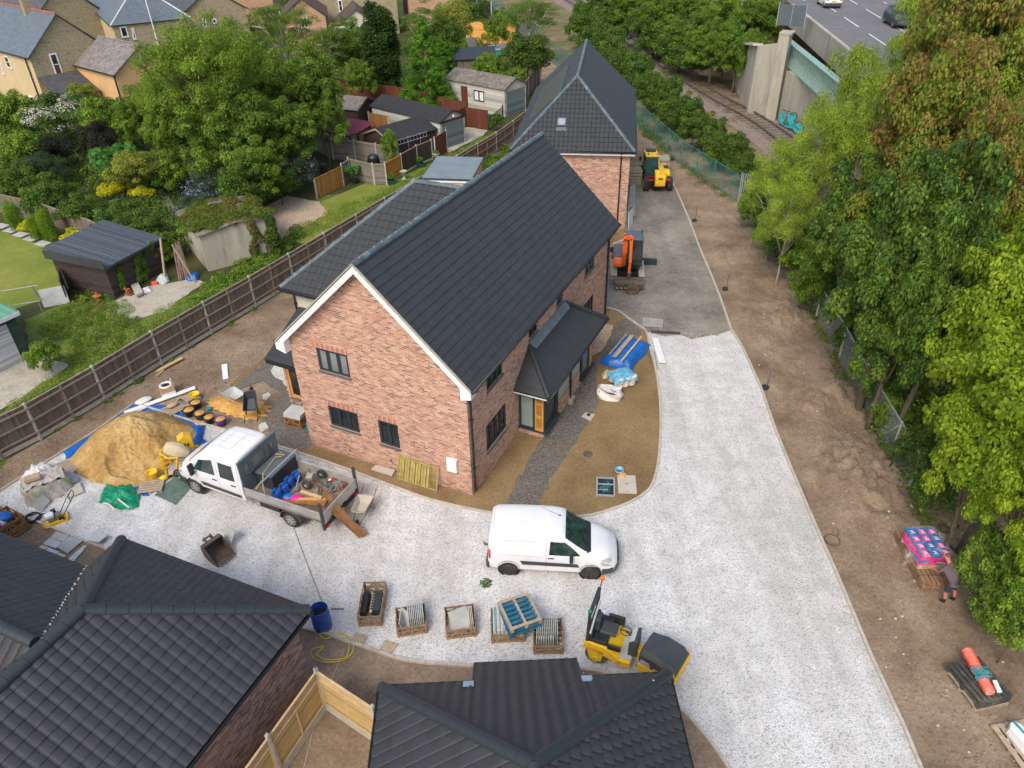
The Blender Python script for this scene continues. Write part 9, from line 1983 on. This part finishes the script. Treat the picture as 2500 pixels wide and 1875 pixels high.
many('syc',['big dark green sycamore over the chain link fence','dark green sycamore left of the biggest one','dark sycamore behind the first lime green tree','smaller dark sycamore low over the fence','dark sycamore below the russet maple'],[(2190,700,6,150),(2080,600,5,100),(2290,780,6,110),(2180,850,4,90),(2300,620,7.5,120)],'tree',g_)
many('rust',['large russet maple at the top right','russet maple below the large one','russet maple beside the raised road','russet tinted maple near the middle of the right bank','russet maple at the right edge of the top','russet maple over the dark sycamores'],[(2330,240,10,150),(2260,440,8.5,140),(2330,110,9,100),(2160,500,6,80),(2450,180,11,120),(2380,520,8.5,120)],'tree',g_)
many('ash',['pale feathery ash with bare twigs beside the concrete wall','feathery ash standing over the palisade panel','feathery ash below the bridge girder','feathery ash half covering the raised road','bright ash at the right edge with bare branches','lower bright ash at the right edge','ash at the top edge beside the road','ash in the top right corner','feathery ash at the left end of the bank trees','feathery ash between the wall and the russet maples'],[(1990,430,5,90),(1900,480,4,80),(2060,330,6.5,90),(2165,215,8.5,75),(2480,380,8,120),(2470,490,7.5,115),(2290,40,10.5,90),(2450,40,12,120),(1920,560,3.5,70),(2110,400,6,80)],'tree',g_)
many('bush',['dark bush against the chain link fence, nearest one','dark bush by the chain link fence, second nearest','dark bush by the chain link fence below the sycamores','dark bush under the big sycamore','dark bush at the far end of the chain link fence','dark bush at the foot of the feathery ash','dark bush between the feathery ash and the soil'],[(2240,1110,1.2,62),(2290,1180,1.4,60),(2160,950,1.2,50),(2090,820,1.2,50),(2030,720,1.3,50),(1960,620,1.5,65),(1930,590,1.5,60)],'bush','dark bushes along the chain link fence')
many('bushg',['yellow green shrub at the foot of the lone ash','yellow green shrub between the ash and the netting','yellow green shrub above the soil below the ash','yellow green shrub over the upper chain link fence','yellow green shrub beside the worker','yellow green shrub right of the mesh roll','yellow green shrub at the fence foot','low green shrub at the palisade panel','green shrub at the right edge under the lime trees','yellow green shrub below the lime trees'],[(1905,570,1.6,60),(1860,500,1.8,50),(1950,640,1.5,55),(1990,700,1.6,50),(2450,1480,1.3,62),(2480,1540,1.5,70),(2175,1010,1.0,45),(1850,520,1.0,40),(2500,1420,2,80),(2430,1380,1.8,70)],'bush','yellow green shrubs on the right bank')
many('green',['broadleaf tree at the top edge left of the road','broadleaf tree behind the abutment, second from the road','broadleaf tree beyond the railway, upper row','broadleaf tree beyond the railway, middle row','tree beyond the railway nearest the ballast','tree beyond the railway at the far bend','tree beyond the railway, left end','tree beyond the abutment wing wall','tall tree at the top edge beyond the railway','tree in the top belt right of the birch','leafy tree beside the abutment coping'],[(1850,60,4.5,72),(1770,70,4.5,75),(1690,50,4.5,75),(1740,130,3.5,62),(1660,110,3,55),(1600,60,4,60),(1540,20,4,55),(1800,140,3.5,52),(1640,0,5,75),(1480,-10,4,55),(1832,150,3.5,42)],'tree','trees beyond the railway')
many('bush',[f'dark railway bush, {q} from the far end of the netting fence' for q in('first','second','third','fourth','fifth','sixth','seventh','eighth','ninth','tenth','eleventh','twelfth','thirteenth','fourteenth')],[(1425,75,2.5,42),(1455,108,2.5,42),(1490,130,2.5,44),(1518,170,2.4,44),(1560,190,2.2,43),(1582,230,2,43),(1622,232,2,42),(1640,275,1.8,43),(1680,280,1.8,42),(1694,325,1.7,44),(1735,330,1.7,41),(1752,372,1.6,43),(1795,378,1.6,42),(1822,420,1.4,42)],'bush','dark bushes between the netting fence and the railway')
many('birch',['weeping birch with a white trunk, right of the orange fence','weeping birch behind the tall dark conifer','tall birch with a white trunk in front of the orange brick house','slim birch right of the white trunked one'],[(1293,45,5,70),(1035,70,5,65),(690,80,6.5,85),(790,120,5,60)],'birch_tree','birch trees')
def base_tree(key,label,px,py,H,W,name='conifer',**k):
 me,tm,rx,zc,rz=PROTO[key];t=tree(key,label,0,0,1,1,name=name,world=G(px,py),sc=W/rx,**k);t.scale.z=H/(zc+rz);return t
base_tree('column','tall narrow dark conifer behind the red fence',943,240,8.6,1.9);base_tree('conifer','bright green pointed conifer right of the tall dark one',1045,268,8.4,3.0);base_tree('conifer','smaller dark conifer behind the bright one',1085,200,5.0,2.2)
many('green',['broad garden tree spreading over the mossy shed','garden tree behind the canopy with drooping branches','low garden tree in front of the mossy shed','wide garden tree in the middle of the left gardens','garden tree below the feathery tree','garden tree left of the pea gravel patch','garden tree at the foot of the white conservatory','garden tree left of the orange extension','small tree beside the glazed lean-to','dark tree left of the tall conifer'],[(740,240,5,95),(790,300,3.5,60),(700,340,3.5,85),(560,340,4.5,110),(450,330,4,90),(620,420,3,75),(640,230,5,80),(360,300,3.5,70),(850,130,4,60),(880,200,2.5,40)],'tree','garden trees on the left')
tree('feather','big light green feathery tree in the middle of the left gardens',510,190,8,150,name='tree',group='garden trees on the left');tree('feather','second feathery tree behind the big one',430,260,5.5,95,name='tree',group='garden trees on the left')
many('olive',['olive yellow tree in front of the orange fence','olive shrub tree beside the small grey lean-to','olive bush above the long dark board fence'],[(1110,65,4.5,52),(200,235,2,35),(330,420,2.2,60)],'tree','olive toned garden trees')
many('bushg',['light green shrub behind the white garage','light green shrub right of the grey shed','green shrub by the far green pool','round garden shrub behind the red fence','shrub left of the pea gravel patch','leafy shrub at the far left edge','shrub in front of the yellow rendered house','shrub left of the white flowering bush','shrub between the big trees and the path','green shrub beside the ivy covered garage','small shrub against the orange fence','green shrub at the roof edge of the timber shed','sapling on the concrete apron by the green garage','leafy shrub against the golden fence','small shrub by the mossy shed','low shrub left of the birch'],[(1190,175,1.8,45),(1150,215,1.5,30),(1250,200,1.5,35),(840,250,1.2,25),(420,430,1.5,45),(30,300,2.5,60),(270,310,2.5,65),(60,380,2,60),(480,560,1.2,50),(400,600,1,35),(1210,80,2.4,32),(385,620,.9,30),(110,870,.9,42),(950,362,1.7,22),(870,272,1.2,18),(830,120,2,40)],'shrub','green garden shrubs')
many('bush',['dark shrub at the far left behind the old fence','dark shrub behind the old board fence, second from left','dark shrub behind the clipped hedges','dark shrub above the timber shed','dark shrub above the path','dark shrub left of the purple flowering bush','dark shrub behind the timber shed','dark garden shrub below the large tree','dark tree like shrub below the olive tree','dark shrub behind the far grey fence','dark shrub in the far garden','dark shrub beside the railings'],[(30,450,1.5,60),(120,480,1.5,65),(200,520,1.3,55),(290,540,1.3,60),(350,560,1.2,60),(680,450,1.5,50),(330,590,1.0,50),(590,470,2,55),(1080,115,3,50),(1150,40,2.5,45),(1230,60,2,35),(1213,300,.8,18)],'shrub','dark garden shrubs')
base_tree('yew','large round dark yew by the end of the drive',1290,222,6.0,2.5,name='yew_bush',cat='bush')
tree('white','bush covered in white flowers in the left garden',150,290,2.6,85,name='flowering_bush',flower='white');tree('darkp','dark purple leaved bush below the white flowering bush',120,380,1.8,60,name='bush');tree('darkp','dark purple leaved bush beside the big leaved one',240,350,2,45,name='bush')
tree('bigleaf','big leaved bright green bush in the left garden',285,400,2.2,55,name='bush');tree('purple','sprawling blue flowering buddleia near the ivy covered garage',520,470,1.8,75,name='flowering_bush',flower='violet');tree('purple','lower blue flowering buddleia above the ivy roof',490,520,1.5,55,name='flowering_bush',flower='violet');tree('purple','purple flowering buddleia beside the wide brown gate',728,420,1.6,42,name='flowering_bush',flower='purple');tree('purple','grey green bush above the dark board fence',100,420,1.6,60,name='bush')
for k,(px,py,lb)in enumerate(((45,560,'clipped hedge column nearest the left edge'),(97,580,'clipped rounded hedge between the two columns'),(127,585,'clipped hedge column nearest the yellow bush'))):base_tree('clip',lb,px,py,[1.75,1.35,1.8][k],.45,name='clipped_hedge',group='clipped hedges',cat='hedge')
tree('yellow','bright yellow bush beside the kettle barbecue',178,585,.8,25,name='yellow_bush');tree('yellow','small yellow green bush between the clipped hedges',70,560,.6,20,name='yellow_bush')
many('yellow',['patch of yellow flowers beside the path','yellow flowers above the dark fence','yellow flowers left of the path'],[(350,475,.7,26),(260,470,.7,25),(300,462,.7,20)],'flower_patch','patches of yellow flowers')
for k,(o,lb,s_)in enumerate(((u2,'leafy plant in the urn by the gate',.3),(pl1,'leafy plant in the planter by the dark panels',.4),(pl2,'leafy plant in the planter by the golden panel',.4),(pl3,'pink leaved shrub in the black pot',.6))):
 t=tree('bushg' if k<3 else 'bigleaf',lb,0,0,1,1,name='potted_plant',world=(o.location.x,o.location.y,0),sc=s_*.5);t.location.z=.38 if k!=0 else.62;t.scale=(s_*.5,)*3
many('bush','dense dark bush along the far side of the railway',[(1440,35,2,45),(1475,60,2,45),(1510,45,2.5,50),(1560,75,2.5,50),(1605,100,2.5,50),(1650,130,2.4,48),(1690,150,2.2,48),(1640,60,3,45),(1590,40,3,45),(1745,60,3,45),(1630,90,3,55),(1700,100,3,55),(1770,130,3,50)],'bush','dense bushes along the far side of the railway')
def ivy(host,name,label,rows,n,size,pal,seed):
 me=leaf_mesh('ivy',rows,n,size,pal,seed,'oval',.4,.55);o=bpy.data.objects.new(name,me);C.objects.link(o);tag(o,label,'climbing plant');o.location=host.location;o.rotation_euler=host.rotation_euler
L=IVYL;rg=np.random.default_rng(8)
rows=[(rg.uniform(-.1,L+.1),rg.uniform(.1,4.6),2.5,.55,.55,.22)for _ in range(60)]+[(L+.05,rg.uniform(0,4.4),rg.uniform(1.2,2.4),.2,.4,.5)for _ in range(16)]+[(rg.uniform(L*.62,L+.1),-.05,rg.uniform(.2,2.4),.3,.2,.5)for _ in range(9)]
ivy(IVY,'ivy','reddening ivy smothering the roof and wall of the pebbledashed garage',rows,30000,.13,[(.11,.18,.03),(.15,.2,.03),(.2,.12,.035),(.08,.14,.02),(.13,.17,.03)],4)
ivy(IVY,'ivy','dark green ivy hanging down the near corner of the pebbledashed garage',[(L*.98,-.05,z,.32,.25,.4)for z in(.2,.7,1.2,1.7,2.1)]+[(L+.05,y,z,.15,.4,.4)for y,z in((.3,1.6),(3.6,1.8),(4.4,1.2),(4.5,.5),(2.2,2.1))],9000,.11,DARK+GREEN[:1],6)
ivy(TS,'creeper','green creeper climbing the long wall of the timber shed',[(x,-.06,z,.22,.1,.3)for x,z in((1.9,.3),(2.0,.8),(2.1,1.3),(2.3,1.6),(2.5,1.1),(2.6,.5),(2.3,.3),(3.0,1.7),(3.4,1.8),(.7,.5),(.75,1.0),(.9,1.4))],4500,.1,GREEN,7)
def inpoly(x,y,P):
 c=False;j=len(P)-1
 for i in range(len(P)):
  if(P[i].y>y)!=(P[j].y>y)and x<(P[j].x-P[i].x)*(y-P[i].y)/(P[j].y-P[i].y)+P[i].x:c=not c
  j=i
 return c
def cover(name,label,poly,n,rad,h,size,pal,leaves,seed,leaf='narrow',cat='plants'):
 P=[G(*p)for p in poly];r=random.Random(seed);x0,x1=min(p.x for p in P),max(p.x for p in P);y0,y1=min(p.y for p in P),max(p.y for p in P);rows=[]
 while len(rows)<n:
  x,y=r.uniform(x0,x1),r.uniform(y0,y1)
  if inpoly(x,y,P):s=r.uniform(.6,1.3);rows.append((x,y,h*.2,rad*s,rad*s,h*s))
 me=leaf_mesh(name,rows,leaves,size,pal,seed,leaf,.35,.3,-.4,zb=.5);o=bpy.data.objects.new(name,me);C.objects.link(o);return tag(o,label,cat,kind='stuff')
strip_=[(-130,1230),(60,1062),(290,925),(545,765),(700,605),(1000,462),(1115,392),(1200,345),(1180,335),(1100,378),(1000,440),(700,560),(640,640),(470,720),(340,780),(200,870),(60,970),(-130,1130)]
cover('grass_tufts','rough grass along the back of the boundary fence',strip_,420,.5,.16,.13,GR,26000,1,cat='grass')
cover('weeds','tangle of weeds and brambles between the sheds and the green garage',[(100,800),(150,745),(240,700),(300,730),(350,790),(260,860),(180,870),(110,830)],150,.35,.2,.13,GREEN+GR+[(.22,.18,.08)],14000,2)
cover('weeds','green ground plants at the foot of the ivy covered garage',[(500,690),(560,640),(690,600),(720,560),(740,570),(690,640),(560,740),(480,760)],80,.4,.3,.13,GREEN,12000,3,'oval')
cover('garden_planting','mixed garden planting around the path in the left gardens',[(0,500),(60,380),(250,400),(420,380),(640,330),(760,380),(700,470),(640,500),(560,560),(400,640),(260,600),(100,540)],300,.9,.65,.17,GREEN+DARK+[(.2,.2,.05),(.1,.12,.08)],42000,4,'oval')
cover('garden_planting','mixed planting in the far gardens near the houses',[(-200,420),(-200,240),(100,230),(420,200),(700,180),(900,150),(1060,60),(1200,30),(1200,100),(1130,250),(900,230),(780,200),(640,330),(420,380),(0,480)],420,1.7,.9,.3,GREEN+DARK,40000,5,'oval')
cover('garden_planting','bushes between the far houses at the top edge',[(300,60),(520,90),(650,100),(900,60),(900,10),(300,-40)],160,2.6,2.0,.4,GREEN+DARK,26000,6,'oval')
cover('undergrowth','undergrowth below the trees on the right bank',[(1830,500),(1960,640),(1965,700),(2060,860),(2120,980),(2180,1100),(2270,1280),(2560,1500),(2700,1100),(2500,700),(2200,500),(1950,380)],380,1.0,1.0,.18,DARK+GREEN+ASH[:2],46000,7,'oval')
cover('undergrowth','undergrowth along the green netting fence and the railway',[(1420,150),(1390,90),(1480,100),(1620,200),(1730,300),(1830,400),(1870,450),(1840,470),(1730,390),(1580,260)],260,.8,.5,.18,DARK+GREEN,36000,8,'oval')
cover('undergrowth','dense undergrowth beyond the railway',[(1440,0),(1560,60),(1660,120),(1800,190),(1830,240),(1860,200),(1880,90),(1900,20),(1900,-40),(1400,-40)],220,1.8,1.5,.3,DARK+GREEN,30000,9,'oval')
cover('dry_scrub','dry brambles at the foot of the concrete abutment',[(1680,180),(1780,200),(1830,290),(1870,320),(1920,345),(1900,350),(1800,300),(1700,230)],90,.7,.3,.16,[(.22,.16,.08),(.16,.15,.05),(.28,.2,.1)],9000,10)
cover('verge_weeds','weeds along the bottom of the green netting fence',[(1545,300),(1600,360),(1660,412),(1800,505),(1830,520),(1790,490),(1660,395),(1550,280)],90,.35,.3,.12,GREEN+[(.25,.2,.08)],8000,11)
cover('fence_weeds','small weeds at the foot of the boundary fence',[(90,1085),(260,988),(520,822),(630,757),(625,750),(510,812),(250,975),(85,1072)],30,.14,.12,.09,GREEN,2600,12)
cover('fence_weeds','weeds on the soil between the boundary fence and the hipped house',[(1150,430),(1180,395),(1240,362),(1262,360),(1240,400),(1190,430)],40,.4,.45,.13,GREEN,5000,13,'oval')
cover('bank_weeds','dry weeds under the chain link fence',[(1930,700),(2030,880),(2090,1000),(2170,1130),(2250,1290),(2300,1300),(2190,1100),(2120,980),(2060,860),(1965,690)],120,.35,.25,.12,GREEN+[(.2,.15,.08),(.16,.11,.06)],9000,14)
me=leaf_mesh('fallen_sprig',[(0,0,.05,.2,.2,.05)],60,.1,[(.08,.14,.04)],3);o=bpy.data.objects.new('fallen_sprig',me);C.objects.link(o);place(tag(o,'small leafy sprig lying on the white gravel','sprig'),G(1186,1425))
def scatter(name,label,P,n,s0,s1,mat,seed,hf=None,z=.012,cat='stones'):
 rg=np.random.default_rng(seed);r=random.Random(seed);x0,x1=min(p.x for p in P),max(p.x for p in P);y0,y1=min(p.y for p in P),max(p.y for p in P);B=np.array([(1,0,0),(0,1,0),(-1,0,0),(0,-1,0),(0,0,.8),(0,0,-.4)]);vs=[];fs=[]
 while len(vs)<n*6:
  x,y=r.uniform(x0,x1),r.uniform(y0,y1)
  if not inpoly(x,y,P):continue
  s=r.uniform(s0,s1);q=B*s*(.6+.8*rg.random((6,3)));a=r.random()*6;h=hf(x,y)if hf else z;k=len(vs)
  vs+=[(x+math.cos(a)*p[0]-math.sin(a)*p[1],y+math.sin(a)*p[0]+math.cos(a)*p[1],h+p[2])for p in q];fs+=[(k+i,k+(i+1)%4,k+4)for i in range(4)]+[(k+(i+1)%4,k+i,k+5)for i in range(4)]
 m=MB();m.add(vs,fs);return tag(m.build(name,mat,fix=False),label,cat,kind='stuff')
GP=[G(*p)for p in GRAV]+[G(1785,815)]+[G(*p)for p in RE[8::-1]]+[G(*p)for p in((1777.7,1875),(1682.8,1750),(1502,1650.5),(1154.6,1626),(887,1579),(797,1549),(263,1343),(68.7,1265.7),(0,1234))]
scatter('loose_gravel','loose white stones over the gravel road',GP,16000,.012,.032,MG['gravel'],1)
EK=[G(*p)for p in EDGE_IN[6:]];EK+=[p+V((0,.25,0))for p in EK[::-1]]
scatter('soil_clods','clods and crumbs of earth on the soil strip',[G(*p)+V((.4,0,0))for p in RE[:12]]+[V((15.5,45,0)),V((14.8,30,0)),V((14.4,22,0)),V((13,8,0))],5200,.012,.06,MG['dirt'],2,lambda x,y:strip_h(x,y),cat='clods')
scatter('soil_clods','clods and crumbs of earth on the bare yard by the fence',[G(*p)for p in((0,1190),(240,1040),(330,975),(480,960),(600,900),(690,840),(620,765),(400,900),(100,1085),(0,1135))],2200,.01,.035,MG['dirt'],3,None,0,'clods')
w=bpy.data.worlds.new('World');bpy.context.scene.world=w;w.use_nodes=True;nt=w.node_tree;bg=nt.nodes['Background']
sky=nt.nodes.new('ShaderNodeTexSky');sky.sky_type='NISHITA';sky.sun_disc=False;SUN_EL,SUN_AZ=48,205
sky.sun_elevation=R(SUN_EL);sky.sun_rotation=R(SUN_AZ);sky.dust_density=4.0;sky.air_density=1.2;sky.ozone_density=1.0
nt.links.new(sky.outputs[0],bg.inputs['Color']);bg.inputs['Strength'].default_value=.15
sd=bpy.data.lights.new('sun','SUN');sd.energy=1.0;sd.angle=R(22);sd.color=(1,.95,.88)
so=bpy.data.objects.new('sun',sd);C.objects.link(so)
az=R(SUN_AZ);el=R(SUN_EL);dr=V((math.sin(az)*math.cos(el),math.cos(az)*math.cos(el),math.sin(el)))
so.rotation_euler=(-dr).to_track_quat('-Z','Y').to_euler();so.location=(0,0,60)
sc=bpy.context.scene;sc.view_settings.view_transform='Standard';sc.view_settings.look='None';sc.view_settings.exposure=.47;sc.view_settings.gamma=1
sc.view_settings.use_curve_mapping=False
sc.render.engine='CYCLES';sc.cycles.use_denoising=True;sc.cycles.max_bounces=6;sc.cycles.transparent_max_bounces=12
sc.cycles.diffuse_bounces=3;sc.cycles.glossy_bounces=3;sc.cycles.transmission_bounces=3;sc.cycles.sample_clamp_indirect=6
